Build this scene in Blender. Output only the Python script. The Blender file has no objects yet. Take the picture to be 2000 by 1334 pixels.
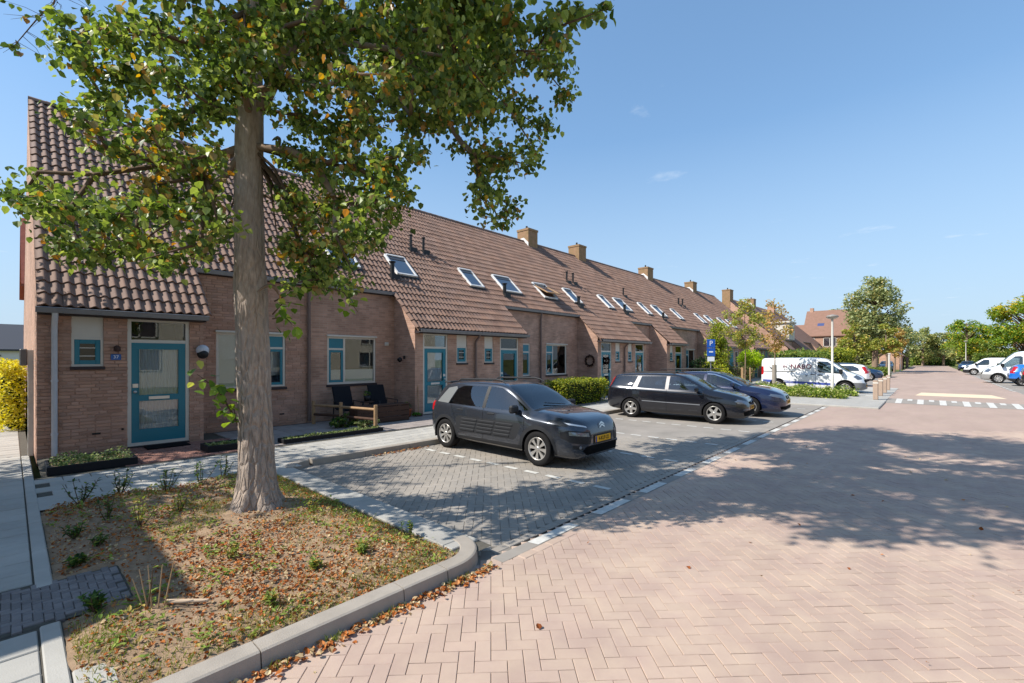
import bpy, bmesh, math, random
from mathutils import Vector, Matrix, noise as mnoise
R = random.Random(7)
sc = bpy.context.scene
COL = sc.collection
rad = math.radians
# ------------------------------------------------------------------ camera
CAMH = 1.85
cam = bpy.data.cameras.new('camera'); cam_o = bpy.data.objects.new('camera', cam); COL.objects.link(cam_o)
cam_o.location = (0, 0, CAMH); cam_o.rotation_euler = (rad(90), 0, rad(42.385))
cam.sensor_width = 36; cam.lens = 893/2000*36; cam.shift_y = 0.0165
cam.clip_start = 0.05; cam.clip_end = 4000
sc.camera = cam_o
# ------------------------------------------------------------------ sky and sun
SUN_EL = rad(45.5)
SUN_AZ = (-math.sin(rad(32)), -math.cos(rad(32)))            # horizontal direction towards the sun
w = bpy.data.worlds.new('World'); sc.world = w; w.use_nodes = True
nt = w.node_tree; nt.nodes.clear()
def N(nt, t, **k):
    n = nt.nodes.new(t)
    for a, b in k.items():
        if a[0] == '_': n.inputs[a[1:].replace('_', ' ')].default_value = b
        else: setattr(n, a, b)
    return n
sky = N(nt, 'ShaderNodeTexSky', sky_type='NISHITA', sun_disc=False)
sky.sun_elevation = SUN_EL
sky.sun_rotation = math.atan2(SUN_AZ[0], SUN_AZ[1])
sky.air_density = 1.0; sky.dust_density = 0.3; sky.ozone_density = 3.0
bg = N(nt, 'ShaderNodeBackground', _Strength=0.15)
out = N(nt, 'ShaderNodeOutputWorld')
# thin fair-weather cloud wisps over the whole sky
tc = N(nt, 'ShaderNodeTexCoord'); sep = N(nt, 'ShaderNodeSeparateXYZ')
nt.links.new(tc.outputs['Generated'], sep.inputs[0])
zc = N(nt, 'ShaderNodeMath', operation='MAXIMUM'); zc.inputs[1].default_value = 0.03
nt.links.new(sep.outputs[2], zc.inputs[0])
cmb = N(nt, 'ShaderNodeCombineXYZ')
for i in (0, 1):
    dv = N(nt, 'ShaderNodeMath', operation='DIVIDE')
    nt.links.new(sep.outputs[i], dv.inputs[0]); nt.links.new(zc.outputs[0], dv.inputs[1]); nt.links.new(dv.outputs[0], cmb.inputs[i])
nz = N(nt, 'ShaderNodeTexNoise', _Scale=1.5, _Detail=8.0, _Roughness=0.62)
nt.links.new(cmb.outputs[0], nz.inputs['Vector'])
cr = N(nt, 'ShaderNodeValToRGB'); cr.color_ramp.elements[0].position = 0.62; cr.color_ramp.elements[1].position = 0.88
cr.color_ramp.elements[1].color = (.75, .75, .75, 1)
nt.links.new(nz.outputs['Fac'], cr.inputs[0])
mx = N(nt, 'ShaderNodeMix', data_type='RGBA')
mx.inputs[7].default_value = (3.6, 3.9, 4.2, 1)
gm = N(nt, 'ShaderNodeGamma'); gm.inputs[1].default_value = .64; nt.links.new(sky.outputs[0], gm.inputs[0])
ml = N(nt, 'ShaderNodeMix', data_type='RGBA', blend_type='MULTIPLY'); ml.inputs[0].default_value = 1; ml.inputs[7].default_value = (1.12, 1.22, 1.30, 1); nt.links.new(gm.outputs[0], ml.inputs[6])
nt.links.new(cr.outputs[0], mx.inputs[0]); hs = N(nt, 'ShaderNodeHueSaturation', _Saturation=1.18); nt.links.new(ml.outputs[2], hs.inputs['Color']); hz = N(nt, 'ShaderNodeMapRange'); hz.inputs[1].default_value = .42; hz.inputs[2].default_value = 0; hz.inputs[3].default_value = 0; hz.inputs[4].default_value = .9; nt.links.new(sep.outputs[2], hz.inputs[0])
pale = N(nt, 'ShaderNodeMix', data_type='RGBA'); pale.inputs[7].default_value = (1.85, 2.45, 3.15, 1); nt.links.new(hz.outputs[0], pale.inputs[0]); nt.links.new(hs.outputs[0], pale.inputs[6]); nt.links.new(pale.outputs[2], mx.inputs[6])
nt.links.new(mx.outputs[2], bg.inputs[0]); nt.links.new(bg.outputs[0], out.inputs[0])
sun = bpy.data.lights.new('sun', 'SUN'); sun.energy = 3.6; sun.angle = rad(0.53); sun.color = (1, .955, .88)
sun_o = bpy.data.objects.new('sun', sun); COL.objects.link(sun_o); sun_o.location = (-30, -38, 50)
sdir = Vector((SUN_AZ[0]*math.cos(SUN_EL), SUN_AZ[1]*math.cos(SUN_EL), math.sin(SUN_EL)))
sun_o.rotation_euler = sdir.to_track_quat('Z', 'Y').to_euler()
sc.view_settings.view_transform = 'Standard'; sc.view_settings.look = 'None'
sc.view_settings.exposure = 0.84; sc.view_settings.gamma = 1; sc.view_settings.use_curve_mapping = False

# ------------------------------------------------------------------ helpers
MATS = {}
def srgb(r, g, b):
    f = lambda c: (c/255/12.92) if c <= 10 else ((c/255+.055)/1.055)**2.4
    return (f(r), f(g), f(b), 1)
def mat(name, col, rough=.7, spec=.4, metal=0, var=.0, vscale=6., bump=0., bscale=40., col2=None, island=0., coat=0, ior=None, trans=0, obj_rand=0., dirt=0.):
    """principled with noise colour variation, per-island variation and fine bump"""
    if name in MATS: return MATS[name]
    m = bpy.data.materials.new(name); m.use_nodes = True; t = m.node_tree
    b = t.nodes['Principled BSDF']
    b.inputs['Roughness'].default_value = rough; b.inputs['Metallic'].default_value = metal
    b.inputs['Specular IOR Level'].default_value = spec
    if coat: b.inputs['Coat Weight'].default_value = coat; b.inputs['Coat Roughness'].default_value = .03
    if ior: b.inputs['IOR'].default_value = ior
    c = tuple(col) + ((1,) if len(col) == 3 else ())
    last = None
    geo = tcn = None
    def coords():
        nonlocal tcn
        if tcn is None: tcn = N(t, 'ShaderNodeNewGeometry')
        return tcn.outputs['Position']
    rgb = N(t, 'ShaderNodeRGB'); rgb.outputs[0].default_value = c; last = rgb.outputs[0]
    if var or col2:
        nzn = N(t, 'ShaderNodeTexNoise', _Scale=vscale, _Detail=6.0, _Roughness=.6)
        t.links.new(coords(), nzn.inputs['Vector'])
        if col2:
            r = N(t, 'ShaderNodeMapRange'); r.inputs[1].default_value = .38; r.inputs[2].default_value = .62
            t.links.new(nzn.outputs['Fac'], r.inputs[0])
            mxn = N(t, 'ShaderNodeMix', data_type='RGBA'); mxn.inputs[7].default_value = tuple(col2) + ((1,) if len(col2) == 3 else ())
            t.links.new(r.outputs[0], mxn.inputs[0]); t.links.new(last, mxn.inputs[6]); last = mxn.outputs[2]
        if var:
            h = N(t, 'ShaderNodeHueSaturation'); r = N(t, 'ShaderNodeMapRange')
            r.inputs[1].default_value = .25; r.inputs[2].default_value = .75
            r.inputs[3].default_value = 1-var; r.inputs[4].default_value = 1+var
            t.links.new(nzn.outputs['Fac'], r.inputs[0]); t.links.new(r.outputs[0], h.inputs['Value']); t.links.new(last, h.inputs['Color']); last = h.outputs[0]
    if dirt:
        nd = N(t, 'ShaderNodeTexNoise', _Scale=.5, _Detail=5.0, _Roughness=.7); mp = N(t, 'ShaderNodeMapping'); mp.inputs['Scale'].default_value = (1.6, .45, 1); t.links.new(coords(), mp.inputs[0]); t.links.new(mp.outputs[0], nd.inputs['Vector'])
        h = N(t, 'ShaderNodeHueSaturation'); r = N(t, 'ShaderNodeMapRange'); r.inputs[1].default_value = .3; r.inputs[2].default_value = .7; r.inputs[3].default_value = 1-dirt; r.inputs[4].default_value = 1+dirt*.6
        t.links.new(nd.outputs['Fac'], r.inputs[0]); t.links.new(r.outputs[0], h.inputs['Value']); t.links.new(last, h.inputs['Color']); last = h.outputs[0]
    if island or obj_rand:
        h = N(t, 'ShaderNodeHueSaturation'); r = N(t, 'ShaderNodeMapRange'); a = island or obj_rand
        r.inputs[3].default_value = 1-a; r.inputs[4].default_value = 1+a
        if island:
            g = N(t, 'ShaderNodeNewGeometry'); oi = N(t, 'ShaderNodeObjectInfo')
            ad = N(t, 'ShaderNodeMath', operation='ADD'); fr = N(t, 'ShaderNodeMath', operation='FRACT')
            t.links.new(g.outputs['Random Per Island'], ad.inputs[0]); t.links.new(oi.outputs['Random'], ad.inputs[1]); t.links.new(ad.outputs[0], fr.inputs[0])
            src = fr.outputs[0]
        else: src = N(t, 'ShaderNodeObjectInfo').outputs['Random']
        t.links.new(src, r.inputs[0]); t.links.new(r.outputs[0], h.inputs['Value'])
        r2 = N(t, 'ShaderNodeMapRange'); r2.inputs[3].default_value = 1+a*.4; r2.inputs[4].default_value = 1-a*.4
        wn = N(t, 'ShaderNodeTexWhiteNoise', noise_dimensions='1D'); t.links.new(src, wn.inputs['W'])
        t.links.new(wn.outputs['Value'], r2.inputs[0]); t.links.new(r2.outputs[0], h.inputs['Saturation'])
        t.links.new(last, h.inputs['Color']); last = h.outputs[0]
    t.links.new(last, b.inputs['Base Color'])
    if bump:
        bn = N(t, 'ShaderNodeBump', _Strength=min(1, bump)); bn.inputs['Distance'].default_value = .01
        nb = N(t, 'ShaderNodeTexNoise', _Scale=bscale, _Detail=5.0, _Roughness=.65)
        t.links.new(coords(), nb.inputs['Vector']); t.links.new(nb.outputs['Fac'], bn.inputs['Height']); t.links.new(bn.outputs[0], b.inputs['Normal'])
    MATS[name] = m; return m

class MB:
    """collects faces with material slots and links them as one mesh object"""
    def __init__(s): s.v = []; s.f = []; s.mi = []; s.sm = []
    def face(s, pts, mi=0, sm=False):
        i = len(s.v); s.v += [tuple(p) for p in pts]; s.f.append(tuple(range(i, i+len(pts)))); s.mi.append(mi); s.sm.append(sm); return s
    def mesh(s, vs, fs, mi=0, sm=False):
        i = len(s.v); s.v += [tuple(p) for p in vs]
        for f in fs: s.f.append(tuple(a+i for a in f)); s.mi.append(mi); s.sm.append(sm)
        return s
    def box(s, x0, x1, y0, y1, z0, z1, mi=0, ch=0., M=None):
        if x0 > x1: x0, x1 = x1, x0
        if y0 > y1: y0, y1 = y1, y0
        if z0 > z1: z0, z1 = z1, z0
        if ch <= 0:
            vs = [(x, y, z) for z in (z0, z1) for y in (y0, y1) for x in (x0, x1)]
            fs = [(0, 2, 3, 1), (4, 5, 7, 6), (0, 1, 5, 4), (2, 6, 7, 3), (0, 4, 6, 2), (1, 3, 7, 5)]
        else:
            c = min(ch, (x1-x0)/2.01, (y1-y0)/2.01, (z1-z0)/2.01)
            vs = []; L = [(x0, x0+c, x1-c, x1), (y0, y0+c, y1-c, y1), (z0, z0+c, z1-c, z1)]
            # 24 verts: each corner has 3
            idx = {}
            for cx in (0, 1):
                for cy in (0, 1):
                    for cz in (0, 1):
                        X = (L[0][0], L[0][1]) if cx == 0 else (L[0][3], L[0][2])
                        Y = (L[1][0], L[1][1]) if cy == 0 else (L[1][3], L[1][2])
                        Z = (L[2][0], L[2][1]) if cz == 0 else (L[2][3], L[2][2])
                        for a, p in enumerate(((X[0], Y[1], Z[1]), (X[1], Y[0], Z[1]), (X[1], Y[1], Z[0]))):
                            idx[cx, cy, cz, a] = len(vs); vs.append(p)
            fs = []
            q = lambda *k: fs.append(tuple(idx[i] for i in k))
            for e in (0, 1):
                o = (lambda *k: q(*k)) if e else (lambda *k: q(*k[::-1]))
                o((e,0,0,0), (e,1,0,0), (e,1,1,0), (e,0,1,0))
                o((0,e,0,1), (0,e,1,1), (1,e,1,1), (1,e,0,1))
                o((0,0,e,2), (1,0,e,2), (1,1,e,2), (0,1,e,2))
            for a in (0, 1):
                for b in (0, 1):
                    k = ((0,a,b,1), (1,a,b,1), (1,a,b,2), (0,a,b,2)); q(*(k if (a ^ b) else k[::-1]))
                    k = ((a,0,b,0), (a,1,b,0), (a,1,b,2), (a,0,b,2)); q(*(k[::-1] if (a ^ b) else k))
                    k = ((a,b,0,0), (a,b,1,0), (a,b,1,1), (a,b,0,1)); q(*(k if (a ^ b) else k[::-1]))
                    for d in (0, 1):
                        k = ((a,b,d,0), (a,b,d,1), (a,b,d,2)); q(*(k if (a+b+d) % 2 else k[::-1]))
        if M is not None: vs = [M @ Vector(p) for p in vs]
        return s.mesh(vs, fs, mi)
    def tube(s, pts, r, n=8, mi=0, cap=True, sm=True):
        pts = [Vector(p) for p in pts]; rs = r if isinstance(r, (list, tuple)) else [r]*len(pts)
        rings = []; up = None
        for i, p in enumerate(pts):
            d = (pts[min(i+1, len(pts)-1)]-pts[max(i-1, 0)])
            d = d.normalized() if d.length > 1e-9 else Vector((0, 0, 1))
            if up is None:
                up = Vector((1, 0, 0)) if abs(d.x) < .8 else Vector((0, 1, 0))
            a = (up-d*up.dot(d)).normalized(); b = d.cross(a); up = a
            rings.append([p+(a*math.cos(2*math.pi*k/n)+b*math.sin(2*math.pi*k/n))*rs[i] for k in range(n)])
        vs = [v for rg in rings for v in rg]; fs = []
        for i in range(len(pts)-1):
            for k in range(n):
                k2 = (k+1) % n; fs.append((i*n+k, i*n+k2, (i+1)*n+k2, (i+1)*n+k))
        s.mesh(vs, fs, mi, sm)
        if cap:
            s.face(rings[0][::-1], mi); s.face(rings[-1], mi)
        return s
    def lathe(s, prof, n=16, M=None, mi=0, sm=True, mis=None):
        """prof: (r,z) list around local z"""
        vs = [((r*math.cos(2*math.pi*k/n)), (r*math.sin(2*math.pi*k/n)), z) for r, z in prof for k in range(n)]
        if M is not None: vs = [M @ Vector(p) for p in vs]
        b = len(s.v); s.v += [tuple(p) for p in vs]
        for i in range(len(prof)-1):
            for k in range(n):
                k2 = (k+1) % n; s.f.append((b+i*n+k, b+i*n+k2, b+(i+1)*n+k2, b+(i+1)*n+k)); s.mi.append(mis[i] if mis else mi); s.sm.append(sm)
        return s
    def prism(s, poly, axis, a, b, mi=0, cap=True):
        """poly 2d list extruded along axis from a to b ('x': poly=(y,z), 'y': (x,z), 'z': (x,y))"""
        def P(p, h): return {'x': (h, p[0], p[1]), 'y': (p[0], h, p[1]), 'z': (p[0], p[1], h)}[axis]
        n = len(poly); vs = [P(p, a) for p in poly]+[P(p, b) for p in poly]
        fs = [(i, (i+1) % n, n+(i+1) % n, n+i) for i in range(n)]
        if cap: fs += [tuple(range(n))[::-1], tuple(range(n, 2*n))]
        return s.mesh(vs, fs, mi)
    def build(s, name, mats, parent=None, loc=None, fixn=False):
        me = bpy.data.meshes.new(name); me.from_pydata(s.v, [], s.f)
        for m in (mats if isinstance(mats, (list, tuple)) else [mats]): me.materials.append(m)
        me.polygons.foreach_set('material_index', s.mi); me.polygons.foreach_set('use_smooth', s.sm)
        if fixn:
            bm = bmesh.new(); bm.from_mesh(me); bmesh.ops.remove_doubles(bm, verts=bm.verts, dist=1e-5); bmesh.ops.recalc_face_normals(bm, faces=bm.faces); bm.to_mesh(me); bm.free()
        me.update()
        return link(name, me, parent, loc)
def link(name, me, parent=None, loc=None):
    o = bpy.data.objects.new(name, me); COL.objects.link(o)
    if loc is not None: o.location = loc
    if parent is not None: o.parent = parent
    return o
def tag(o, label, cat, group=None):
    o['label'] = label; o['category'] = cat
    if group: o['group'] = group
    return o
def struct(o): o['kind'] = 'structure'; return o
def stuff(o): o['kind'] = 'stuff'; return o
def thing(name, label, cat, loc=(0, 0, 0), rz=0, group=None):
    o = bpy.data.objects.new(name, None); COL.objects.link(o); o.location = loc; o.rotation_euler = (0, 0, rz); o.empty_display_size = .2
    return tag(o, label, cat, group)
def dup(root, loc, rz=None, label=None, scale=None):
    r = root.copy(); COL.objects.link(r); r.location = loc
    if rz is not None: r.rotation_euler = (0, 0, rz)
    if scale: r.scale = (scale,)*3 if not isinstance(scale, tuple) else scale
    if label: r['label'] = label
    for ch in list(root.children):
        c = ch.copy(); COL.objects.link(c); c.parent = r
        for g in ch.children:
            d = g.copy(); COL.objects.link(d); d.parent = c
    return r
def text(name, s, size, material, parent, M, extr=.0015):
    cu = bpy.data.curves.new(name, 'FONT'); cu.body = s; cu.size = size; cu.extrude = extr; cu.align_x = 'CENTER'; cu.align_y = 'CENTER'; cu.resolution_u = 3
    o = bpy.data.objects.new(name, cu); COL.objects.link(o)
    bpy.context.view_layer.update()
    me = bpy.data.meshes.new_from_object(o.evaluated_get(bpy.context.evaluated_depsgraph_get()))
    bpy.data.objects.remove(o); bpy.data.curves.remove(cu)
    me.materials.clear(); me.materials.append(material); me.transform(M)
    return link(name, me, parent)
def pix(p, z=0.):        # image depth of a world point, used only to choose which repeats get to be single objects
    d = -0.67410*p[0]+0.73864*p[1]; l = .73864*p[0]+.67410*p[1]
    return d, (1000+893*l/d if d > .05 else 9e9), (700-893*(z-CAMH)/d if d > .05 else 9e9)
def infr(p, z=0, m=60):
    d, x, y = pix(p, z); return d > .3 and -m < x < 2000+m and -m < y < 1334+m
# ------------------------------------------------------------------ ground, road, parking, pavements
m_soil = mat('soil', srgb(168,142,116), .95, .1, var=.22, vscale=9, bump=.8, bscale=60, col2=srgb(134,112,90))
m_grassground = mat('grass_ground', srgb(112,112,72), .95, .1, var=.3, vscale=3, col2=srgb(92,104,56))
m_sand = mat('joint_sand', srgb(156,135,119), .95, .1, var=.15, vscale=30)
m_pink = mat('pink_paver', srgb(178,154,140), .82, .25, var=.09, vscale=2.2, bump=.25, bscale=180, island=.035, dirt=.13, col2=srgb(182,160,142))
m_pinkfar = mat('pink_paving', srgb(175,151,138), .82, .25, dirt=.13, var=.10, vscale=2.2, bump=.2, bscale=30, col2=srgb(166,145,130))
m_grey = mat('grey_paver', srgb(150,143,134), .85, .25, var=.10, vscale=1.6, bump=.25, bscale=160, island=.05, dirt=.12, col2=srgb(155,146,135))
m_greyjoint = mat('grey_joint', srgb(128,121,112), .95, .1, var=.15, vscale=30)
m_greyfar = mat('grey_paving', srgb(147,140,131), .85, .25, dirt=.12, var=.12, vscale=1.6, bump=.2, bscale=30, col2=srgb(149,141,132))
m_slab = mat('concrete_slab', srgb(172,168,160), .88, .2, dirt=.14, var=.10, vscale=3, bump=.3, bscale=120, island=.06)
m_slabjoint = mat('slab_joint', srgb(92,88,80), .95, .1, var=.2, vscale=20)
m_kerb = mat('kerb_concrete', srgb(158,149,138), .88, .2, var=.13, vscale=5, bump=.35, bscale=140, island=.05)
m_dark = mat('dark_paver', srgb(122,116,114), .85, .25, var=.15, vscale=6, bump=.3, bscale=150, island=.16)
m_redpav = mat('red_paver', srgb(142,104,92), .85, .25, var=.15, vscale=6, bump=.3, bscale=150, island=.12)
m_white = mat('road_white', srgb(196,193,185), .8, .25, var=.2, vscale=12)
m_yellowp = mat('cream_marking', srgb(222,200,168), .8, .25, var=.06, vscale=4)
m_groove = mat('drain_groove', srgb(48,45,42), .9, .1, var=.2, vscale=20)
def clip(poly, n, c):
    o = []
    for i, p in enumerate(poly):
        q = poly[(i+1) % len(poly)]; a = p[0]*n[0]+p[1]*n[1]-c; b = q[0]*n[0]+q[1]*n[1]-c
        if a >= 0: o.append(p)
        if a*b < 0: t = a/(a-b); o.append((p[0]+(q[0]-p[0])*t, p[1]+(q[1]-p[1])*t))
    return o
def sheet(name, poly, z, m, parent=None):
    b = MB(); b.face([(x, y, z) for x, y in poly]); return b.build(name, m, parent)
def rect(x0, x1, y0, y1): return [(x0, y0), (x1, y0), (x1, y1), (x0, y1)]
FWD = (-.6741, .73864)
def paver_mesh(L, W, H=.05, ch=.006):
    l, w_ = L/2, W/2
    vs = [(-l+ch, -w_+ch, 0), (l-ch, -w_+ch, 0), (l-ch, w_-ch, 0), (-l+ch, w_-ch, 0), (-l, -w_, -ch), (l, -w_, -ch), (l, w_, -ch), (-l, w_, -ch), (-l, -w_, -H), (l, -w_, -H), (l, w_, -H), (-l, w_, -H)]
    fs = [(0, 1, 2, 3)]+[(4+i, 4+(i+1) % 4, (i+1) % 4, i) for i in range(4)]+[(8+i, 8+(i+1) % 4, 4+(i+1) % 4, 4+i) for i in range(4)]
    return vs, fs
def lay(parent, name, restname, items, L, W, m, nmax=300, H=.05, ch=.006, ztop=0.):
    """items: (x, y, angle); the nmax nearest in view become single objects, the rest one part"""
    vs, fs = paver_mesh(L, W, H, ch)
    me = bpy.data.meshes.new(name); me.from_pydata(vs, [], fs); me.materials.append(m)
    def key(it):
        d, x, y = pix(it, ztop); return d if infr(it, ztop, 0) else 1e6+d
    items = sorted(items, key=key); b = MB()
    for i, (x, y, a) in enumerate(items):
        T = Matrix.Translation((x, y, ztop+R.uniform(-.0012, .0022))) @ Matrix.Rotation(a, 4, 'Z') @ Matrix.Rotation(R.gauss(0, .006), 4, 'X') @ Matrix.Rotation(R.gauss(0, .004), 4, 'Y')
        if i < nmax and key((x, y, a)) < 1e6:
            o = link(name, me, parent); o.matrix_local = T
        else: b.mesh([T @ Vector(v) for v in vs], fs)
    if b.f: stuff(b.build(restname, m, parent))
def herring(test, x0, x1, y0, y1, W=.1, ang=rad(45), gap=.006):
    ca, sa = math.cos(ang), math.sin(ang); out = []
    us = [x*ca+y*sa for x in (x0, x1) for y in (y0, y1)]; vs = [-x*sa+y*ca for x in (x0, x1) for y in (y0, y1)]
    for i in range(int(min(us)/W)-2, int(max(us)/W)+3):
        for j in range(int(min(vs)/W)-2, int(max(vs)/W)+3):
            k = (i-j) % 4
            if k == 0: u, v, a = (i+1)*W, (j+.5)*W, ang
            elif k == 3: u, v, a = (i+.5)*W, (j+1)*W, ang+math.pi/2
            else: continue
            x, y = u*ca-v*sa, u*sa+v*ca
            if test(x, y): out.append((x, y, a))
    return out
ground = struct(sheet('ground', rect(-400, 400, -200, 900), -.12, m_grassground))

# road
D1 = 11.5
road = struct(sheet('road', rect(-3.0, 3.4, -12, 170), -.012, m_sand))
sheet('road_surface', clip(rect(-3.0, 3.4, -12, 170), FWD, D1), 0, m_pinkfar, road)
def inroad(x, y):
    if not (-3.0 < x < 3.4): return False
    d, px_, py_ = pix((x, y)); return .5 < d < D1+.1 and -350 < px_ < 3200 and y > -1.5
lay(road, 'paver', 'pavers_beyond', herring(inroad, -3.0, 3.4, -1.5, 17), .1968, .0968, m_pink, ch=.003)
# border course beside the drain groove and white dashes
bord = [(-2.80, y, rad(90)) for y in [3.3+.205*i for i in range(48)]]
lay(road, 'border_paver', 'border_pavers_beyond', bord, .2, .1, m_pink, 60, ztop=.003)
sheet('nose_fill', rect(-3.6, -2.9, 2.55, 3.35), -.005, m_greyjoint, road)
groove = struct(sheet('drain_groove', rect(-3.04, -2.985, 3.0, 21.2), -.006, m_groove))
y = 3.5; k = 0
while y < 21:
    b = MB(); L = .72+R.uniform(-.08, .1); b.face([(-2.985, y, .006), (-2.862, y+.02, .006), (-2.862, y+L, .006), (-2.985, y+L-.02, .006)]); b.build('edge_dash', m_white, road); y += 1.18
# gutter line of grey bricks carrying the dashes
sheet('gutter_course', rect(-2.99, -2.852, 3.0, 21.2), .0025, m_greyfar, road)

# parking bays
park = struct(sheet('parking_bays', rect(-7.9, -3.04, 2.95, 21.3), -.012, m_greyjoint))
sheet('bay_surface', clip(rect(-7.9, -3.04, 2.95, 21.3), FWD, D1-.8), 0, m_greyfar, park)
def inpark(x, y):
    if not (-7.9 < x < -3.1 and 2.95 < y < 15): return False
    return pix((x, y))[0] < D1-.7
lay(park, 'bay_paver', 'bay_pavers_beyond', herring(inpark, -7.9, -3.1, 2.95, 15), .1965, .0965, m_grey, ch=.0035)
lay(park, 'edge_paver', 'edge_pavers_beyond', [(-3.09, 3.2+.205*i, rad(90)) for i in range(50)], .2, .1, m_grey, 40, ztop=.003)
for yb in (5.70, 8.05, 10.15, 12.5, 14.85, 17.2, 19.5):
    x = -7.55
    while x < -3.4:
        sheet('bay_dash', rect(x, x+.26, yb-.05, yb+.05), .0055, m_white, park); x += .44
# far parking on the left (van and cars), apron and right hand bays
park2 = struct(sheet('far_parking', rect(-9.0, -3.0, 27.6, 84), 0.002, m_greyfar))
park3 = struct(sheet('right_parking', rect(3.4, 9.5, 14, 84), 0.002, m_greyfar))
for i in range(30): sheet('edge_mark', rect(3.42, 3.56, 18+i*1.6, 18.7+i*1.6), .008, m_white, park3)
apron = struct(MB().box(-8.0, -1.35, 21.2, 27.6, -.05, .06, ch=.02).build('build_out_pavement', m_slab))
struct(MB().box(-3.0, -1.35, 27.62, 36, -.05, .06, ch=.02).build('build_out_strip', m_slab))
# speed table with painted ramp
hump = struct(MB().mesh([(-1.34, 24.4, .002), (3.4, 24.4, .002), (3.4, 26.3, .085), (-1.34, 26.3, .085), (3.4, 36, .085), (-1.34, 36, .085), (3.4, 37.8, .002), (-1.34, 37.8, .002)],
      [(0, 1, 2, 3), (3, 2, 4, 5), (5, 4, 6, 7)]).build('speed_table', m_pinkfar))
def onramp(x0, x1, t0, t1, m, nm, dz=.004, sk=0):
    f = lambda t: (24.4+1.9*t, .002+.083*t+dz)
    b = MB(); b.face([(x0, *f(t0)), (x1, *f(t0)), (x1+sk, *f(t1)), (x0+sk, *f(t1))]); b.build(nm, m, hump)
onramp(-1.34, 3.4, .06, .95, m_greyfar, 'ramp_band', .003)
for i in range(7):
    x = -1.05+i*.68; onramp(x, x+.20, .06, .95, m_white, 'ramp_block', .008); onramp(x+.36, x+.52, .62, .95, m_white, 'ramp_tooth', .008)
sheet('cream_panel', [(-.5, 29.0), (2.5, 29.0), (2.2, 31.6), (-.3, 31.6)], .09, m_yellowp, hump)

# kerb along the road and bed, with the rounded nose
def prof_sweep(path, prof):
    """prof: (offset to the right of travel, z)"""
    b = MB(); n = len(path); vs = []
    for i, p in enumerate(path):
        a = path[max(i-1, 0)]; c = path[min(i+1, n-1)]; d = Vector((c[0]-a[0], c[1]-a[1])).normalized(); nr = Vector((d.y, -d.x))
        vs += [(p[0]+nr.x*o, p[1]+nr.y*o, z) for o, z in prof]
    m_ = len(prof); fs = []
    for i in range(n-1):
        for k in range(m_-1): fs.append((i*m_+k, i*m_+k+1, (i+1)*m_+k+1, (i+1)*m_+k))
    fs += [tuple(range(m_)), tuple(range((n-1)*m_, n*m_))[::-1]]
    return b.mesh(vs, fs)
KP = [(-.085, -.06), (-.085, .104), (-.078, .112), (.052, .112), (.068, .104), (.088, -.06)]
kerb = struct(prof_sweep([(-3.0, -7.02), (-3.0, -7.0)], KP).build('road_kerb', m_kerb))
pts = []
y = -7.
while y < 2.0: pts.append([(-3.0, y+.004), (-3.0, y+.996)]); y += 1.0
pts.append([(-3.0, 2.004), (-3.0, 2.42)])
arc = [(-3.40+.40*math.cos(t), 2.55+.40*math.sin(t)) for t in [rad(6*i) for i in range(0, 16)]]
pts.append([(-3.0, 2.43)]+arc)
for p in pts: prof_sweep(p, KP).build('kerb_stone', m_kerb, kerb)
# kerb behind the bays, with the rounded inner corner, then along to the far end
kerb2 = struct(prof_sweep([(-7.92, 21.18), (-7.92, 21.2)], KP).build('bay_kerb', m_kerb))
arc = [(-7.52-.40*math.sin(t), 3.44-.40*math.cos(t)) for t in [rad(6*i) for i in range(0, 16)]]
prof_sweep(arc, KP).build('kerb_stone', m_kerb, kerb2)
y = 3.5
while y < 21: prof_sweep([(-7.92, y+.004), (-7.92, y+.996)], KP).build('kerb_stone', m_kerb, kerb2); y += 1
# slab strip between bed and bays
strip = struct(sheet('slab_strip', rect(-7.6, -3.05, 2.70, 3.06), .085, m_slabjoint))
x = -7.55
while x < -3.25:
    L = min(.6, -3.22-x); MB().box(x+.004, x+L-.004, 2.72, 3.045, .02, .106, ch=.006).build('slab', m_slab, strip); x += L
# pavement in front of the houses: 30 cm slabs
swalk = struct(sheet('pavement', rect(-9.66, -8.0, .2, 53), .088, m_slabjoint))
items = []
for i in range(6):
    for j in range(176):
        items.append((-8.15-.3*i+.02, .36+.3*j+(.15 if i % 2 else 0), 0))
items = [t for t in items if t[0] > -9.6]
lay(swalk, 'slab', 'slabs_beyond', items, .292, .292, m_slab, ztop=.1)
sheet('corner_fill', rect(-8.02, -7.55, .2, 3.2), .1, m_slab, swalk)
# side path on the left
path = struct(sheet('side_path', rect(-40, -2.9, -2.6, .23), .088, m_slabjoint))
items = []
for j in range(9):
    for i in range(110):
        x = -3.2-.3*i-(.15 if j % 2 else 0); yy = -.03-.3*j
        if not (-5.05 < x+.0 < -4.3): items.append((x, yy, 0))
lay(path, 'slab', 'slabs_beyond', items, .286, .286, m_slab, 120, ztop=.1)
x = -12.
while x < -5.1:
    MB().box(x+.004, x+.99, .125, .222, .0, .107, ch=.008).build('edging_stone', m_slab, path); x += 1
MB().box(-4.28, -3.1, .125, .222, .0, .105, ch=.008).build('edging_stone', m_slab, path)
MB().box(-3.55, -3.1, .23, .40, .0, .100, ch=.008).build('corner_slab', m_slab, path)
patch = struct(sheet('dark_paver_strip', rect(-5.1, -4.3, -2.6, .62), .092, m_slabjoint))
lay(patch, 'dark_paver', 'dark_pavers_beyond', herring(lambda x, y: -5.08 < x < -4.34 and -1.2 < y < .60, -5.1, -4.3, -1.2, .62, W=.05, ang=0), .097, .047, m_dark, 150, ztop=.104, ch=.004)
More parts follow.
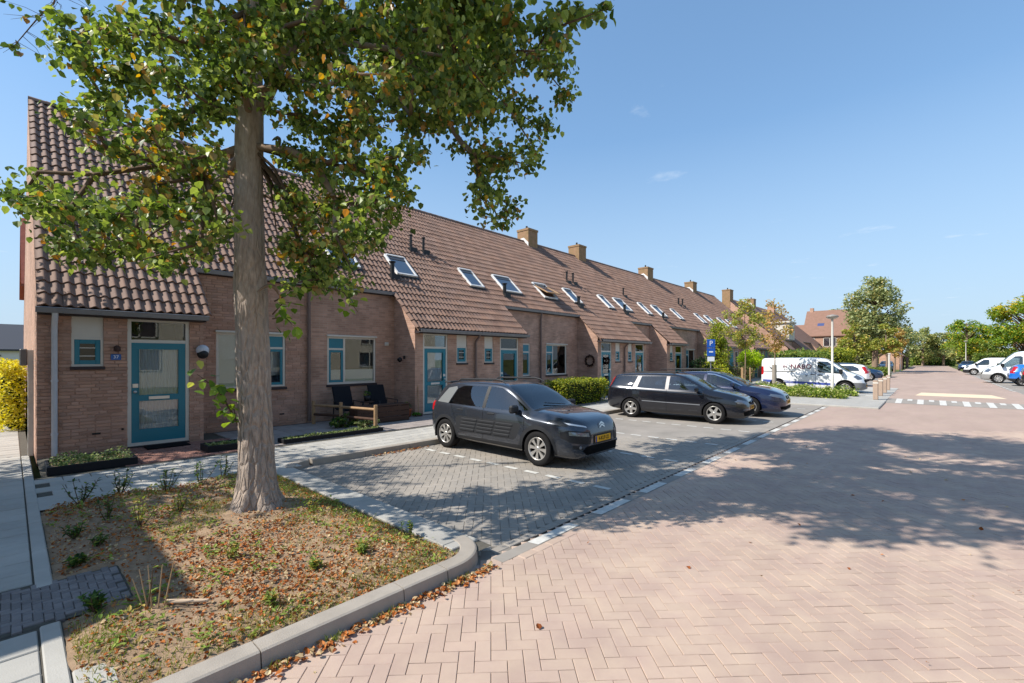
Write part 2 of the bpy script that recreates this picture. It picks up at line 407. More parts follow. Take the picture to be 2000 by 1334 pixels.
# front gardens paving strip between pavement and walls
garden = struct(sheet('front_garden_paving', rect(-12.6, -9.62, .3, 53), .084, m_slabjoint))
lay(garden, 'brick_paver', 'brick_pavers_beyond', [(-11.4+.105*i, 1.36+.21*j+(.105 if i % 2 else 0), rad(90)) for i in range(17) for j in range(9)], .2, .095, m_redpav, 153, ztop=.1)
lay(garden, 'garden_slab', 'garden_slabs_beyond', [(-9.85-.3*i, 3.35+.3*j, 0) for i in range(9) for j in range(60)], .29, .29, mat('garden_slab', srgb(150,140,134), .88, .2, var=.12, vscale=3, island=.08), 200, ztop=.1)
struct(MB().box(-12.3, -9.5, 21.2, 53, .05, .1).build('far_garden_paving', m_greyfar))
# ------------------------------------------------------------------ terraced houses
def brick_mat(name, c1, c2, mort, var=.25):
    m = bpy.data.materials.new(name); m.use_nodes = True; t = m.node_tree; b = t.nodes['Principled BSDF']; b.inputs['Roughness'].default_value = .9; b.inputs['Specular IOR Level'].default_value = .2
    g = N(t, 'ShaderNodeNewGeometry'); s = N(t, 'ShaderNodeSeparateXYZ'); t.links.new(g.outputs['Position'], s.inputs[0])
    a = N(t, 'ShaderNodeMath', operation='ADD'); t.links.new(s.outputs[0], a.inputs[0]); t.links.new(s.outputs[1], a.inputs[1])
    c = N(t, 'ShaderNodeCombineXYZ'); t.links.new(a.outputs[0], c.inputs[0]); t.links.new(s.outputs[2], c.inputs[1])
    br = N(t, 'ShaderNodeTexBrick', offset=.5, _Scale=1.0); br.inputs['Brick Width'].default_value = .22; br.inputs['Row Height'].default_value = .0625
    br.inputs['Mortar Size'].default_value = .006; br.inputs['Mortar Smooth'].default_value = .2; br.inputs['Color1'].default_value = c1; br.inputs['Color2'].default_value = c2; br.inputs['Mortar'].default_value = mort
    t.links.new(c.outputs[0], br.inputs['Vector'])
    nz = N(t, 'ShaderNodeTexNoise', _Scale=1.1, _Detail=6.0, _Roughness=.65); t.links.new(g.outputs['Position'], nz.inputs['Vector'])
    h = N(t, 'ShaderNodeHueSaturation'); r = N(t, 'ShaderNodeMapRange'); r.inputs[1].default_value = .3; r.inputs[2].default_value = .7; r.inputs[3].default_value = 1-var; r.inputs[4].default_value = 1+var
    t.links.new(nz.outputs['Fac'], r.inputs[0]); t.links.new(r.outputs[0], h.inputs['Value']); t.links.new(br.outputs['Color'], h.inputs['Color']); t.links.new(h.outputs[0], b.inputs['Base Color'])
    bp = N(t, 'ShaderNodeBump', _Strength=.6, invert=True); bp.inputs['Distance'].default_value = .006; t.links.new(br.outputs['Fac'], bp.inputs['Height']); t.links.new(bp.outputs[0], b.inputs['Normal'])
    return m
m_brick = brick_mat('brick_wall', srgb(190,151,130), srgb(164,129,111), srgb(176,153,137))
m_brickflat = brick_mat('brick_wall_far', srgb(196,154,130), srgb(172,132,112), srgb(172,150,132))
m_brickpc = mat('brick_piece', srgb(180,143,124), .9, .2, var=.16, vscale=2.2, bump=.4, bscale=150, island=.16)
m_mortar = mat('mortar', srgb(138,118,106), .95, .1, var=.15, vscale=8)
m_tile = mat('roof_tile', srgb(142,113,97), .75, .3, var=.14, vscale=1.3, bump=.2, bscale=90, island=.14, col2=srgb(122,97,84))
m_tilebase = mat('roof_underlay', srgb(70,56,52), .95, .1)
m_zinc = mat('zinc_gutter', srgb(128,128,130), .5, .5, metal=.35, var=.15, vscale=5)
m_pvc = mat('grey_pipe', srgb(196,196,200), .55, .4, var=.08, vscale=5)
m_pvcb = mat('brown_pipe', srgb(120,100,92), .6, .4, var=.08, vscale=5)
m_teal = mat('teal_paint', srgb(14,116,134), .35, .5, var=.05, vscale=4)
m_cream = mat('cream_paint', srgb(205,198,186), .45, .45, var=.04, vscale=5)
m_sill = mat('dark_sill', srgb(52,42,44), .6, .4)
m_black = mat('black_plastic', srgb(28,28,30), .5, .4)
m_lead = mat('white_flashing', srgb(225,222,218), .7, .3, var=.1, vscale=5)
m_alu = mat('brushed_metal', srgb(205,205,205), .3, .5, metal=.8)
m_curtain = mat('net_curtain', srgb(236,238,246), .9, .1, var=.04, vscale=9)
m_frost = mat('frosted_film', srgb(228,232,236), .5, .3)
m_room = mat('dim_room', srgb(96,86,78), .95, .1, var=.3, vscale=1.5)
m_ochre = mat('mossy_brick', srgb(150,124,90), .9, .15, var=.25, vscale=5, col2=srgb(150,118,92))
def glass_mat(name, tint=(.9,.95,.95), f=.14):
    m = bpy.data.materials.new(name); m.use_nodes = True; t = m.node_tree; t.nodes.clear()
    o = N(t, 'ShaderNodeOutputMaterial'); mxs = N(t, 'ShaderNodeMixShader'); tr = N(t, 'ShaderNodeBsdfTransparent'); gl = N(t, 'ShaderNodeBsdfGlossy', _Roughness=.012)
    tr.inputs[0].default_value = (*tint, 1); lw = N(t, 'ShaderNodeLayerWeight', _Blend=.35); r = N(t, 'ShaderNodeMapRange'); r.inputs[3].default_value = f; r.inputs[4].default_value = 1
    t.links.new(lw.outputs['Fresnel'], r.inputs[0]); t.links.new(r.outputs[0], mxs.inputs[0]); t.links.new(tr.outputs[0], mxs.inputs[1]); t.links.new(gl.outputs[0], mxs.inputs[2]); t.links.new(mxs.outputs[0], o.inputs[0])
    return m
m_glass = glass_mat('window_glass', (.82,.86,.86), .045)
m_roofglass = mat('skylight_glass', (.03,.035,.045), .04, .8, ior=2.6)

XP, XR = -11.55, -12.68            # porch wall and recessed wall planes
EP, ER = -11.33, -12.60            # eave lines
RX, RZ = -17.6, 8.70
TAN = .95
SL = math.hypot(1, TAN)
def rz_(x): return 2.76+TAN*(EP-x)
def bw(b, name, mats, parent, fixn=False):
    o = b.build(name, mats, parent, fixn=fixn)
    if parent is not None and parent.type == 'EMPTY': o.location = -Vector(parent.location)
    return o
def wallx(b, X, y0, y1, z0, z1, ops, rev=.1, mi=0):
    ys = sorted({y0, y1, *[v for o in ops for v in o[:2]]}); zs = sorted({z0, z1, *[v for o in ops for v in o[2:4]]})
    for i in range(len(ys)-1):
        for j in range(len(zs)-1):
            cy, cz = (ys[i]+ys[i+1])/2, (zs[j]+zs[j+1])/2
            if not any(o[0] < cy < o[1] and o[2] < cz < o[3] for o in ops):
                b.face([(X, ys[i], zs[j]), (X, ys[i+1], zs[j]), (X, ys[i+1], zs[j+1]), (X, ys[i], zs[j+1])], mi)
    for o in ops:
        a, c, d, e = o[:4]; Xi = X-rev
        b.face([(X, a, d), (X, a, e), (Xi, a, e), (Xi, a, d)], mi); b.face([(X, c, d), (Xi, c, d), (Xi, c, e), (X, c, e)], mi)
        b.face([(X, a, d), (Xi, a, d), (Xi, c, d), (X, c, d)], mi); b.face([(X, a, e), (X, c, e), (Xi, c, e), (Xi, a, e)], mi)
# tile piece: u = along Y, v = up the slope
def tile_mesh():
    W, L, A = .322, .40, .025; n = 21; vs = []; fs = []
    sm = lambda t: t*t*(3-2*t)
    def wv(i):
        t = (i/(n-1)*2) % 1.0
        return A*(2*sm(t/.62)-1) if t < .62 else A*(1-2*sm((t-.62)/.38))
    prof = [(W*(i/(n-1)), wv(i)) for i in range(n)]
    for v, dz in ((0, .040), (L, .006)):
        vs += [(u, v, z+dz) for u, z in prof]
    vs += [(u, .0, z+.040) for u, z in prof]+[(u, .008, z+.008) for u, z in prof]
    for i in range(n-1):
        fs.append((i, i+1, n+i+1, n+i)); fs.append((3*n+i, 3*n+i+1, 2*n+i+1, 2*n+i))
    return vs, fs
TV, TF = tile_mesh(); TW, TG = .326, .345
TM = bpy.data.meshes.new('roof_tile'); TM.from_pydata(TV, [], TF); TM.materials.append(m_tile)
TM.polygons.foreach_set('use_smooth', [True]*len(TF))
def slopeM(x, y, dx=0):
    u = Vector((0, 1, 0)); v = Vector((-1/SL, 0, TAN/SL)); n = u.cross(v); n = -n if n.z < 0 else n
    M = Matrix(((u.x, v.x, n.x, x+dx), (u.y, v.y, n.y, y), (u.z, v.z, n.z, rz_(x)), (0, 0, 0, 1)))
    return M
def roof(house, y0, y1, spans, nmax, sx=0, skip=()):
    """spans: (ya, yb, eaveX). tiles laid in rows counted from the porch eave"""
    b = MB()
    for ya, yb, ex in spans:
        b.face([(ex+.02+sx, ya, rz_(ex)-.06), (ex+.02+sx, yb, rz_(ex)-.06), (RX+sx, yb, RZ-.06), (RX+sx, ya, RZ-.06)])
        b.face([(ex+.02+sx, ya, rz_(ex)-.10), (RX+sx, ya, RZ-.10), (RX+sx, yb, RZ-.10), (ex+.02+sx, yb, rz_(ex)-.10)])
        b.face([(ex+.02+sx, ya, rz_(ex)-.10), (ex+.02+sx, yb, rz_(ex)-.10), (ex+.02+sx, yb, rz_(ex)-.06), (ex+.02+sx, ya, rz_(ex)-.06)])
    b.face([(RX+sx, y0, RZ-.06), (RX+sx, y1, RZ-.06), (2*RX-EP+sx, y1, 2.7), (2*RX-EP+sx, y0, 2.7)])
    ro = bw(b, 'roof', m_tilebase, house)
    n = int(round((y1-y0)/TW)); w_ = (y1-y0)/n; rows = int((EP-RX)*SL/TG)+1; its = []
    for r_ in range(rows):
        x = EP-r_*TG/SL
        if x-TG/SL*.4 < RX: continue
        for c in range(n):
            y = y0+c*w_; yc = y+w_/2
            ex = next((s[2] for s in spans if s[0] <= yc <= s[1]), None)
            if ex is None or x > ex+.02: continue
            if any(k[0] < yc < k[1] and k[2] < x-.12 < k[3] for k in skip): continue
            its.append((x, y, yc))
    def key(t):
        p = (t[0]+sx, t[2]); d = pix(p)[0]; return d if infr(p, rz_(t[0]), 10) else 1e6+d
    its.sort(key=key); rest = MB()
    for i, (x, y, yc) in enumerate(its):
        M = slopeM(x, y, sx) @ Matrix.Translation((0, 0, R.uniform(-.003, .004))) @ Matrix.Rotation(R.gauss(0, .006), 4, 'Z') @ Matrix.Diagonal((w_/TW, 1, 1, 1))
        if i < nmax: o = link('tile', TM, ro); o.matrix_local = M
        else: rest.mesh([M @ Vector(v) for v in TV], TF, 0, True)
    if rest.f: stuff(bw(rest, 'tiles_beyond', m_tile, ro))
    # ridge caps
    rb = MB(); k = y0
    while k < y1-.05:
        e = min(k+.33, y1); rr = .12
        a = [(RX+sx+rr*math.cos(t), RZ-.03+rr*math.sin(t)) for t in [rad(180*i/6) for i in range(7)]]
        vs = [(p[0], k, p[1]) for p in a]+[(RX+sx+(p[0]-RX-sx)*.93, e+.02, RZ-.03+(p[1]-RZ+.03)*.93) for p in a]
        rb.mesh(vs, [(i+1, i, 7+i, 8+i) for i in range(6)], 0, True); k += .33
    bw(rb, 'ridge_tiles', m_tile, ro)
    return ro
def gutter(house, ya, yb, ex, sx=0):
    z = rz_(ex)-.03; b = MB(); x = ex+.015+sx
    q = 1 if ex > -12 else .62
    pr = [(x-.03, z+.02), (x-.02, z-.085), (x+.09*q, z-.085), (x+.115*q, z-.01), (x+.125*q, z+.0), (x+.115*q, z+.01), (x+.10*q, z-.01), (x+.085*q, z-.07), (x-.01, z-.07)]
    vs = [(p[0], ya-.02, p[1]) for p in pr]+[(p[0], yb+.02, p[1]) for p in pr]; n = len(pr)
    b.mesh(vs, [(i, (i+1) % n, n+(i+1) % n, n+i) for i in range(n)]+[tuple(range(n)), tuple(range(n, 2*n))[::-1]])
    # boarded soffit back to the wall
    b.box(x-(.26 if q == 1 else .14), x-.032, ya, yb, z-.11, z-.03, 1)
    return bw(b, 'gutter', [m_zinc, m_sill], house, fixn=True)
def downpipe(house, y, ex, X, sx=0, m=None, z0=.12):
    z = rz_(ex)-.1; b = MB(); r = .042; xo = X+.075+sx
    b.tube([(ex+.05+sx, y, z), (ex+.03+sx, y, z-.08), (xo+.02, y, z-.22), (xo, y, z-.30), (xo, y, z0)], r, 10)
    zz = .5
    while zz < z-.4: b.tube([(xo, y, zz-.02), (xo, y, zz+.02)], r+.008, 10); b.box(xo-.07, xo, y-.012, y+.012, zz-.012, zz+.012); zz += .95
    return bw(b, 'downpipe', m or m_pvc, house)
def frame_part(house, name, X, y0, y1, z0, z1, t=.06, depth=.07, sx=0, m=None, mull=(), trans=()):
    b = MB(); Xa, Xb = X-.06+sx-depth+.05, X-.02+sx
    b.box(Xa, Xb, y0, y0+t, z0, z1); b.box(Xa, Xb, y1-t, y1, z0, z1); b.box(Xa, Xb, y0+t, y1-t, z1-t, z1); b.box(Xa, Xb, y0+t, y1-t, z0, z0+t)
    for y in mull: b.box(Xa, Xb-.002, y-t/2, y+t/2, z0+t, z1-t)
    for (ya, yb, z) in trans: b.box(Xa, Xb-.004, ya, yb, z-t/2, z+t/2)
    return bw(b, name, m or m_cream, house)
def paneY(parent, nm, X, y0, y1, z0, z1, m, th=.006): return bw(MB().box(X-th, X, y0, y1, z0, z1), nm, m, parent)
def curtain(parent, nm, X, y0, y1, z0, z1, m, waves=14, amp=.014):
    b = MB(); n = waves*6; vs = []
    for i in range(n+1):
        y = y0+(y1-y0)*i/n; x = X+amp*math.sin(i/6*2*math.pi)+.5*amp*math.sin(i*.37); vs += [(x, y, z0), (x, y, z1)]
    b.mesh(vs, [(2*i, 2*i+2, 2*i+3, 2*i+1) for i in range(n)], 0, True); return bw(b, nm, m, parent)
def sash(parent, nm, X, y0, y1, z0, z1, t=.065, m=None, glass=None):
    b = MB(); Xa, Xb = X-.05, X
    b.box(Xa, Xb, y0, y0+t, z0, z1, ch=.006); b.box(Xa, Xb, y1-t, y1, z0, z1, ch=.006); b.box(Xa, Xb-.001, y0+t, y1-t, z1-t, z1); b.box(Xa, Xb-.001, y0+t, y1-t, z0, z0+t)
    return bw(b, nm, m or m_teal, parent)
def window(house, X, y0, y1, z0, z1, kind, sx=0, flip=False):
    """kind: 'wide' (casement + fixed light), 'narrow', 'frost' (fixed light with film + casement)"""
    t = .055; Xs = X+sx
    if kind == 'narrow':
        f = frame_part(house, 'window', X, y0, y1, z0, z1, t, sx=sx, trans=((y0+t, y1-t, z1-.36),))
        bw(MB().box(Xs-.06, Xs-.035, y0+t, y1-t, z1-.335, z1-t), 'top_panel', m_teal, f)
        sash(f, 'casement', Xs-.03, y0+t, y1-t, z0+t, z1-.39)
        paneY(f, 'pane', Xs-.05, y0+t+.06, y1-t-.06, z0+.115, z1-.45, m_glass)
        curtain(f, 'curtain', Xs-.16, y0+.05, y1-.05, z0+.05, z0+.75, m_curtain, 5)
    else:
        cw = .52; ym = y0+cw if not flip else y1-cw
        f = frame_part(house, 'window', X, y0, y1, z0, z1, t, sx=sx, mull=(ym,), trans=((y0+t, ym-t/2, z1-.36),) if not flip else ((ym+t/2, y1-t, z1-.36),))
        ca, cb = (y0+t, ym-t/2) if not flip else (ym+t/2, y1-t); fa, fb = (ym+t/2, y1-t) if not flip else (y0+t, ym-t/2)
        bw(MB().box(Xs-.06, Xs-.035, ca, cb, z1-.335, z1-t), 'top_panel', m_teal, f)
        sash(f, 'casement', Xs-.03, ca, cb, z0+t, z1-.39)
        paneY(f, 'pane', Xs-.05, ca+.06, cb-.06, z0+.115, z1-.45, m_glass)
        paneY(f, 'pane', Xs-.05, fa, fb, z0+t, z1-t, m_glass)
        if kind == 'frost':
            bw(MB().box(Xs-.075, Xs-.068, fa, fb, z0+t, z0+.72), 'film', m_frost, f); bw(MB().box(Xs-.085, Xs-.078, fa, fb, z0+.73, z1-t), 'blind', m_curtain, f); curtain(f, 'curtain', Xs-.2, y0+.05, y1-.05, z0+.3, z1-.05, m_curtain, 12)
        else:
            bw(MB().box(Xs-.075, Xs-.068, fa, fb, z0+t, z0+.42), 'film', m_frost, f); bw(MB().box(Xs-.075, Xs-.068, ca+.06, cb-.06, z0+.115, z0+.42), 'film', m_frost, f)
            curtain(f, 'curtain', Xs-.25, fb-.28, fb+.02, z0, z1, mat('dark_curtain', srgb(70,62,58), .9, .1), 4, .03)
    # roller screen box above and dark sill below
    if kind != 'narrow': bw(MB().box(Xs+.0, Xs+.055, y0-.03, y1+.03, z1-.005, z1+.05, ch=.01), 'screen_box', m_cream, f)
    bw(MB().box(Xs-.05, Xs+.05, y0-.03, y1+.03, z0-.07, z0-.002, ch=.006), 'sill', m_sill, f)
    return f
def louvre(house, y0, y1, z0, z1, ztop, sx=0, opened=False):
    Xs = XP+sx; t = .04
    f = frame_part(house, 'small_window', XP, y0, y1, z0, z1, t, sx=sx)
    bw(MB().box(Xs-.07, Xs-.03, y0, y1, z1+.002, ztop), 'white_panel', m_cream, f)
    s = sash(f, 'sash', Xs-.025, y0+t, y1-t, z0+t, z1-t, .075)
    paneY(s, 'pane', Xs-.06, y0+t+.06, y1-t-.06, z0+t+.06, z1-t-.06, mat('dark_glass', srgb(18,20,22), .1, .6))
    for i in (.36, .64): bw(MB().box(Xs-.05, Xs-.028, y0+t+.07, y1-t-.07, z0+(z1-z0)*i-.008, z0+(z1-z0)*i+.008), 'bar', m_cream, s)
    bw(MB().box(Xs-.05, Xs+.05, y0-.02, y1+.02, z0-.06, z0-.002, ch=.006), 'sill', m_sill, f)
def door(house, y0, y1, z0, zd, zt, sx=0, flip=False, kind='two', glassback=None):
    """frame y0..y1; leaf to zd; transom light to zt"""
    Xs = XP+sx; t = .062
    f = frame_part(house, 'door_frame', XP, y0, y1, z0, zt, t, sx=sx, trans=((y0+t, y1-t, zd+.03),))
    bw(MB().box(Xs-.05, Xs+.03, y0, y1, z0-.05, z0-.002, ch=.005), 'threshold', m_sill, f)
    paneY(f, 'transom_pane', Xs-.05, y0+t, y1-t, zd+.06, zt-t, m_glass)
    a, b_ = y0+t+.003, y1-t-.003; st = .12; lb = MB(); Xa, Xb = Xs-.075, Xs-.028; zl = z0+.06
    zm = z0+.93
    cuts = [(zl+.26, zm-.05), (zm+.07, zd-.13)] if kind == 'two' else [(zl+.30, zd-.13)]
    lb.box(Xa, Xb, a, a+st, zl, zd); lb.box(Xa, Xb, b_-st, b_, zl, zd)
    zs = [zl]+[v for c in cuts for v in c]+[zd]
    for i in range(0, len(zs), 2): lb.box(Xa, Xb-.001, a+st, b_-st, zs[i], zs[i+1])
    lf = bw(lb, 'door', m_teal, house)
    for c in cuts:
        paneY(lf, 'pane', Xs-.05, a+st, b_-st, c[0], c[1], m_glass)
        curtain(lf, 'curtain', Xs-.10, a+st-.02, b_-st+.02, c[0]-.02, c[1]+.02, glassback or m_curtain, 13, .010)
        bb = MB()
        bb.box(Xb-.004, Xb+.008, a+st-.012, a+st, c[0]-.012, c[1]+.012); bb.box(Xb-.004, Xb+.008, b_-st, b_-st+.012, c[0]-.012, c[1]+.012); bw(bb, 'bead', m_teal, lf)
    hy = (a+.06) if not flip else (b_-.06)
    bw(MB().box(Xb, Xb+.012, (a+b_)/2-.17, (a+b_)/2+.17, zm-.025, zm+.04, ch=.004) if kind == 'two' else MB().box(Xb, Xb+.012, (a+b_)/2-.15, (a+b_)/2+.15, zl+.16, zl+.22, ch=.004), 'letterbox', m_alu, lf)
    kb = MB(); kb.box(Xb, Xb+.01, hy-.045, hy+.045, zm+.22, zm+.30, ch=.003); kb.lathe([(0, .0), (.02, .0), (.024, .03), (.03, .05), (.018, .065), (0, .068)], 10, Matrix.Translation((Xb, hy-.01, zm+.14)) @ Matrix.Rotation(rad(90), 4, 'Y'))
    bw(kb, 'door_knob', m_alu, lf)
    return f
def skylight(house, y0, y1, x0=-14.15, x1=-13.32, sx=0, opened=False, m=None):
    w_ = y1-y0; L = (x1-x0)*SL; M = slopeM(x1, y0, sx); b = MB(); t = .06
    b.box(0, t, 0, L, .02, .11, M=M); b.box(w_-t, w_, 0, L, .02, .11, M=M); b.box(t, w_-t, 0, t, .02, .11, M=M); b.box(t, w_-t, L-t, L, .02, .13, M=M)
    b.box(-.05, w_+.05, -.10, 0, .03, .05, 1, M=M)
    s = bw(b, 'skylight', [m or m_lead, m_black], house)
    Mg = M if not opened else M @ Matrix.Translation((0, L*.5, .1)) @ Matrix.Rotation(rad(-16), 4, 'X') @ Matrix.Translation((0, -L*.5, 0))
    bw(MB().box(t, w_-t, t, L-t, .075, .085, M=Mg), 'pane', m_roofglass, s)
    if opened:
        b = MB(); wood = mat('pine_frame', srgb(176,140,104), .6, .3)
        for q in ((0, t, 0, L), (w_-t, w_, 0, L), (t, w_-t, 0, t), (t, w_-t, L-t, L)): b.box(*q, .06, .11, M=Mg)
        bw(b, 'sash', wood, s)
    else: bw(MB().box(t, w_-t, L*.78, L-t, .086, .10, M=M), 'blind_box', mat('skylight_trim', srgb(70,72,76), .4, .5), s)
def ventpipe(house, y, x, h=.55, r=.06, sx=0, cap=True):
    z = rz_(x); b = MB(); b.tube([(x+sx, y, z-.1), (x+sx, y, z+h)], r, 10)
    if cap: b.tube([(x+sx, y, z+h), (x+sx, y, z+h+.03), (x+sx, y, z+h+.05)], [r*1.1, r*1.6, r*1.5], 10)
    b.box(x+sx-.12, x+sx+.22, y-.16, y+.16, z-.16, z+.02); return bw(b, 'vent_pipe', m_black, house)
def chimney(house, y0, y1, x0=-18.05, x1=-17.2, top=9.45, sx=0, flash=True, moss=True):
    b = MB(); b.box(x0+sx, x1+sx, y0, y1, RZ-1.2, top, 0); b.box(x0-.03+sx, x1+.03+sx, y0-.03, y1+.03, top-.12, top-.001, 0)
    c = bw(b, 'chimney', m_ochre if moss else m_brickflat, house)
    bw(MB().tube([(RX+sx, (y0+y1)/2-.1, top), (RX+sx, (y0+y1)/2-.1, top+.22)], [.07, .06], 8), 'flue', m_black, c)
    if flash: bw(MB().prism([(x0+.1+sx, RZ-.35), (x1+.01+sx, RZ-.62), (x1+.01+sx, RZ-.1), (x1-.35+sx, RZ+.22), (x0+.1+sx, RZ+.18)], 'y', y0-.012, y0-.002), 'flashing', m_lead, c)
def bricks_on(wall, X, y0, y1, z0, z1, ops, nmax):
    """single bricks standing 8 mm proud of the mortar bed"""
    CH, BL, J = .0625, .22, .011; its = []; k = 0; z = z0
    while z+CH < z1+.01:
        y = y0-(BL/2 if k % 2 else 0)-R.choice((0, 0, BL/4))
        while y < y1:
            L = BL if R.random() > .14 else BL/2
            a, c = max(y, y0), min(y+L-J, y1); y += L
            segs = [(a, c)]
            for o in ops:
                if o[2] < z+CH/2 < o[3]:
                    ns = []
                    for p, q in segs:
                        if q <= o[0] or p >= o[1]: ns.append((p, q))
                        else:
                            if p < o[0]: ns.append((p, o[0]))
                            if q > o[1]: ns.append((o[1], q))
                    segs = ns
            its += [(p, q, z) for p, q in segs if q-p > .03]
        z += CH; k += 1
    its.sort(key=lambda t: pix((X, t[0]))[0]+.05*abs(t[2]-1.2)); rest = MB(); cache = {}
    def bm_(L):
        L = round(L, 2)
        if L not in cache:
            b = MB(); H = CH-J; c = .003; x = .010
            v = [(x, c, c), (x, L-c, c), (x, L-c, H-c), (x, c, H-c), (0, 0, 0), (0, L, 0), (0, L, H), (0, 0, H), (-.02, 0, 0), (-.02, L, 0), (-.02, L, H), (-.02, 0, H)]
            f = [(0, 1, 2, 3)]+[(4+i, 4+(i+1) % 4, (i+1) % 4, i) for i in range(4)]+[(8+i, 8+(i+1) % 4, 4+(i+1) % 4, 4+i) for i in range(4)]
            me = bpy.data.meshes.new('brick'); me.from_pydata(v, [], f); me.materials.append(m_brickpc); cache[L] = (me, v, f)
        return cache[L]
    for i, (p, q, z) in enumerate(its):
        me, v, f = bm_(q-p); dx = X-.008+R.uniform(-.0015, .002)
        if i < nmax: link('brick', me, wall, (dx, p, z))
        else: rest.mesh([(a+dx, b+p, c+z) for a, b, c in v], f)
    if rest.f: stuff(bw(rest, 'bricks_beyond', m_brickpc, wall))

def unit(name, label, Y0, Y1, first, tiles=0, sx=0, bricks=False, win='wide', winflip=False, wy=None, door_kind='two', gable=None, mdp=None, detail=True, tile_geo=True, skip=()):
    h = thing('terraced_house', label, 'house', (XP+sx, Y0, 0), 0, 'terraced houses along the street')
    pw = 2.5
    pa, pb = (Y0, Y0+pw) if first else (Y1-pw, Y1); ra, rb = (Y0+pw, Y1) if first else (Y0, Y1-pw)
    # openings
    if first: wn = (Y0+.44, Y0+.88); dr = (Y0+1.23, Y0+2.24)
    else: wn = (Y1-.84, Y1-.38); dr = (Y1-2.20, Y1-1.22)
    wo = (*wn, 1.70, 2.24); po = (*wn, 2.24, 2.64); do = (*dr, .10, 2.64)
    wr = wy or ((ra+.5, ra+2.05) if first else (ra+.55, ra+2.1)); ro_ = (*wr, 1.10, 2.48)
    ops1 = [(*wn, 1.70, 2.64), do]; ops2 = [ro_]
    xi = .008 if bricks else 0; wm = m_brick if sx == 0 else m_brickflat
    b = MB(); wallx(b, XP+sx-xi, pa, pb, -.05, rz_(EP)-.1, ops1)
    ys = pb if first else pa                        # side wall of the porch
    side = [(XP+sx-xi, -.05), (XP+sx-xi, rz_(XP)-.08), (XR+sx-.3, rz_(XR-.3)-.08), (XR+sx-.3, -.05)]
    P = [(x, ys, z) for x, z in side]; b.face(P if not first else P[::-1])
    wl = bw(b, 'porch_wall', wm, h, fixn=True)
    b = MB(); wallx(b, XR+sx-xi, ra, rb, -.05, rz_(ER)-.1, ops2); w2 = bw(b, 'front_wall', wm, h, fixn=True)
    g = [(XP+sx-xi, -.05), (XP+sx-xi, rz_(XP)-.08), (RX+sx, RZ-.08), (2*RX-XP+sx, 2.6), (2*RX-XP+sx, -.05)]
    if gable in ('left', 'both'): bw(MB().face([(x, Y0, z) for x, z in g]), 'gable_wall', wm, h)
    if gable in ('right', 'both'): bw(MB().face([(x, Y1, z) for x, z in g[::-1]]), 'gable_wall', wm, h)
    bw(MB().face([(2*RX-XP+sx, Y0, -.05), (2*RX-XP+sx, Y1, -.05), (2*RX-XP+sx, Y1, 2.7), (2*RX-XP+sx, Y0, 2.7)]), 'back_wall', wm, h)
    if bricks:
        bricks_on(wl, XP+sx, pa, pb, 0, rz_(EP)-.1, ops1, 300); bricks_on(w2, XR+sx, ra, rb, 0, rz_(ER)-.1, ops2, 0)
    # dim rooms behind the glass
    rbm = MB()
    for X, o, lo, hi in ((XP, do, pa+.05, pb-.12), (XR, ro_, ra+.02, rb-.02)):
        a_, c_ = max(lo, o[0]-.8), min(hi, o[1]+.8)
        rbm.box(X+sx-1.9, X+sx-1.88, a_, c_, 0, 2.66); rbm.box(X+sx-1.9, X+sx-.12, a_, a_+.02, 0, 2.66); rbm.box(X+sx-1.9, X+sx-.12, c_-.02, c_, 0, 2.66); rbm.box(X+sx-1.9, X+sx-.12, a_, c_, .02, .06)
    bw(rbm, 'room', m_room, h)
    spans = [(pa, pb, EP), (ra, rb, ER)]
    if tile_geo: roof(h, Y0, Y1, spans, tiles, sx, skip)
    else:
        rb_ = MB()
        for ya, yb, ex in spans: rb_.face([(ex+.04+sx, ya, rz_(ex)), (ex+.04+sx, yb, rz_(ex)), (RX+sx, yb, RZ), (RX+sx, ya, RZ)])
        for ya, yb, ex in spans: rb_.face([(ex+.04+sx, ya, rz_(ex)-.1), (ex+.04+sx, yb, rz_(ex)-.1), (ex+.04+sx, yb, rz_(ex)), (ex+.04+sx, ya, rz_(ex))])
        rb_.face([(RX+sx, Y0, RZ), (RX+sx, Y1, RZ), (2*RX-EP+sx, Y1, 2.7), (2*RX-EP+sx, Y0, 2.7)]); bw(rb_, 'roof', m_tilefar, h)
    # verge board on the free side of the porch roof
    yv = ys; vb = MB(); s_ = -1 if not first else 1
    vb.prism([(EP+sx, rz_(EP)-.10), (EP+sx, rz_(EP)+.03), (ER+sx-.1, rz_(ER-.1)+.03), (ER+sx-.1, rz_(ER-.1)-.10)], 'y', yv+s_*.002, yv+s_*.03)
    bw(vb, 'verge', m_tile, h)
    gutter(h, pa, pb, EP, sx); gutter(h, ra, rb, ER, sx)
    if detail:
        louvre(h, *wo, 2.64, sx)
        door(h, *do[:2], .12, 2.16, 2.64, sx, flip=not first, kind=door_kind, glassback=m_curtain)
        window(h, XR, *ro_, win, sx, winflip)
    else:
        frame_part(h, 'door', XP, *do, .06, sx=sx); bw(MB().box(XP+sx-.06, XP+sx-.04, dr[0], dr[1], .1, 2.6), 'door_leaf', m_teal, h)
        f = frame_part(h, 'window', XR, *ro_, .06, sx=sx, mull=((wr[0]+wr[1])/2,)); paneY(f, 'pane', XR+sx-.05, *wr, 1.1, 2.48, m_roofglass)
        f = frame_part(h, 'small_window', XP, *wo, .05, sx=sx); paneY(f, 'pane', XP+sx-.05, *wn, 1.7, 2.24, m_roofglass); bw(MB().box(XP+sx-.07, XP+sx-.03, *wn, 2.25, 2.64), 'white_panel', m_cream, f)
    return h
m_tilefar = mat('roof_tile_far', srgb(138,107,90), .8, .25, var=.2, vscale=2.5, bump=1, bscale=6, col2=srgb(134,102,88))
U = 5.18
SKD = dict()
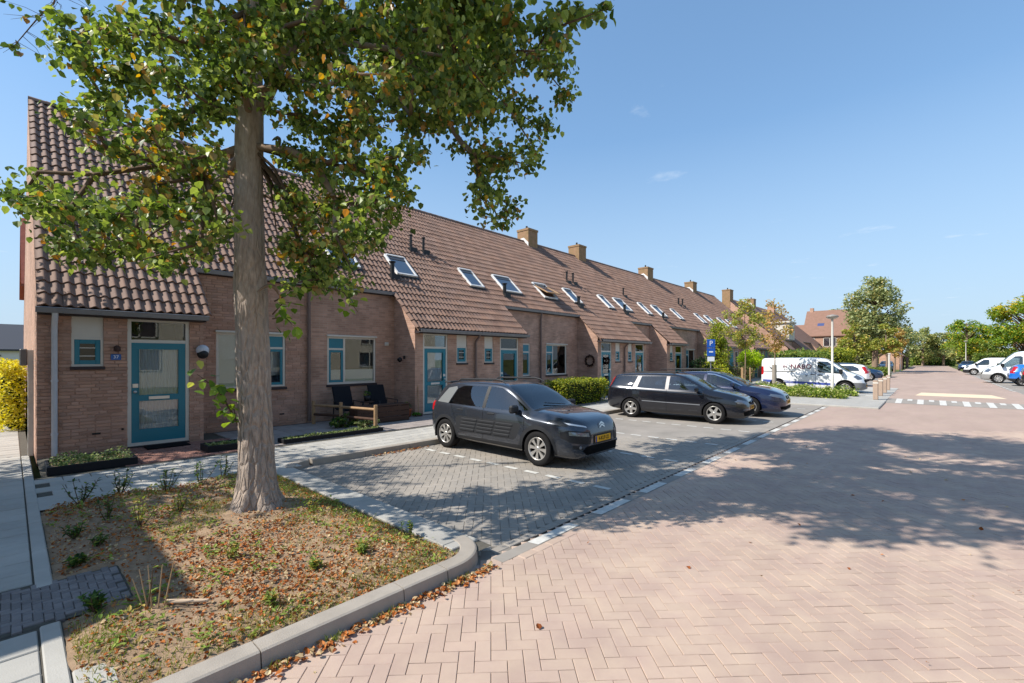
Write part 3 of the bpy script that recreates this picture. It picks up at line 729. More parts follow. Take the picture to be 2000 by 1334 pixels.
def sk(h, lst, sx=0):
    for s in lst: skylight(h, *s, sx=sx)
hA = unit('A', 'end terrace brick house number 37 with teal glazed door behind the big tree', .30, 5.50, True, 300, bricks=True, win='frost', winflip=True, wy=(3.33, 4.93), gable='left')
downpipe(hA, .52, EP, XP)
hB = unit('B', 'brick house with two dark garden chairs below its window', 5.50, 10.78, False, 300, win='wide', wy=(6.08, 7.62))
downpipe(hB, 5.53, ER, XR, m=m_pvcb); downpipe(hB, 10.74, EP, XP, m=m_pvcb)
hC = unit('C', 'brick house with a narrow teal window right of its white curtained door', 10.78, 15.85, True, 300, win='narrow', wy=(14.36, 15.04), door_kind='one')
downpipe(hC, 15.70, ER, XR, m=m_pvcb)
hD = unit('D', 'brick house with a wreath on its side wall and a clipped hedge before it', 15.85, 21.15, False, 200, win='wide', wy=(16.15, 17.72))
downpipe(hD, 21.12, EP, XP, m=m_pvcb)
hE = unit('E', 'brick house with a tilted small window beside a shrub at its door', 21.15, 26.35, True, 100, win='wide')
hF = unit('F', 'brick house whose dark porch side wall stands beside the tall leafy shrub', 26.35, 31.55, True, 0, win='wide', gable='left')
hG = unit('G', 'brick house half hidden by the tall leafy shrub', 31.55, 36.75, False, 0, win='wide')
hH = unit('H', 'brick house behind the blue parking sign', 36.75, 41.95, True, 0, detail=False)
hI = unit('I', 'brick house behind the thin staked young tree', 41.95, 47.15, False, 0, detail=False)
hJ = unit('J', 'last house of the first terrace next to the lit gable', 47.15, 52.35, True, 0, detail=False, gable='right')
# roof lights, vents and chimneys measured on the slope
sk(hB, [(6.55, 7.45), (8.80, 9.62)]); sk(hC, [(12.15, 12.9), (14.1, 15.2)]); skylight(hD, 16.82, 17.85, opened=True); sk(hD, [(19.25, 20.0)])
sk(hE, [(22.65, 23.25), (24.35, 25.4)]); sk(hF, [(27.5, 28.1), (29.45, 30.4)]); sk(hG, [(32.6, 33.3)]); sk(hH, [(37.2, 38.0), (39.4, 40.4)]); sk(hI, [(42.6, 43.6), (45.0, 45.9)])
for h_, l in ((hB, [(8.62, -13.30, .42, .075), (10.44, -14.84, .5, .05)]), (hC, [(11.05, -14.85, .5, .05), (14.0, -13.2, .42, .075)]), (hD, [(19.5, -13.2, .42, .075), (20.8, -14.87, .5, .05)]), (hE, [(21.4, -14.87, .5, .05), (24.25, -13.2, .42, .075)]), (hF, [(26.75, -14.65, .45, .05), (29.3, -13.1, .42, .075)]), (hG, [(36.2, -14.9, .5, .06)]), (hH, [(37.0, -14.9, .5, .06)]), (hJ, [(48.6, -14.6, .5, .08), (49.2, -14.6, .5, .08)])):
    for y, x, hh, r in l: ventpipe(h_, y, x, hh, r)
chimney(hD, 20.25, 21.1); chimney(hE, 25.45, 26.3, flash=False); chimney(hG, 35.5, 36.5); chimney(hI, 45.3, 46.3)
# small things on the walls of the first houses
tag_m = mat('enamel_blue', srgb(30,92,160), .3, .5)
np_ = bw(MB().box(XP+.004, XP+.012, 1.36-.075, 1.36+.075, 1.82, 1.93, ch=.003), 'number_plate', tag_m, hA)
text('house_number', '37', .085, mat('enamel_white', srgb(238,238,238), .4, .4), np_, Matrix.Translation((XP+.0125, 1.36, 1.875)) @ Matrix.Rotation(rad(90), 4, 'Z') @ Matrix.Rotation(rad(90), 4, 'X'))
b = MB(); b.lathe([(0, 0), (.09, 0), (.12, .04), (.125, .08), (.10, .14), (.05, .18), (0, .19)], 16, Matrix.Translation((XP+.01, 2.76, 2.02)) @ Matrix.Rotation(rad(90), 4, 'Y'))
wl_ = tag(b.build('bulkhead_lamp', mat('lamp_glass', srgb(200,200,205), .12, .6)), 'round glass wall lamp on brick right of door 37', 'wall lamp')
MB().lathe([(0, .19), (.085, .15), (.11, .09), (.06, .195), (0, .2)], 16, Matrix.Translation((XP+.012, 2.76, 1.95)) @ Matrix.Rotation(rad(90), 4, 'Y')).build('lamp_base', m_black, wl_)
b = MB(); b.box(XP+.002, XP+.05, 1.33, 1.40, 2.02, 2.06); b.lathe([(.02, 0), (.05, -.03), (.055, -.10), (.02, -.12)], 8, Matrix.Translation((XP+.07, 1.37, 2.10)))
tag(b.build('door_bell_ornament', mat('rust_iron', srgb(70,48,42), .7, .4)), 'small rusty iron ornament above the house number 37', 'wall ornament')
b = MB(); b.box(XP+.003, XP+.012, 1.02, 1.14, .42, .455); bw(b, 'air_vent', m_black, hA)
bw(MB().box(XP+.003, XP+.012, 1.44, 1.475, .46, .50), 'air_vent', m_black, hA)
bw(MB().box(XR+.003, XR+.012, 4.78, 4.9, .36, .395), 'air_vent', m_black, hA)
tag(MB().box(-11.43, -11.0, 1.75, 2.45, .102, .125, ch=.008).build('door_mat', mat('coir_black', srgb(24,22,24), .95, .1)), 'black door mat in front of door 37', 'door mat')
b = MB(); b.box(XR, XR+.05, 7.93, 8.06, 2.24, 2.36, ch=.012); b.box(XR+.05, XR+.09, 7.95, 8.04, 2.26, 2.33, ch=.012)
tag(b.build('alarm_siren', m_cream), 'cream alarm box high on brick right of the wide window', 'alarm box')
# gable-side fittings: white post with letter box at the corner
b = MB(); b.box(-11.95, -11.87, .2, .275, .1, 2.0, ch=.006); o = tag(b.build('white_duct', m_cream), 'white upright duct on the sunlit gable corner', 'duct')
tag(MB().box(-12.02, -11.86, .10, .198, 1.72, 2.02, ch=.015).build('meter_box', mat('grey_box', srgb(110,108,106), .5, .4)), 'small grey box on top of the white duct at the gable', 'meter box')
# ------------------------------------------------------------------ vehicles
def pchip(pts):
    xs = [p[0] for p in pts]; ys = [p[1] for p in pts]; n = len(xs)
    h = [xs[i+1]-xs[i] for i in range(n-1)]; d = [(ys[i+1]-ys[i])/h[i] for i in range(n-1)]; m = [0]*n
    m[0] = d[0]; m[-1] = d[-1]
    for i in range(1, n-1):
        if d[i-1]*d[i] > 0:
            w1, w2 = 2*h[i]+h[i-1], h[i]+2*h[i-1]; m[i] = (w1+w2)/(w1/d[i-1]+w2/d[i])
    def f(x):
        if x <= xs[0]: return ys[0]
        if x >= xs[-1]: return ys[-1]
        i = next(k for k in range(n-1) if x <= xs[k+1]); t = (x-xs[i])/h[i]
        return (1+2*t)*(1-t)**2*ys[i]+t*(1-t)**2*h[i]*m[i]+t*t*(3-2*t)*ys[i+1]+t*t*(t-1)*h[i]*m[i+1]
    return f
def inpoly(p, poly):
    x, y = p; c = False; n = len(poly)
    for i in range(n):
        a, b = poly[i], poly[i-1]
        if (a[1] > y) != (b[1] > y) and x < (b[0]-a[0])*(y-a[1])/(b[1]-a[1])+a[0]: c = not c
    return c
PRJ = {'side': (0, 2), 'top': (0, 1), 'front': (1, 2), 'rear': (1, 2)}
PRED = {'side': lambda n: abs(n.y) > .42 and n.z > -.6, 'top': lambda n: n.z > .12 and abs(n.y) < .72, 'front': lambda n: n.x > .22, 'rear': lambda n: n.x < -.22}
def circ(cx, cz, r, n=28, a0=0, a1=360): return [(cx+r*math.cos(rad(a0+(a1-a0)*i/n)), cz+r*math.sin(rad(a0+(a1-a0)*i/n))) for i in range(n)]
def mir(poly): return [(-a, b) for a, b in poly]
def seam(pts, w_=.009):
    L = []; R_ = []
    for i, p in enumerate(pts):
        a = pts[max(i-1, 0)]; c = pts[min(i+1, len(pts)-1)]; d = Vector((c[0]-a[0], c[1]-a[1])).normalized()
        L.append((p[0]-d.y*w_/2, p[1]+d.x*w_/2)); R_.append((p[0]+d.y*w_/2, p[1]-d.x*w_/2))
    return L+R_[::-1]
def car_shell(S):
    """lofted body, cut along the mask outlines; returns {part: mesh data}"""
    f = {k: pchip(S[k]) for k in ('top', 'belt', 'bot', 'w', 'wr')}
    x0, x1 = S['top'][0][0], S['top'][-1][0]; L = x1-x0; xs = set()
    ns = 64
    for i in range(ns+1): xs.add(round(x0+L*(i/ns), 4))
    for k in (.004, .01, .018, .028, .04, .055, .075, .1, .13): xs.add(round(x0+k*2, 4)); xs.add(round(x1-k*2, 4))
    xs = sorted(xs); bm = bmesh.new(); rings = []
    cb = S.get('bulge', .02)
    for x in xs:
        b, t, w_, wr = f['bot'](x), f['top'](x), f['w'](x), f['wr'](x); zb = min(f['belt'](x), b+.80*(t-b)); zr = max(zb+.012, t-S.get('drop', .055)*min(1, (t-b)/.8)); wr = min(wr, w_*.96)
        zm = b+.42*(zb-b); H = zb-b; sh = w_*.965
        rows = [(0, b), (w_*.6, b), (w_*.90, b+.008), (w_*.955, b+.05*min(1, H/.5)), (w_*.985, b+.14*min(1, H/.5)), (w_, zm), (w_*.998, zm+(zb-zm)*.55), (w_*.988, zm+(zb-zm)*.85), (w_*.978, zb-.012*min(1, H/.5)), (sh, zb+.004)]
        for k in (.25, .5, .75, 1): rows.append((sh+(wr-sh)*k+cb*math.sin(k*math.pi)*.5, zb+.004+(zr-zb-.004)*k))
        rows += [(wr-.022, zr+(t-zr)*.40), (wr*.87, zr+(t-zr)*.72), (wr*.6, zr+(t-zr)*.92), (wr*.3, zr+(t-zr)*.985), (0, t)]
        ring = [bm.verts.new((x, y, z)) for y, z in rows]; left = [ring[0]]+[bm.verts.new((x, -y, z)) for y, z in rows[1:-1]]+[ring[-1]]
        rings.append((ring, left))
    n = len(rings[0][0])
    for (a, al), (b, bl) in zip(rings, rings[1:]):
        for k in range(n-1):
            bm.faces.new((a[k], a[k+1], b[k+1], b[k])); bm.faces.new((al[k], bl[k], bl[k+1], al[k+1]))
    for (rg, lf), s in ((rings[0], 1), (rings[-1], -1)):
        for k in range(n-1):
            q = [rg[k], lf[k], lf[k+1], rg[k+1]]; u = []
            for v in q:
                if v not in u: u.append(v)
            if len(u) >= 3: bm.faces.new(u if s > 0 else u[::-1])
    bmesh.ops.recalc_face_normals(bm, faces=bm.faces)
    for nm, prj, poly in S['masks']:
        a, b = PRJ[prj]; pr = PRED[prj]
        polys = [poly] + ([mir(poly)] if prj in ('front', 'rear') else [[(x, -y) for x, y in poly]] if prj == 'top' else [])
        for P in polys:
            for i in range(len(P)):
                p, q = P[i], P[(i+1) % len(P)]
                lo = (min(p[0], q[0])-.002, min(p[1], q[1])-.002); hi = (max(p[0], q[0])+.002, max(p[1], q[1])+.002)
                d = Vector((q[0]-p[0], q[1]-p[1]))
                if d.length < 1e-5: continue
                co = [0, 0, 0]; no = [0, 0, 0]; co[a], co[b] = p; no[a], no[b] = -d.y, d.x
                fs = []
                for fc in bm.faces:
                    if not pr(fc.normal): continue
                    ca = [v.co[a] for v in fc.verts]; cb_ = [v.co[b] for v in fc.verts]
                    if max(ca) < lo[0] or min(ca) > hi[0] or max(cb_) < lo[1] or min(cb_) > hi[1]: continue
                    fs.append(fc)
                if not fs: continue
                es = {e for fc in fs for e in fc.edges}; vs = {v for fc in fs for v in fc.verts}
                bmesh.ops.bisect_plane(bm, geom=fs+list(es)+list(vs), dist=1e-5, plane_co=co, plane_no=no)
    bm.normal_update(); parts = {}
    for fc in bm.faces:
        c = fc.calc_center_median(); pt = 'body'
        for nm, prj, poly in S['masks']:
            a, b = PRJ[prj]
            if not PRED[prj](fc.normal): continue
            q = (c[a], abs(c[b]) if prj == 'top' else c[b])
            if prj in ('front', 'rear'): q = (abs(c.y), c.z)
            if inpoly(q, poly): pt = nm
        if pt[0] == '-': continue
        if pt[-1] == '*': pt = pt[:-1]+('|L' if c.y > 0 else '|R')
        parts.setdefault(pt, []).append(fc)
    out = {}
    for pt, fs in parts.items():
        idx = {}; vs = []; nr = []; fl = []
        for fc in fs:
            l = []
            for v in fc.verts:
                if v.index not in idx or True:
                    if v not in idx: idx[v] = len(vs); vs.append(v.co.copy()); nr.append(v.normal.copy())
                l.append(idx[v])
            fl.append(l)
        out[pt] = (vs, fl, nr)
    bm.free(); return out
m_tyre = mat('tyre', srgb(30,29,29), .85, .2, var=.2, vscale=20)
m_rim = mat('alloy', srgb(190,186,180), .35, .5, metal=.7)
m_well = mat('wheel_well', srgb(14,14,15), .9, .1)
m_clad = mat('black_cladding', srgb(38,39,42), .6, .35, var=.06)
m_carglass = glass_mat('car_glass', (.40,.47,.47), .13)
m_cabin = mat('cabin_black', srgb(30,30,33), .8, .2)
def cabin(L0, roof=1.2):
    def f(b):
        for x, ys in ((-.15, (-.37, .37)), (-1.02, (-.38, .38))):
            for y in ys:
                b.box(x-.05, x+.42, y-.24, y+.24, .38, .56, ch=.05); b.box(-.07, .07, -.23, .23, 0, .56, ch=.05, M=Matrix.Translation((x-.05, y, .5)) @ Matrix.Rotation(rad(-16), 4, 'Y')); b.box(-.05, .05, -.13, .13, .58, .76, ch=.04, M=Matrix.Translation((x-.05, y, .5)) @ Matrix.Rotation(rad(-12), 4, 'Y'))
        b.box(L0-.32, L0+.02, -.66, .66, .55, .90, ch=.06); b.lathe([(.16,0),(.18,.015),(.16,.03),(.155,.015),(.16,0)], 16, Matrix.Translation((L0-.42, .37, .86)) @ Matrix.Rotation(rad(70), 4, 'Y')); b.box(-1.6, L0, -.70, .70, .28, .36)
    return f
m_lamp = mat('headlamp', srgb(120,128,138), .1, .7, metal=.6)
m_red = mat('tail_lamp', srgb(170,22,28), .15, .6)
m_plate = mat('plate_yellow', srgb(236,172,20), .5, .3)
m_plateblue = mat('plate_blue', srgb(30,60,150), .5, .3)
m_ink = mat('plate_ink', srgb(20,18,16), .6, .3)
m_seam = mat('panel_gap', srgb(10,10,11), .8, .1)
m_chrome = mat('chrome', srgb(220,220,222), .12, .6, metal=1)
def paint(nm, c, metal=.0): return mat('paint_'+nm, c, .22, .5, metal=metal, coat=1.0, var=.02, vscale=2)
def wheel_meshes(r, wid, n, style):
    key = (r, wid, n, style)
    if key in WH: return WH[key]
    M = Matrix.Rotation(rad(90), 4, 'X')        # lathe axis -> -y (outer face towards -y)
    t = MB(); ri = r*.66
    t.lathe([(ri*.97, -wid/2+.02), (ri*1.02, -wid/2), (r*.93, -wid/2), (r*.985, -wid/2+.018), (r, -wid/2+.05), (r, wid/2-.05), (r*.985, wid/2-.018), (r*.93, wid/2), (ri*1.04, wid/2), (ri*.99, wid/2-.012), (ri*.97, wid/2-.03)], 36, M)
    tm = t.build('tyre', m_tyre); me_t = tm.data; bpy.data.objects.remove(tm)
    b = MB(); zf = wid/2
    b.lathe([(ri*.90, zf-.055), (ri*.92, zf-.012), (ri*1.0, zf-.004), (ri*1.02, zf-.02), (ri*.97, zf-.06), (ri*.95, -wid/2+.03)], 36, M)
    b.lathe([(0, zf-.012), (r*.09, zf-.012), (r*.15, zf-.022), (r*.16, zf-.06)], 20, M)
    for k in range(n):
        a = 2*math.pi*k/n
        if style == 'petal': prof = [(r*.12, .018), (r*.30, .020), (r*.48, .030), (ri*.95, .046)]
        else: prof = [(r*.12, .046), (r*.30, .040), (r*.48, .036), (ri*.95, .044)]
        top = []; bot = []
        for rr, hw in prof:
            zz = zf-.016-.008*math.sin((rr/ri)*math.pi)
            for s in (-1, 1):
                lx, ly = rr, s*hw*r/.32
                if style == 'petal' and rr > r*.29: ly *= 1
                x, y = lx*math.cos(a)-ly*math.sin(a), lx*math.sin(a)+ly*math.cos(a)
                top.append(M @ Vector((x, y, zz))); bot.append(M @ Vector((x, y, zz-.035)))
        m_ = len(prof); vs = top+bot; o = 2*m_; fs = []
        for i in range(m_-1):
            j = 2*i; fs += [(j, j+1, j+3, j+2), (o+j, j, j+2, o+j+2), (j+1, o+j+1, o+j+3, j+3)]
        b.mesh(vs, fs, 0)
    b.lathe([(ri*.94, zf-.07), (0.01, zf-.08)], 24, M, 1)
    rm = b.build('rim', [m_rim, m_well]); me_r = rm.data; bpy.data.objects.remove(rm)
    hb = MB(); hb.lathe([(0, -wid/2), (r*.6, -wid/2+.01), (r*.6, wid/2-.1), (0, wid/2-.1)], 16, M); ho = hb.build('wheel', m_well); me_h = ho.data; bpy.data.objects.remove(ho)
    WH[key] = (me_h, me_t, me_r); return WH[key]
WH = {}
def sub_mb(b, fl):
    q = MB(); mp = {}
    for i in fl:
        f = []
        for v in b.f[i]:
            if v not in mp: mp[v] = len(q.v); q.v.append(b.v[v])
            f.append(mp[v])
        q.f.append(tuple(f)); q.mi.append(b.mi[i]); q.sm.append(b.sm[i])
    return q
def by_side(b):
    return [sub_mb(b, [i for i, f in enumerate(b.f) if (b.v[f[0]][1] > 0) == s]) for s in (True, False)]
def parts_of(b):
    """one collection of faces per connected piece (caps share positions with their tube)"""
    par = {}
    def fd(a):
        while par.setdefault(a, a) != a: a = par[a]
        return a
    key = lambda v: tuple(round(c, 4) for c in b.v[v])
    for f in b.f:
        for v in f[1:]: par[fd(key(v))] = fd(key(f[0]))
    gr = {}
    for i, f in enumerate(b.f): gr.setdefault(fd(key(f[0])), []).append(i)
    return [sub_mb(b, g) for g in gr.values()]
SHELLS = {}
def car(kind, S, label, loc, rz, paintm, plate=None, group=None, scale=1, cat='car', name='parked_car', overrides={}):
    c = thing(name, label, cat, loc, rz, group); c.scale = (scale,)*3
    if kind not in SHELLS: SHELLS[kind] = car_shell(S)
    pm = dict(body=paintm, clad=m_clad, glass=m_carglass, lamp=m_lamp, red=m_red, seam=m_seam, black=m_black, grille=m_seam, chrome=m_chrome, bump=m_clad, drl=mat('running_lamp', srgb(214,220,226), .15, .6))
    pm.update(overrides)
    for pt, (vs, fs, nr) in SHELLS[kind].items():
        base = pt.split('|')[0]; nm, _, mk = base.partition(':'); mk = mk or nm
        me = bpy.data.meshes.new(nm); me.from_pydata([tuple(v) for v in vs], [], fs); me.materials.append(pm.get(mk, paintm))
        me.polygons.foreach_set('use_smooth', [True]*len(fs)); me.update()
        try: me.normals_split_custom_set_from_vertices([tuple(n) for n in nr])
        except Exception: pass
        o = link(nm, me, c)
        if mk == 'glass': o.scale = (1, .9965, 1)
    # wheels and wells
    r, wid = S['wheel'][:2]; W = max(p[1] for p in S['w'])
    wm = wheel_meshes(r, wid, *S['wheel'][2:])
    for ax in S['axles']:
        for s in (-1, 1):
            h = link('wheel', wm[0], c); h.location = (ax, s*(W-wid/2-.015), r); h.rotation_euler = (0, R.uniform(0, 6), 0) if s < 0 else (0, R.uniform(0, 6), math.pi)
            link('tyre', wm[1], h); link('rim', wm[2], h)
            b = MB(); ar = S['arch']; yo, yi = s*(W*.985), s*(W-.34); vs = []; n = 18
            for i in range(n+1):
                a = rad(-15+210*i/n); vs += [(ax+ar*math.cos(a), yo, r+ar*math.sin(a)), (ax+ar*math.cos(a), yi, r+ar*math.sin(a))]
            b.mesh(vs, [(2*i, 2*i+1, 2*i+3, 2*i+2) for i in range(n)]); b.mesh([(ax, yi, r)]+[vs[2*i+1] for i in range(n+1)], [(0, i+1, i+2) for i in range(n)]); b.build('wheel_well', m_well, c)
    for nm, bld, m in S.get('extra', []):
        b = MB(); bld(b); mm = m if m != 'paint' else paintm
        for q in (parts_of(b) if nm != 'mirror' else by_side(b)): q.build(nm, mm, c)
    if plate:
        for (px_, pz, ry, front) in S['plates']:
            s = 1 if front else -1
            b = MB(); b.box(-.006, .006, -.26, .26, -.056, .056, ch=.004); b.box(.0062, .0068, s*-.257, s*-.215, -.052, .052, 1)
            p = b.build('number_plate', [m_plate, m_plateblue], c, (px_, 0, pz)); p.rotation_euler = (0, ry, 0 if front else math.pi)
            text('plate_text', plate, .098, m_ink, p, Matrix.Translation((.008, .018, 0)) @ Matrix.Rotation(rad(90), 4, 'Z') @ Matrix.Rotation(rad(90), 4, 'X') @ Matrix.Diagonal((.93, 1, 1, 1)))
    return c
def mirror_b(x, y, z, s=1.0):
    def f(b):
        for sy in (-1, 1):
            M = Matrix.Translation((x, sy*y, z)) @ Matrix.Rotation(sy*rad(-8), 4, 'Z'); b.box(-.05*s, .06*s, -.11*s, .11*s, -.07*s, .075*s, ch=.03, M=M); b.box(-.02, .03, -.03, .03, -.10, -.04, M=Matrix.Translation((x, sy*(y-.10), z)))
    return f
def handles(hs, y):
    def f(b):
        for x, z in hs:
            for s in (-1, 1): b.box(x-.10, x+.10, s*(y)-.012, s*(y)+.02, z-.018, z+.018, ch=.008)
    return f
def arches(ax, r, ar, trim=0):
    m = []
    for a in ax:
        if trim: m.append(('wheel_arch:clad*', 'side', circ(a, r, trim)))
        m.append(('-', 'side', circ(a, r, ar)+[]))
    return m
# --- compact crossover with bumper panels on its flanks
CA = dict(top=[(-1.985,.80),(-1.975,.92),(-1.93,1.02),(-1.85,1.10),(-1.62,1.345),(-1.45,1.42),(-1.1,1.455),(-.5,1.475),(0,1.465),(.30,1.425),(.62,1.29),(1.16,1.00),(1.35,.98),(1.65,.945),(1.9,.895),(2.04,.835),(2.11,.755),(2.15,.62)],
    belt=[(-1.985,.74),(-1.8,.97),(-1,.955),(0,.925),(1.0,.905),(1.5,.85),(2.0,.70),(2.15,.52)], bot=[(-1.985,.36),(-1.9,.30),(-1.5,.24),(0,.215),(1.5,.20),(2.0,.19),(2.15,.24)],
    w=[(-1.985,.58),(-1.93,.70),(-1.8,.79),(-1.5,.85),(-1.0,.865),(0,.862),(1.0,.865),(1.45,.855),(1.75,.81),(1.95,.735),(2.07,.635),(2.15,.49)],
    wr=[(-1.985,.50),(-1.8,.60),(-1.5,.60),(-.5,.615),(.2,.615),(.7,.655),(1.16,.73),(1.6,.71),(1.95,.60),(2.15,.42)],
    axles=(1.2975,-1.2975), wheel=(.315,.20,8,'petal'), arch=.355, drop=.06,
    masks=[('sill_cladding:clad*','side',[(-.98,.10),(.98,.10),(.98,.335),(-.98,.335)])]+
      [('side_window:glass*','side',[(-.07,.965),(-.07,1.375),(.22,1.365),(.52,1.25),(1.0,.985),(.92,.955)]),('side_window:glass*','side',[(-1.20,.985),(-.16,.965),(-.16,1.378),(-.9,1.362),(-1.06,1.30)]),
       ('door_pillar:black*','side',[(-.16,.955),(-.07,.955),(-.07,1.38),(-.16,1.38)]),
       ('rear_quarter_panel:quarter*','side',[(-1.62,1.00),(-1.22,.985),(-1.09,1.30),(-1.14,1.345),(-1.40,1.30)]),
       ('flank_panel:bump*','side',[(-.93,.46),(-.88,.415),(.72,.415),(.80,.46),(.92,.70),(.86,.745),(-.84,.745),(-.93,.69)]),
       ('panel_gap:seam','side',seam([(.98,.40),(.99,.80),(.95,.95)])),('panel_gap:seam','side',seam([(-.11,.33),(-.11,.955)])),('panel_gap:seam','side',seam([(-.95,.62),(-.98,.75),(-1.12,.98)])),
       ('windscreen:glass','top',[(.30,-.01),(.30,.50),(.42,.555),(1.08,.665),(1.13,.50),(1.155,-.01)]),
       ('rear_window:glass','rear',[(-.01,1.10),(.50,1.10),(.46,1.33),(-.01,1.34)]),
       ('tail_light:red*','side',[(-1.99,.80),(-1.70,.90),(-1.72,1.0),(-1.99,1.02)]),('tail_light:red*','rear',[(.50,.80),(.80,.80),(.80,1.0),(.52,1.0)]),
       ('running_light:drl*','front',[(.44,.735),(.70,.79),(.72,.825),(.46,.765)]),
       ('lamp_surround:black*','front',[(.40,.44),(.72,.48),(.80,.56),(.80,.66),(.74,.70),(.40,.66),(.36,.56)]),
       ('headlight:lamp*','front',[(.43,.58),(.74,.615),(.74,.675),(.43,.645)]),
       ('lower_grille:grille','front',[(-.01,.27),(.50,.27),(.58,.34),(.50,.42),(-.01,.42)]),
       ('plate_panel:black','front',[(-.01,.43),(.32,.43),(.32,.60),(-.01,.60)]),
       ('fog_lamp_recess:black*','front',[(.56,.36),(.70,.38),(.72,.44),(.58,.43)]),
       ('cowl:black','top',[(1.10,-.01),(1.10,.70),(1.19,.68),(1.19,-.01)])],
    plates=[(2.160,.515,0,True),(-1.992,.60,0,False)],
    extra=[('mirror', mirror_b(.80,.93,1.0), m_clad), ('door_handle', handles([(.12,.855),(-.80,.875)],.848), m_clad),
      ('roof_bar', lambda b: [b.tube([(-1.15,s*.585,1.455),(-1.05,s*.585,1.50),(.05,s*.60,1.525),(.22,s*.60,1.50),(.30,s*.605,1.45)],[.012,.022,.022,.02,.012],8) for s in (-1,1)], m_clad),
      ('spoiler', lambda b: b.box(-1.72,-1.50,-.52,.52,1.40,1.435,ch=.012), m_clad),
      ('aerial', lambda b: b.tube([(-1.1,0,1.45),(-1.28,0,1.66)],.006,5), m_black),
      ('fog_lamp', lambda b: [b.box(2.065,2.10,s*.60-.03,s*.60+.03,.375,.43,ch=.01) for s in (-1,1)], m_lamp),
      ('wiper', lambda b: b.tube([(1.10,.30,1.035),(1.0,-.25,1.09)],.008,5), m_black),
      ('chevron_badge', lambda b: [b.mesh([(2.145-.012*k,-.085,.70+k*.045),(2.138-.012*k,0,.745+k*.045),(2.145-.012*k,.085,.70+k*.045),(2.142-.012*k,.085,.718+k*.045),(2.134-.012*k,0,.765+k*.045),(2.142-.012*k,-.085,.718+k*.045)],[(0,1,4,5),(1,2,3,4)]) for k in (0,1)], m_chrome)])
CA['masks'] += arches(CA['axles'], .315, .355, .425)
def capsules(b):
    for s in (-1, 1):
        for row, z in enumerate((.475, .545, .615, .685)):
            for x0_, x1_ in ((-.80,-.36),(-.30,.14),(.20,.62)):
                b.box(x0_+row*.02, x1_+row*.03, s*.858, s*.873, z-.024, z+.024, ch=.012)
CA['extra'].append(('flank_capsule', capsules, m_clad)); CA['extra'].append(('cabin_seat', cabin(1.0), m_cabin))
m_cagrey = paint('graphite', srgb(60,64,72), .5)
cactus = car('cactus', CA, 'dark grey crossover with black flank panels parked nearest the tree', (-6.19, 6.87, .002), 0, m_cagrey, '4-KLP-22', 'cars in the front parking bays', .945, overrides={'quarter': mat('quarter_sun_tone', srgb(112,114,114), .3, .5)})  # rear quarter paler than the body: reflected sun put into its colour
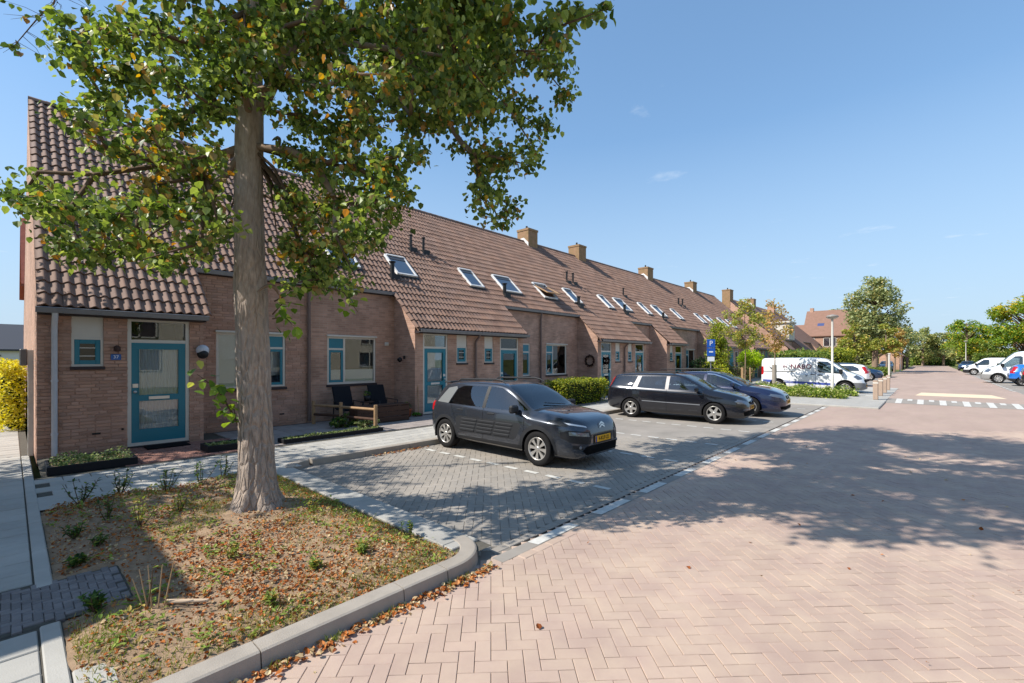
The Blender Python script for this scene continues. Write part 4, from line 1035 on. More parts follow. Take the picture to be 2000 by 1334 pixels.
# --- long estate car
FO = dict(top=[(-2.255,.80),(-2.245,.95),(-2.19,1.08),(-2.02,1.36),(-1.9,1.43),(-1.6,1.465),(-.8,1.49),(0,1.485),(.25,1.455),(.60,1.31),(1.22,1.02),(1.45,.975),(1.8,.90),(2.05,.81),(2.15,.72),(2.2,.60)],
    belt=[(-2.255,.74),(-2.1,1.0),(-1,.975),(0,.945),(1.1,.91),(1.6,.84),(2.05,.68),(2.2,.52)], bot=[(-2.255,.36),(-2.1,.30),(-1.6,.24),(0,.20),(1.6,.19),(2.05,.18),(2.2,.24)],
    w=[(-2.255,.66),(-2.2,.75),(-2.05,.83),(-1.7,.88),(-1.0,.90),(0,.90),(1.0,.90),(1.5,.885),(1.85,.82),(2.05,.70),(2.15,.57),(2.2,.44)],
    wr=[(-2.255,.55),(-2.0,.60),(-1.6,.62),(-.5,.635),(.2,.625),(.7,.665),(1.22,.75),(1.7,.72),(2.0,.58),(2.2,.36)],
    axles=(1.32,-1.32), wheel=(.32,.205,5,'spoke'), arch=.36, drop=.06,
    masks=[('side_window:glass*','side',[(-.06,.985),(-.06,1.395),(.18,1.385),(.52,1.26),(1.04,1.0),(.96,.97)]),('side_window:glass*','side',[(-1.10,1.005),(-.17,.985),(-.17,1.397),(-1.0,1.385)]),
       ('side_window:glass*','side',[(-2.02,1.045),(-1.26,1.01),(-1.14,1.385),(-1.75,1.37),(-1.90,1.31)]),
       ('pillar_trim:trim*','side',[(-.17,.98),(-.06,.98),(-.06,1.398),(-.17,1.398)]),('pillar_trim:trim*','side',[(-1.26,1.005),(-1.10,1.0),(-1.0,1.39),(-1.14,1.39)]),
       ('side_moulding:chromeline*','side',[(-.92,.575),(.92,.54),(.92,.565),(-.92,.60)]),
       ('panel_gap:seam','side',seam([(.96,.34),(1.02,.80),(1.02,.97)])),('panel_gap:seam','side',seam([(-.115,.30),(-.115,.98)])),('panel_gap:seam','side',seam([(-.93,.36),(-1.02,.72),(-1.18,1.0)])),
       ('windscreen:glass','top',[(.25,-.01),(.25,.51),(.40,.56),(1.14,.68),(1.18,.5),(1.215,-.01)]),
       ('rear_window:glass','rear',[(-.01,1.10),(.55,1.10),(.50,1.36),(-.01,1.37)]),
       ('tail_light:red*','side',[(-2.26,.98),(-2.10,1.02),(-1.96,1.39),(-2.06,1.42)]),
       ('headlight:lamp*','front',[(.42,.60),(.76,.63),(.80,.70),(.72,.76),(.44,.68)]),
       ('grille:grille','front',[(-.01,.60),(.34,.60),(.36,.67),(-.01,.68)]),('lower_grille:grille','front',[(-.01,.27),(.62,.27),(.66,.38),(.5,.43),(-.01,.44)]),
       ('bumper_line:chromeline','front',[(-.01,.455),(.66,.445),(.66,.465),(-.01,.475)]),
       ('cowl:black','top',[(1.15,-.01),(1.15,.72),(1.25,.70),(1.25,-.01)])],
    plates=[(2.208,.50,0,True),(-2.262,.72,0,False)],
    extra=[('mirror', mirror_b(.84,.975,1.02), 'paint'), ('door_handle', handles([(.10,.87),(-.86,.89)],.885), 'paint'),
      ('roof_rail', lambda b: [b.tube([(-1.75,s*.60,1.455),(-1.65,s*.60,1.49),(-.1,s*.615,1.51),(.1,s*.615,1.47)],[.01,.016,.016,.01],6) for s in (-1,1)], m_black),
      ('badge', lambda b: b.lathe([(0,.008),(.05,.008),(.055,0)],14,Matrix.Translation((2.175,0,.64)) @ Matrix.Rotation(rad(90),4,'Y') @ Matrix.Diagonal((.55,1.2,1,1))), m_chrome)])
FO['masks'] += arches(FO['axles'], .32, .36, .0); FO['extra'].append(('cabin_seat', cabin(1.05), m_cabin))
trim_o = {'trim': mat('pillar_grey', srgb(150,142,140), .4, .4), 'chromeline': mat('grey_moulding', srgb(120,122,126), .35, .5)}
m_fobl = paint('black', srgb(28,29,36), .3)
focus = car('focus', FO, 'black estate car with grey pillar trim in the second row of bays', (-5.78, 14.05, .002), rad(5), m_fobl, '58-TTP-9', 'cars in the front parking bays', .935, overrides=trim_o)
# --- navy saloon nose behind it
NA = dict(FO); NA['top'] = [(-2.1,.80),(-2.09,.92),(-2.0,1.02),(-1.75,1.10),(-1.3,1.33),(-1.0,1.40),(-.5,1.43),(0,1.425),(.25,1.39),(.62,1.26),(1.25,.985),(1.5,.955),(1.85,.885),(2.1,.79),(2.22,.70),(2.28,.58)]
NA['belt'] = [(-2.1,.74),(-1.9,.96),(-1,.955),(0,.925),(1.1,.90),(1.6,.84),(2.1,.68),(2.28,.52)]; NA['bot'] = [(-2.1,.36),(-1.6,.24),(0,.19),(1.6,.18),(2.1,.17),(2.28,.24)]
NA['w'] = [(-2.1,.66),(-1.95,.80),(-1.6,.87),(-1.0,.89),(0,.89),(1.0,.89),(1.55,.88),(1.9,.82),(2.1,.70),(2.22,.56),(2.28,.42)]; NA['wr'] = [(-2.1,.55),(-1.6,.58),(-.5,.60),(.2,.60),(.7,.65),(1.25,.74),(1.7,.72),(2.05,.58),(2.28,.34)]
NA['masks'] = [('side_window:glass*','side',[(-.06,.965),(-.06,1.335),(.16,1.325),(.52,1.21),(1.04,.98),(.96,.955)]),('side_window:glass*','side',[(-1.2,.985),(-.15,.965),(-.15,1.337),(-.85,1.30),(-1.05,1.20)]),
    ('side_moulding:chromeline*','side',[(-.06,1.335),(.16,1.325),(.52,1.21),(1.04,.98),(1.10,.985),(.54,1.24),(.17,1.36),(-.06,1.37)]),
    ('panel_gap:seam','side',seam([(.96,.34),(1.04,.80),(1.04,.95)])),('panel_gap:seam','side',seam([(-.1,.30),(-.1,.96)])),
    ('windscreen:glass','top',[(.27,-.01),(.27,.50),(.40,.55),(1.16,.67),(1.20,.5),(1.245,-.01)]),('headlight:lamp*','front',[(.36,.62),(.70,.64),(.82,.70),(.76,.76),(.40,.69)]),
    ('grille:grille*','front',[(.03,.57),(.20,.57),(.22,.68),(.05,.69)]),('lower_grille:grille','front',[(-.01,.26),(.6,.26),(.64,.36),(-.01,.38)]),('cowl:black','top',[(1.18,-.01),(1.18,.70),(1.28,.68),(1.28,-.01)])]+arches(FO['axles'], .32, .36)
NA['plates'] = [(2.288,.48,0,True),(-2.106,.72,0,False)]
navy = car('navy', NA, 'navy blue car with a split grille beyond the black estate', (-5.55, 16.62, .002), rad(2), paint('navy', srgb(28,36,66), .2), '16-KXV-6', 'cars in the front parking bays', .98, overrides={'chromeline': m_chrome})
# --- white lettered van
VA = dict(top=[(-2.39,1.75),(-2.37,1.84),(-2.25,1.90),(0,1.925),(.45,1.90),(.75,1.82),(1.05,1.64),(1.68,1.17),(1.85,1.10),(2.1,.98),(2.26,.84),(2.33,.70),(2.37,.56)],
    belt=[(-2.39,1.0),(0,1.02),(1.2,1.0),(1.8,.92),(2.2,.70),(2.37,.48)], bot=[(-2.39,.36),(-2.2,.30),(0,.26),(1.8,.22),(2.2,.22),(2.37,.27)],
    w=[(-2.39,.88),(-2.3,.93),(-1.9,.95),(0,.95),(1.3,.95),(1.75,.92),(2.05,.82),(2.25,.66),(2.37,.45)], wr=[(-2.39,.80),(-2.0,.83),(0,.84),(.7,.80),(1.2,.79),(1.68,.80),(2.05,.66),(2.37,.36)],
    axles=(1.55,-1.55), wheel=(.335,.21,8,'spoke'), arch=.39, drop=.09, bulge=.05,
    masks=[('side_window:glass*','side',[(.42,1.12),(.34,1.24),(.34,1.66),(.42,1.72),(.78,1.70),(1.48,1.16),(1.42,1.06),(.80,1.10)]),
      ('blue_stripe:stripe*','side',[(-2.3,.53),(1.12,.44),(1.12,.56),(-2.3,.68)]),('slide_rail:black*','side',[(-2.30,1.12),(-.70,1.12),(-.70,1.16),(-2.30,1.16)]),
      ('panel_gap:seam','side',seam([(.26,.34),(.24,1.80)],.012)),('panel_gap:seam','side',seam([(-.98,.36),(-.98,1.80)],.012)),('panel_gap:seam','side',seam([(1.40,.75),(1.50,1.1)],.012)),
      ('windscreen:glass','top',[(.82,-.01),(.82,.68),(1.6,.74),(1.66,.5),(1.68,-.01)]),('headlight:lamp*','front',[(.48,.80),(.80,.76),(.86,.92),(.60,1.02)]),
      ('bumper:bumper','front',[(-.01,.2),(.99,.2),(.99,.62),(-.01,.58)]),('bumper:bumper','side',[(1.96,.1),(2.5,.1),(2.5,.60),(1.96,.60)]),('grille:grille','front',[(-.01,.60),(.42,.62),(.42,.76),(-.01,.76)]),
      ('tail_light:red*','side',[(-2.40,.95),(-2.26,.95),(-2.28,1.42),(-2.40,1.42)]),('rear_bumper:bumper','side',[(-2.5,.1),(-2.08,.1),(-2.08,.56),(-2.5,.56)])],
    plates=[(2.378,.45,0,True)], extra=[('mirror', mirror_b(1.38,1.06,1.20,1.5), m_black), ('door_handle', handles([(.12,1.0),(.46,.98)],.945), m_black)])
VA['masks'] += arches(VA['axles'], .335, .40, .435)
m_vanwhite = paint('white', srgb(232,232,230))
ov = {'stripe': mat('van_blue', srgb(70,86,160), .4, .4), 'bumper': mat('grey_bumper', srgb(120,120,120), .6, .3)}
van = car('van', VA, 'white lettered delivery van with a blue stripe behind the ground cover', (-4.72, 29.75, .002), 0, m_vanwhite, '26-VJ-FD', 'vans by the road', .985, 'van', 'delivery_van', ov)
def side_text(parent, s, size, x, z, m, y=-.962, sx=1):
    return text('lettering', s, size, m, parent, Matrix.Translation((x, y, z)) @ Matrix.Rotation(rad(90), 4, 'X') @ Matrix.Diagonal((sx, 1, 1, 1)))
m_vred = mat('van_red', srgb(120,32,52), .5, .3); m_vgrey = mat('van_grey', srgb(96,100,112), .5, .3)
side_text(van, 'NABO', .36, -.42, 1.42, m_vred, -.935)
side_text(van, 'IN', .2, -1.2, 1.42, m_vred, -.935)
b = MB(); b.tube([(-1.98,-.944,1.42),(-1.90,-.946,1.34),(-1.78,-.946,1.32),(-1.68,-.946,1.38),(-1.66,-.944,1.44)], [.012,.03,.035,.03,.012], 6); b.build('logo_swoosh', m_vgrey, van)
b = MB(); RR = random.Random(3)
for i in range(16):
    x, z = RR.uniform(-.5,.55), RR.uniform(.85,1.70); y = -.958 if z < 1.1 else -.90-.06*(1.75-z)
    b.tube([(x, y, z), (x+RR.uniform(-.09,.09), y-.004, z+RR.uniform(.03,.12)), (x+RR.uniform(-.15,.15), y, z+RR.uniform(.08,.16))], [.006,.02,.004], 4)
b.build('branch_motif', mat('van_pale', srgb(160,166,180), .5, .3), van)
side_text(van, 'www.nabo.nl', .1, -1.0, .58, m_vanwhite, -.962); side_text(van, '0184 - 622', .085, .9, .93, m_vgrey, -.962)
# --- further vehicles
def small_masks():
    return [m_ for m_ in NA['masks'] if m_[0] != 'panel_gap:seam']
HB = dict(NA); HB['top'] = [(-1.85,.82),(-1.84,.98),(-1.78,1.10),(-1.6,1.36),(-1.4,1.44),(-.6,1.47),(0,1.46),(.25,1.43),(.62,1.29),(1.22,1.0),(1.5,.95),(1.8,.87),(2.0,.76),(2.08,.6)]
HB['belt'] = [(-1.85,.74),(-1.7,.98),(-1,.965),(0,.935),(1.1,.905),(1.6,.83),(1.95,.68),(2.08,.52)]; HB['bot'] = [(-1.85,.36),(-1.6,.26),(0,.2),(1.6,.19),(2.08,.24)]
HB['w'] = [(-1.85,.64),(-1.7,.78),(-1.3,.85),(0,.86),(1.3,.855),(1.65,.80),(1.9,.68),(2.08,.42)]; HB['wr'] = [(-1.85,.55),(-1.4,.60),(0,.61),(.7,.65),(1.22,.73),(1.7,.66),(2.08,.34)]
HB['masks'] = [('side_window:glass*','side',[(-.06,.975),(-.06,1.37),(.18,1.36),(.52,1.24),(1.02,.99),(.96,.965)]),('side_window:glass*','side',[(-1.35,1.01),(-.15,.975),(-.15,1.372),(-1.0,1.35),(-1.3,1.2)]),
   ('windscreen:glass','top',[(.25,-.01),(.25,.50),(.40,.55),(1.14,.67),(1.21,-.01)]),('rear_window:glass','rear',[(-.01,1.06),(.56,1.06),(.50,1.36),(-.01,1.37)]),
   ('tail_light:red*','rear',[(.60,.85),(.80,.85),(.72,1.3),(.58,1.3)]),('tail_light:red*','side',[(-1.86,.9),(-1.68,.95),(-1.60,1.3),(-1.72,1.3)]),('headlight:lamp*','front',[(.38,.60),(.74,.64),(.78,.74),(.42,.68)]),('grille:grille','front',[(-.01,.28),(.55,.28),(.55,.42),(-.01,.44)]),('rear_bumper:clad','rear',[(-.01,.2),(.9,.2),(.9,.5),(-.01,.5)])]+arches((1.25,-1.25), .31, .35)
HB['axles'] = (1.25,-1.25); HB['wheel'] = (.31,.2,7,'spoke'); HB['plates'] = [(2.088,.47,0,True),(-1.857,.72,0,False)]
HB['extra'] = [('mirror', mirror_b(.82,.94,1.0), 'paint')]
m_wh = m_vanwhite
m_silver = paint('silver', srgb(150,152,156), .5); m_teald = paint('petrol', srgb(26,52,82), .2); m_bl = paint('blue', srgb(30,110,196), .1); m_anth = paint('anthracite', srgb(40,44,48), .3)
G1 = 'cars parked along the far left'
car('hatch', HB, 'white hatchback parked nose out just beyond the white van', (-5.2, 33.6, .002), 0, m_wh, '4-XNT-31', G1)
car('hatch', HB, 'white hatchback showing its red tail lights to the road', (-4.75, 38.4, .002), rad(180), m_wh, '9-ZKP-07', G1)
car('hatch', HB, 'petrol blue hatchback beyond the white hatchbacks', (-4.9, 48.8, .002), 0, m_teald, None, G1)
car('hatch', HB, 'silver hatchback by the second lamp post', (-4.6, 86.0, .002), rad(-90), m_silver, None, G1)
TR = dict(VA); TR['top'] = [(-2.6,2.1),(-2.58,2.25),(-2.4,2.36),(.35,2.38),(.7,2.30),(1.0,2.08),(1.72,1.28),(1.95,1.18),(2.25,1.04),(2.42,.86),(2.5,.58)]
TR['belt'] = [(-2.6,1.1),(1.2,1.1),(1.8,1.0),(2.3,.74),(2.5,.5)]; TR['bot'] = [(-2.6,.38),(-2.3,.30),(1.8,.24),(2.3,.22),(2.5,.27)]; TR['w'] = [(-2.6,.93),(-2.4,.97),(1.3,.98),(1.8,.94),(2.15,.84),(2.35,.68),(2.5,.46)]; TR['wr'] = [(-2.6,.84),(0,.87),(.7,.82),(1.2,.80),(1.7,.82),(2.15,.68),(2.5,.38)]
TR['masks'] = [('side_window:glass*','side',[(.50,1.30),(.42,1.38),(.42,1.95),(.52,2.02),(.80,2.0),(1.52,1.30),(1.46,1.18)]),('windscreen:glass','top',[(.82,-.01),(.82,.70),(1.62,.76),(1.72,-.01)]),('bumper:bumper','front',[(-.01,.2),(.99,.2),(.99,.66),(-.01,.62)]),('bumper:bumper','side',[(2.02,.1),(2.6,.1),(2.6,.66),(2.02,.66)]),
   ('headlight:lamp*','front',[(.50,.84),(.82,.80),(.86,1.0),(.62,1.08)]),('grille:grille','front',[(-.01,.66),(.42,.66),(.42,.86),(-.01,.86)]),('panel_gap:seam','side',seam([(.30,.4),(.30,2.1)],.012))]+arches((1.65,-1.65), .345, .41, .45)
TR['axles'] = (1.65,-1.65); TR['wheel'] = (.345,.21,8,'spoke'); TR['plates'] = [(2.51,.5,0,True)]; TR['extra'] = [('mirror', mirror_b(1.45,1.1,1.35,1.6), m_black)]
ov2 = {'bumper': mat('grey_bumper2', srgb(135,134,132), .6, .3)}
car('transit', TR, 'tall white van with grey bumper on the right roadside', (5.45, 50.5, .002), rad(180), m_wh, None, 'vans by the road', 1.0, 'van', 'delivery_van', ov2)
car('van', VA, 'low white van with open nose further down the right roadside', (5.2, 73, .002), rad(180), m_wh, None, 'vans by the road', 1.0, 'van', 'delivery_van', {'stripe': m_wh, 'bumper': m_clad})
car('hatch', HB, 'dark blue hatchback farthest along the right roadside', (4.4, 98.0, .002), rad(-105), m_teald, None, 'cars parked along the right')
car('hatch', HB, 'bright blue hatchback with its tail to the road', (5.85, 46, .002), 0, m_bl, None, 'cars parked along the right')
car('hatch', HB, 'dark grey hatchback cut off by the right picture edge', (6.05, 42.3, .002), 0, m_anth, None, 'cars parked along the right')
# ------------------------------------------------------------------ foliage helpers
def leaf_mat(name, greens, odd, oddp=.12, noise_odd=.0, nscale=.9, trans=.35, rough=.5, spec=.2):
    """greens/odd: lists of colours picked per leaf; a coarse noise makes whole sprays turn"""
    m = bpy.data.materials.new(name); m.use_nodes = True; t = m.node_tree; b = t.nodes['Principled BSDF']; o = t.nodes['Material Output']
    b.inputs['Roughness'].default_value = rough; b.inputs['Specular IOR Level'].default_value = spec
    g = N(t, 'ShaderNodeNewGeometry'); oi = N(t, 'ShaderNodeObjectInfo'); ad = N(t, 'ShaderNodeMath', operation='ADD'); fr = N(t, 'ShaderNodeMath', operation='FRACT')
    t.links.new(g.outputs['Random Per Island'], ad.inputs[0]); t.links.new(oi.outputs['Random'], ad.inputs[1]); t.links.new(ad.outputs[0], fr.inputs[0])
    def ramp(cols):
        cols = cols*2 if len(cols) == 1 else cols
        r = N(t, 'ShaderNodeValToRGB'); e = r.color_ramp.elements
        while len(e) < len(cols): e.new(.5)
        for i, c in enumerate(cols): e[i].position = i/max(1, len(cols)-1); e[i].color = c
        return r
    r1 = ramp(greens); t.links.new(fr.outputs[0], r1.inputs[0])
    r2 = ramp(odd); wn = N(t, 'ShaderNodeTexWhiteNoise', noise_dimensions='1D'); t.links.new(fr.outputs[0], wn.inputs['W']); t.links.new(wn.outputs['Value'], r2.inputs[0])
    nz = N(t, 'ShaderNodeTexNoise', _Scale=nscale, _Detail=2.0); t.links.new(g.outputs['Position'], nz.inputs['Vector'])
    mr = N(t, 'ShaderNodeMapRange'); mr.inputs[1].default_value = .58; mr.inputs[2].default_value = .72; mr.inputs[3].default_value = oddp; mr.inputs[4].default_value = max(oddp, noise_odd)
    t.links.new(nz.outputs['Fac'], mr.inputs[0])
    wn2 = N(t, 'ShaderNodeTexWhiteNoise', noise_dimensions='2D'); cb = N(t, 'ShaderNodeCombineXYZ'); t.links.new(fr.outputs[0], cb.inputs[0]); cb.inputs[1].default_value = 3.7; t.links.new(cb.outputs[0], wn2.inputs['Vector'])
    lt = N(t, 'ShaderNodeMath', operation='LESS_THAN'); t.links.new(wn2.outputs['Value'], lt.inputs[0]); t.links.new(mr.outputs[0], lt.inputs[1])
    mx = N(t, 'ShaderNodeMix', data_type='RGBA'); t.links.new(lt.outputs[0], mx.inputs[0]); t.links.new(r1.outputs[0], mx.inputs[6]); t.links.new(r2.outputs[0], mx.inputs[7])
    t.links.new(mx.outputs[2], b.inputs['Base Color'])
    tr = N(t, 'ShaderNodeBsdfTranslucent'); hs = N(t, 'ShaderNodeHueSaturation', _Saturation=1.15, _Value=1.5); t.links.new(mx.outputs[2], hs.inputs['Color']); t.links.new(hs.outputs[0], tr.inputs[0])
    ms = N(t, 'ShaderNodeMixShader'); ms.inputs[0].default_value = trans
    t.links.new(b.outputs[0], ms.inputs[1]); t.links.new(tr.outputs[0], ms.inputs[2]); t.links.new(ms.outputs[0], o.inputs['Surface'])
    return m
LV = [(0,0,0), (-.42,.22,.06), (-.36,.62,.05), (0,1.0,-.10), (.36,.62,.05), (.42,.22,.06)]
LF = [(0,3,2,1), (0,5,4,3)]
def leafM(p, size, droop=.5, rng=R):
    az = rng.uniform(0, 2*math.pi); tilt = rng.gauss(droop, .45)
    return Matrix.Translation(p) @ Matrix.Rotation(az, 4, 'Z') @ Matrix.Rotation(-tilt, 4, 'X') @ Matrix.Rotation(rng.gauss(0, .5), 4, 'Y') @ Matrix.Diagonal((size, size, size, 1))
def cloud(c, r, n, rng=R, shell=.35, flat=1.):
    out = []
    for _ in range(n):
        v = Vector((rng.gauss(0,1), rng.gauss(0,1), rng.gauss(0,1))).normalized(); k = rng.uniform(shell, 1)**.6
        out.append(Vector(c)+Vector((v.x*r*k, v.y*r*k, v.z*r*k*flat)))
    return out
def leaves(b, pts, size, droop=.5, rng=R, var=.3):
    for p in pts:
        M = leafM(p, size*rng.uniform(1-var, 1+var), droop, rng); b.mesh([M @ Vector(v) for v in LV], LF)
green = [srgb(44,66,26), srgb(66,92,36), srgb(88,112,44), srgb(112,134,56)]
m_lime = leaf_mat('lime_leaf', [srgb(64,82,40), srgb(94,114,54), srgb(126,142,68), srgb(172,182,98)], [srgb(198,158,64), srgb(170,122,68), srgb(150,126,82), srgb(140,134,76)], .08, .55, .75, .38, .42, .35)
m_bark = mat('lime_bark', srgb(150,128,108), .9, .15, var=.22, vscale=7, bump=1, bscale=26, col2=srgb(126,108,92))
m_twig = mat('twig', srgb(96,78,62), .9, .15, var=.2, vscale=12)
# ------------------------------------------------------------------ the big lime tree
CL = [(-6.38,0.05,3.44,0.18),(-7.74,0.06,3.76,0.22),(-5.61,0.19,3.19,0.2),(-7.19,0.28,3.69,0.26),(-5.84,0.39,3.27,0.23),(-6.94,0.44,3.57,0.28),(-6.19,0.16,3.6,0.1),(-5.29,0.61,3.15,0.22),(-6.7,0.7,3.5,0.28),(-6.35,0.31,3.05,0.21),(-7.37,0.43,3.24,0.24),(-6.14,0.58,2.95,0.21),(-6.33,0.64,2.99,0.22),(-5.81,0.89,3.05,0.25),(-6.23,0.88,3.15,0.27),(-4.86,0.9,2.72,0.16),(-5.64,1.09,2.9,0.19),(-4.84,1.15,2.91,0.19),(-5.7,1.32,3.07,0.22),(-4.9,0.86,3.18,0.22),(-6.39,1.11,3.58,0.28),(-6.07,0.49,4.78,0.25),(-6.31,0.48,4.93,0.25),(-6.36,0.38,5.09,0.21),(-7.23,0.51,5.64,0.24),(-5.49,0.61,4.84,0.23),(-6.16,0.7,5.22,0.26),(-5.85,0.76,4.67,0.27),(-6.03,0.81,4.81,0.28),(-6.08,0.6,4.39,0.25),(-6.67,0.65,4.72,0.27),(-5.53,0.41,3.96,0.17),(-6.89,0.6,4.51,0.21),(-5.56,0.3,4.05,0.09),(-5.26,0.86,4.88,0.23),(-6.49,1.08,5.63,0.29),(-4.84,0.92,4.33,0.24),(-6.08,1.14,4.95,0.3),(-5.23,1.2,4.9,0.24),(-6.2,1.32,5.44,0.28),(-5.06,0.81,3.93,0.22),(-6.19,1.0,4.34,0.27),(-5.56,1.13,4.26,0.25),(-6.19,1.27,4.57,0.28),(-5.5,0.65,3.78,0.17),(-6.87,0.9,4.26,0.22),(-5.23,0.98,3.75,0.21),(-5.86,1.14,3.89,0.24),(-4.89,1.16,3.68,0.19),(-6.0,1.41,4.09,0.23),(-5.19,0.89,3.46,0.19),(-6.16,1.06,3.71,0.23),(-4.8,1.18,3.3,0.21),(-5.95,1.35,3.64,0.25),(-4.65,1.27,3.09,0.17),(-5.91,1.61,3.37,0.21),(-5.88,0.57,3.64,0.12),(-5.16,1.35,5.02,0.25),(-5.97,1.6,5.52,0.29),(-5.62,1.79,5.68,0.28),(-5.79,1.88,5.76,0.29),(-4.93,1.88,5.25,0.26),(-6.1,2.25,6.01,0.32),(-4.96,1.96,4.81,0.24),(-5.87,2.34,5.33,0.29),(-5.03,1.37,4.6,0.24),(-5.55,1.58,4.91,0.27),(-5.1,1.28,4.28,0.2),(-5.78,1.4,4.59,0.23),(-4.85,1.55,4.8,0.2),(-5.87,1.83,5.37,0.24),(-4.6,2.06,5.26,0.25),(-5.29,2.42,5.88,0.29),(-4.42,2.25,5.19,0.26),(-4.94,2.6,5.63,0.29),(-3.88,2.32,5.1,0.24),(-5.06,2.99,5.99,0.31),(-4.28,3.02,5.53,0.31),(-4.91,3.43,6.06,0.35),(-3.48,2.81,5.11,0.26),(-4.66,3.83,6.24,0.36),(-3.92,3.7,5.77,0.32),(-4.23,3.93,5.96,0.34),(-3.58,3.87,5.69,0.31),(-4.03,4.3,6.24,0.35),(-3.38,4.35,5.9,0.33),(-3.52,5.13,6.46,0.31),(-2.88,4.76,6.04,0.2),(-4.6,2.1,4.66,0.26),(-5.5,2.51,5.28,0.31),(-4.09,2.23,4.57,0.26),(-4.99,2.75,5.13,0.32),(-3.76,2.41,4.53,0.26),(-5.15,3.34,5.55,0.35),(-3.72,2.73,4.63,0.27),(-4.39,3.31,5.24,0.32),(-4.17,3.67,5.22,0.33),(-4.33,3.85,5.43,0.34),(-3.84,3.9,5.37,0.33),(-4.17,4.27,5.68,0.36),(-3.8,4.58,5.82,0.33),(-3.25,4.41,5.39,0.25),(-3.57,4.98,5.37,0.25),(-3.72,4.7,4.95,0.27),(-3.97,4.38,5.16,0.33),(-4.11,3.91,4.94,0.31),(-4.47,4.21,5.21,0.34),(-3.96,3.17,4.52,0.25),(-4.49,3.67,5.0,0.29),(-4.13,2.95,4.51,0.27),(-4.66,3.27,4.77,0.31),(-4.18,2.39,4.25,0.27),(-5.34,3.03,4.97,0.35),(-4.79,2.4,4.4,0.28),(-4.96,2.47,4.45,0.28),(-5.2,2.23,4.62,0.26),(-5.98,2.49,4.91,0.3),(-5.28,2.1,4.19,0.21),(-5.56,2.24,4.32,0.22),(-4.77,2.17,3.94,0.27),(-5.66,2.52,4.33,0.31),(-4.34,2.3,3.92,0.28),(-5.22,2.87,4.26,0.34),(-3.88,2.44,3.8,0.24),(-4.96,3.13,4.26,0.31),(-3.88,2.71,3.95,0.19),(-4.37,3.15,4.27,0.22),(-5.18,2.14,3.59,0.23),(-5.48,2.27,3.75,0.25),(-4.76,2.34,3.59,0.27),(-5.17,2.53,3.64,0.29),(-4.01,2.36,3.4,0.25),(-4.71,2.77,3.75,0.29),(-3.78,2.51,3.51,0.18),(-5.07,3.35,4.06,0.24),(-5.05,2.13,3.1,0.25),(-5.26,2.24,3.13,0.26),(-4.69,2.33,3.21,0.25),(-5.69,2.9,3.4,0.3),(-3.99,2.34,3.13,0.2),(-4.86,2.8,3.36,0.25),(-4.26,2.74,3.43,0.18),(-4.93,2.28,2.76,0.21),(-5.42,2.53,2.9,0.23),(-5.06,2.57,2.77,0.17),(-4.67,2.47,3.03,0.18),(-4.81,1.9,2.63,0.13),(-3.95,3.76,4.33,0.22),(-4.3,4.11,4.46,0.25),(-3.72,3.93,4.27,0.25),(-4.01,4.17,4.39,0.27),(-3.58,4.29,4.25,0.18),(-3.81,3.73,3.87,0.22),(-4.19,4.09,4.01,0.24),(-3.79,3.63,3.6,0.17),(-4.17,4.51,3.95,0.23),(-3.94,4.09,3.59,0.16),(-3.76,4.51,4.55,0.19),(-4.5,3.92,4.62,0.16),(-3.51,3.87,4.25,0.14),(-5.19,1.4,5.25,0.17),(-5.29,1.66,5.5,0.17),(-4.8,1.73,5.09,0.17),(-4.88,1.62,4.82,0.17),(-5.15,1.48,4.86,0.17),(-5.17,1.35,4.51,0.17),(-5.21,1.58,4.65,0.17),(-4.93,1.83,4.78,0.17),(-4.74,1.66,4.38,0.17),(-5.07,1.41,4.32,0.17),(-5.1,1.65,5.18,0.17),(-5.59,1.36,5.0,0.17),(-5.68,2.22,3.93,0.26),(-5.17,2.25,3.41,0.24),(-5.8,2.78,4.19,0.28),(-4.2,2.28,3.21,0.21),(-4.08,2.49,3.7,0.24),(-5.7,2.48,2.99,0.24),(-4.97,2.39,3.0,0.22),(-4.29,2.27,2.67,0.15),(-5.53,2.16,3.22,0.2),(-6.46,0.86,3.53,0.24),(-5.48,1.12,3.27,0.22),(-5.06,1.28,3.6,0.19),(-5.47,0.55,3.04,0.16),(-4.7,1.22,3.76,0.17),(-4.67,3.66,5.84,0.33),(-3.53,3.87,5.43,0.3),(-5.15,3.29,5.88,0.34),(-3.47,3.04,4.93,0.26),(-4.73,2.27,5.12,0.28),(-2.78,3.66,5.03,0.22),(-4.7,2.61,4.7,0.29),(-3.63,2.91,4.52,0.26),(-3.45,3.46,4.69,0.26),(-4.38,2.93,4.83,0.29)]
TB = Vector((-5.70, 1.90, 0))
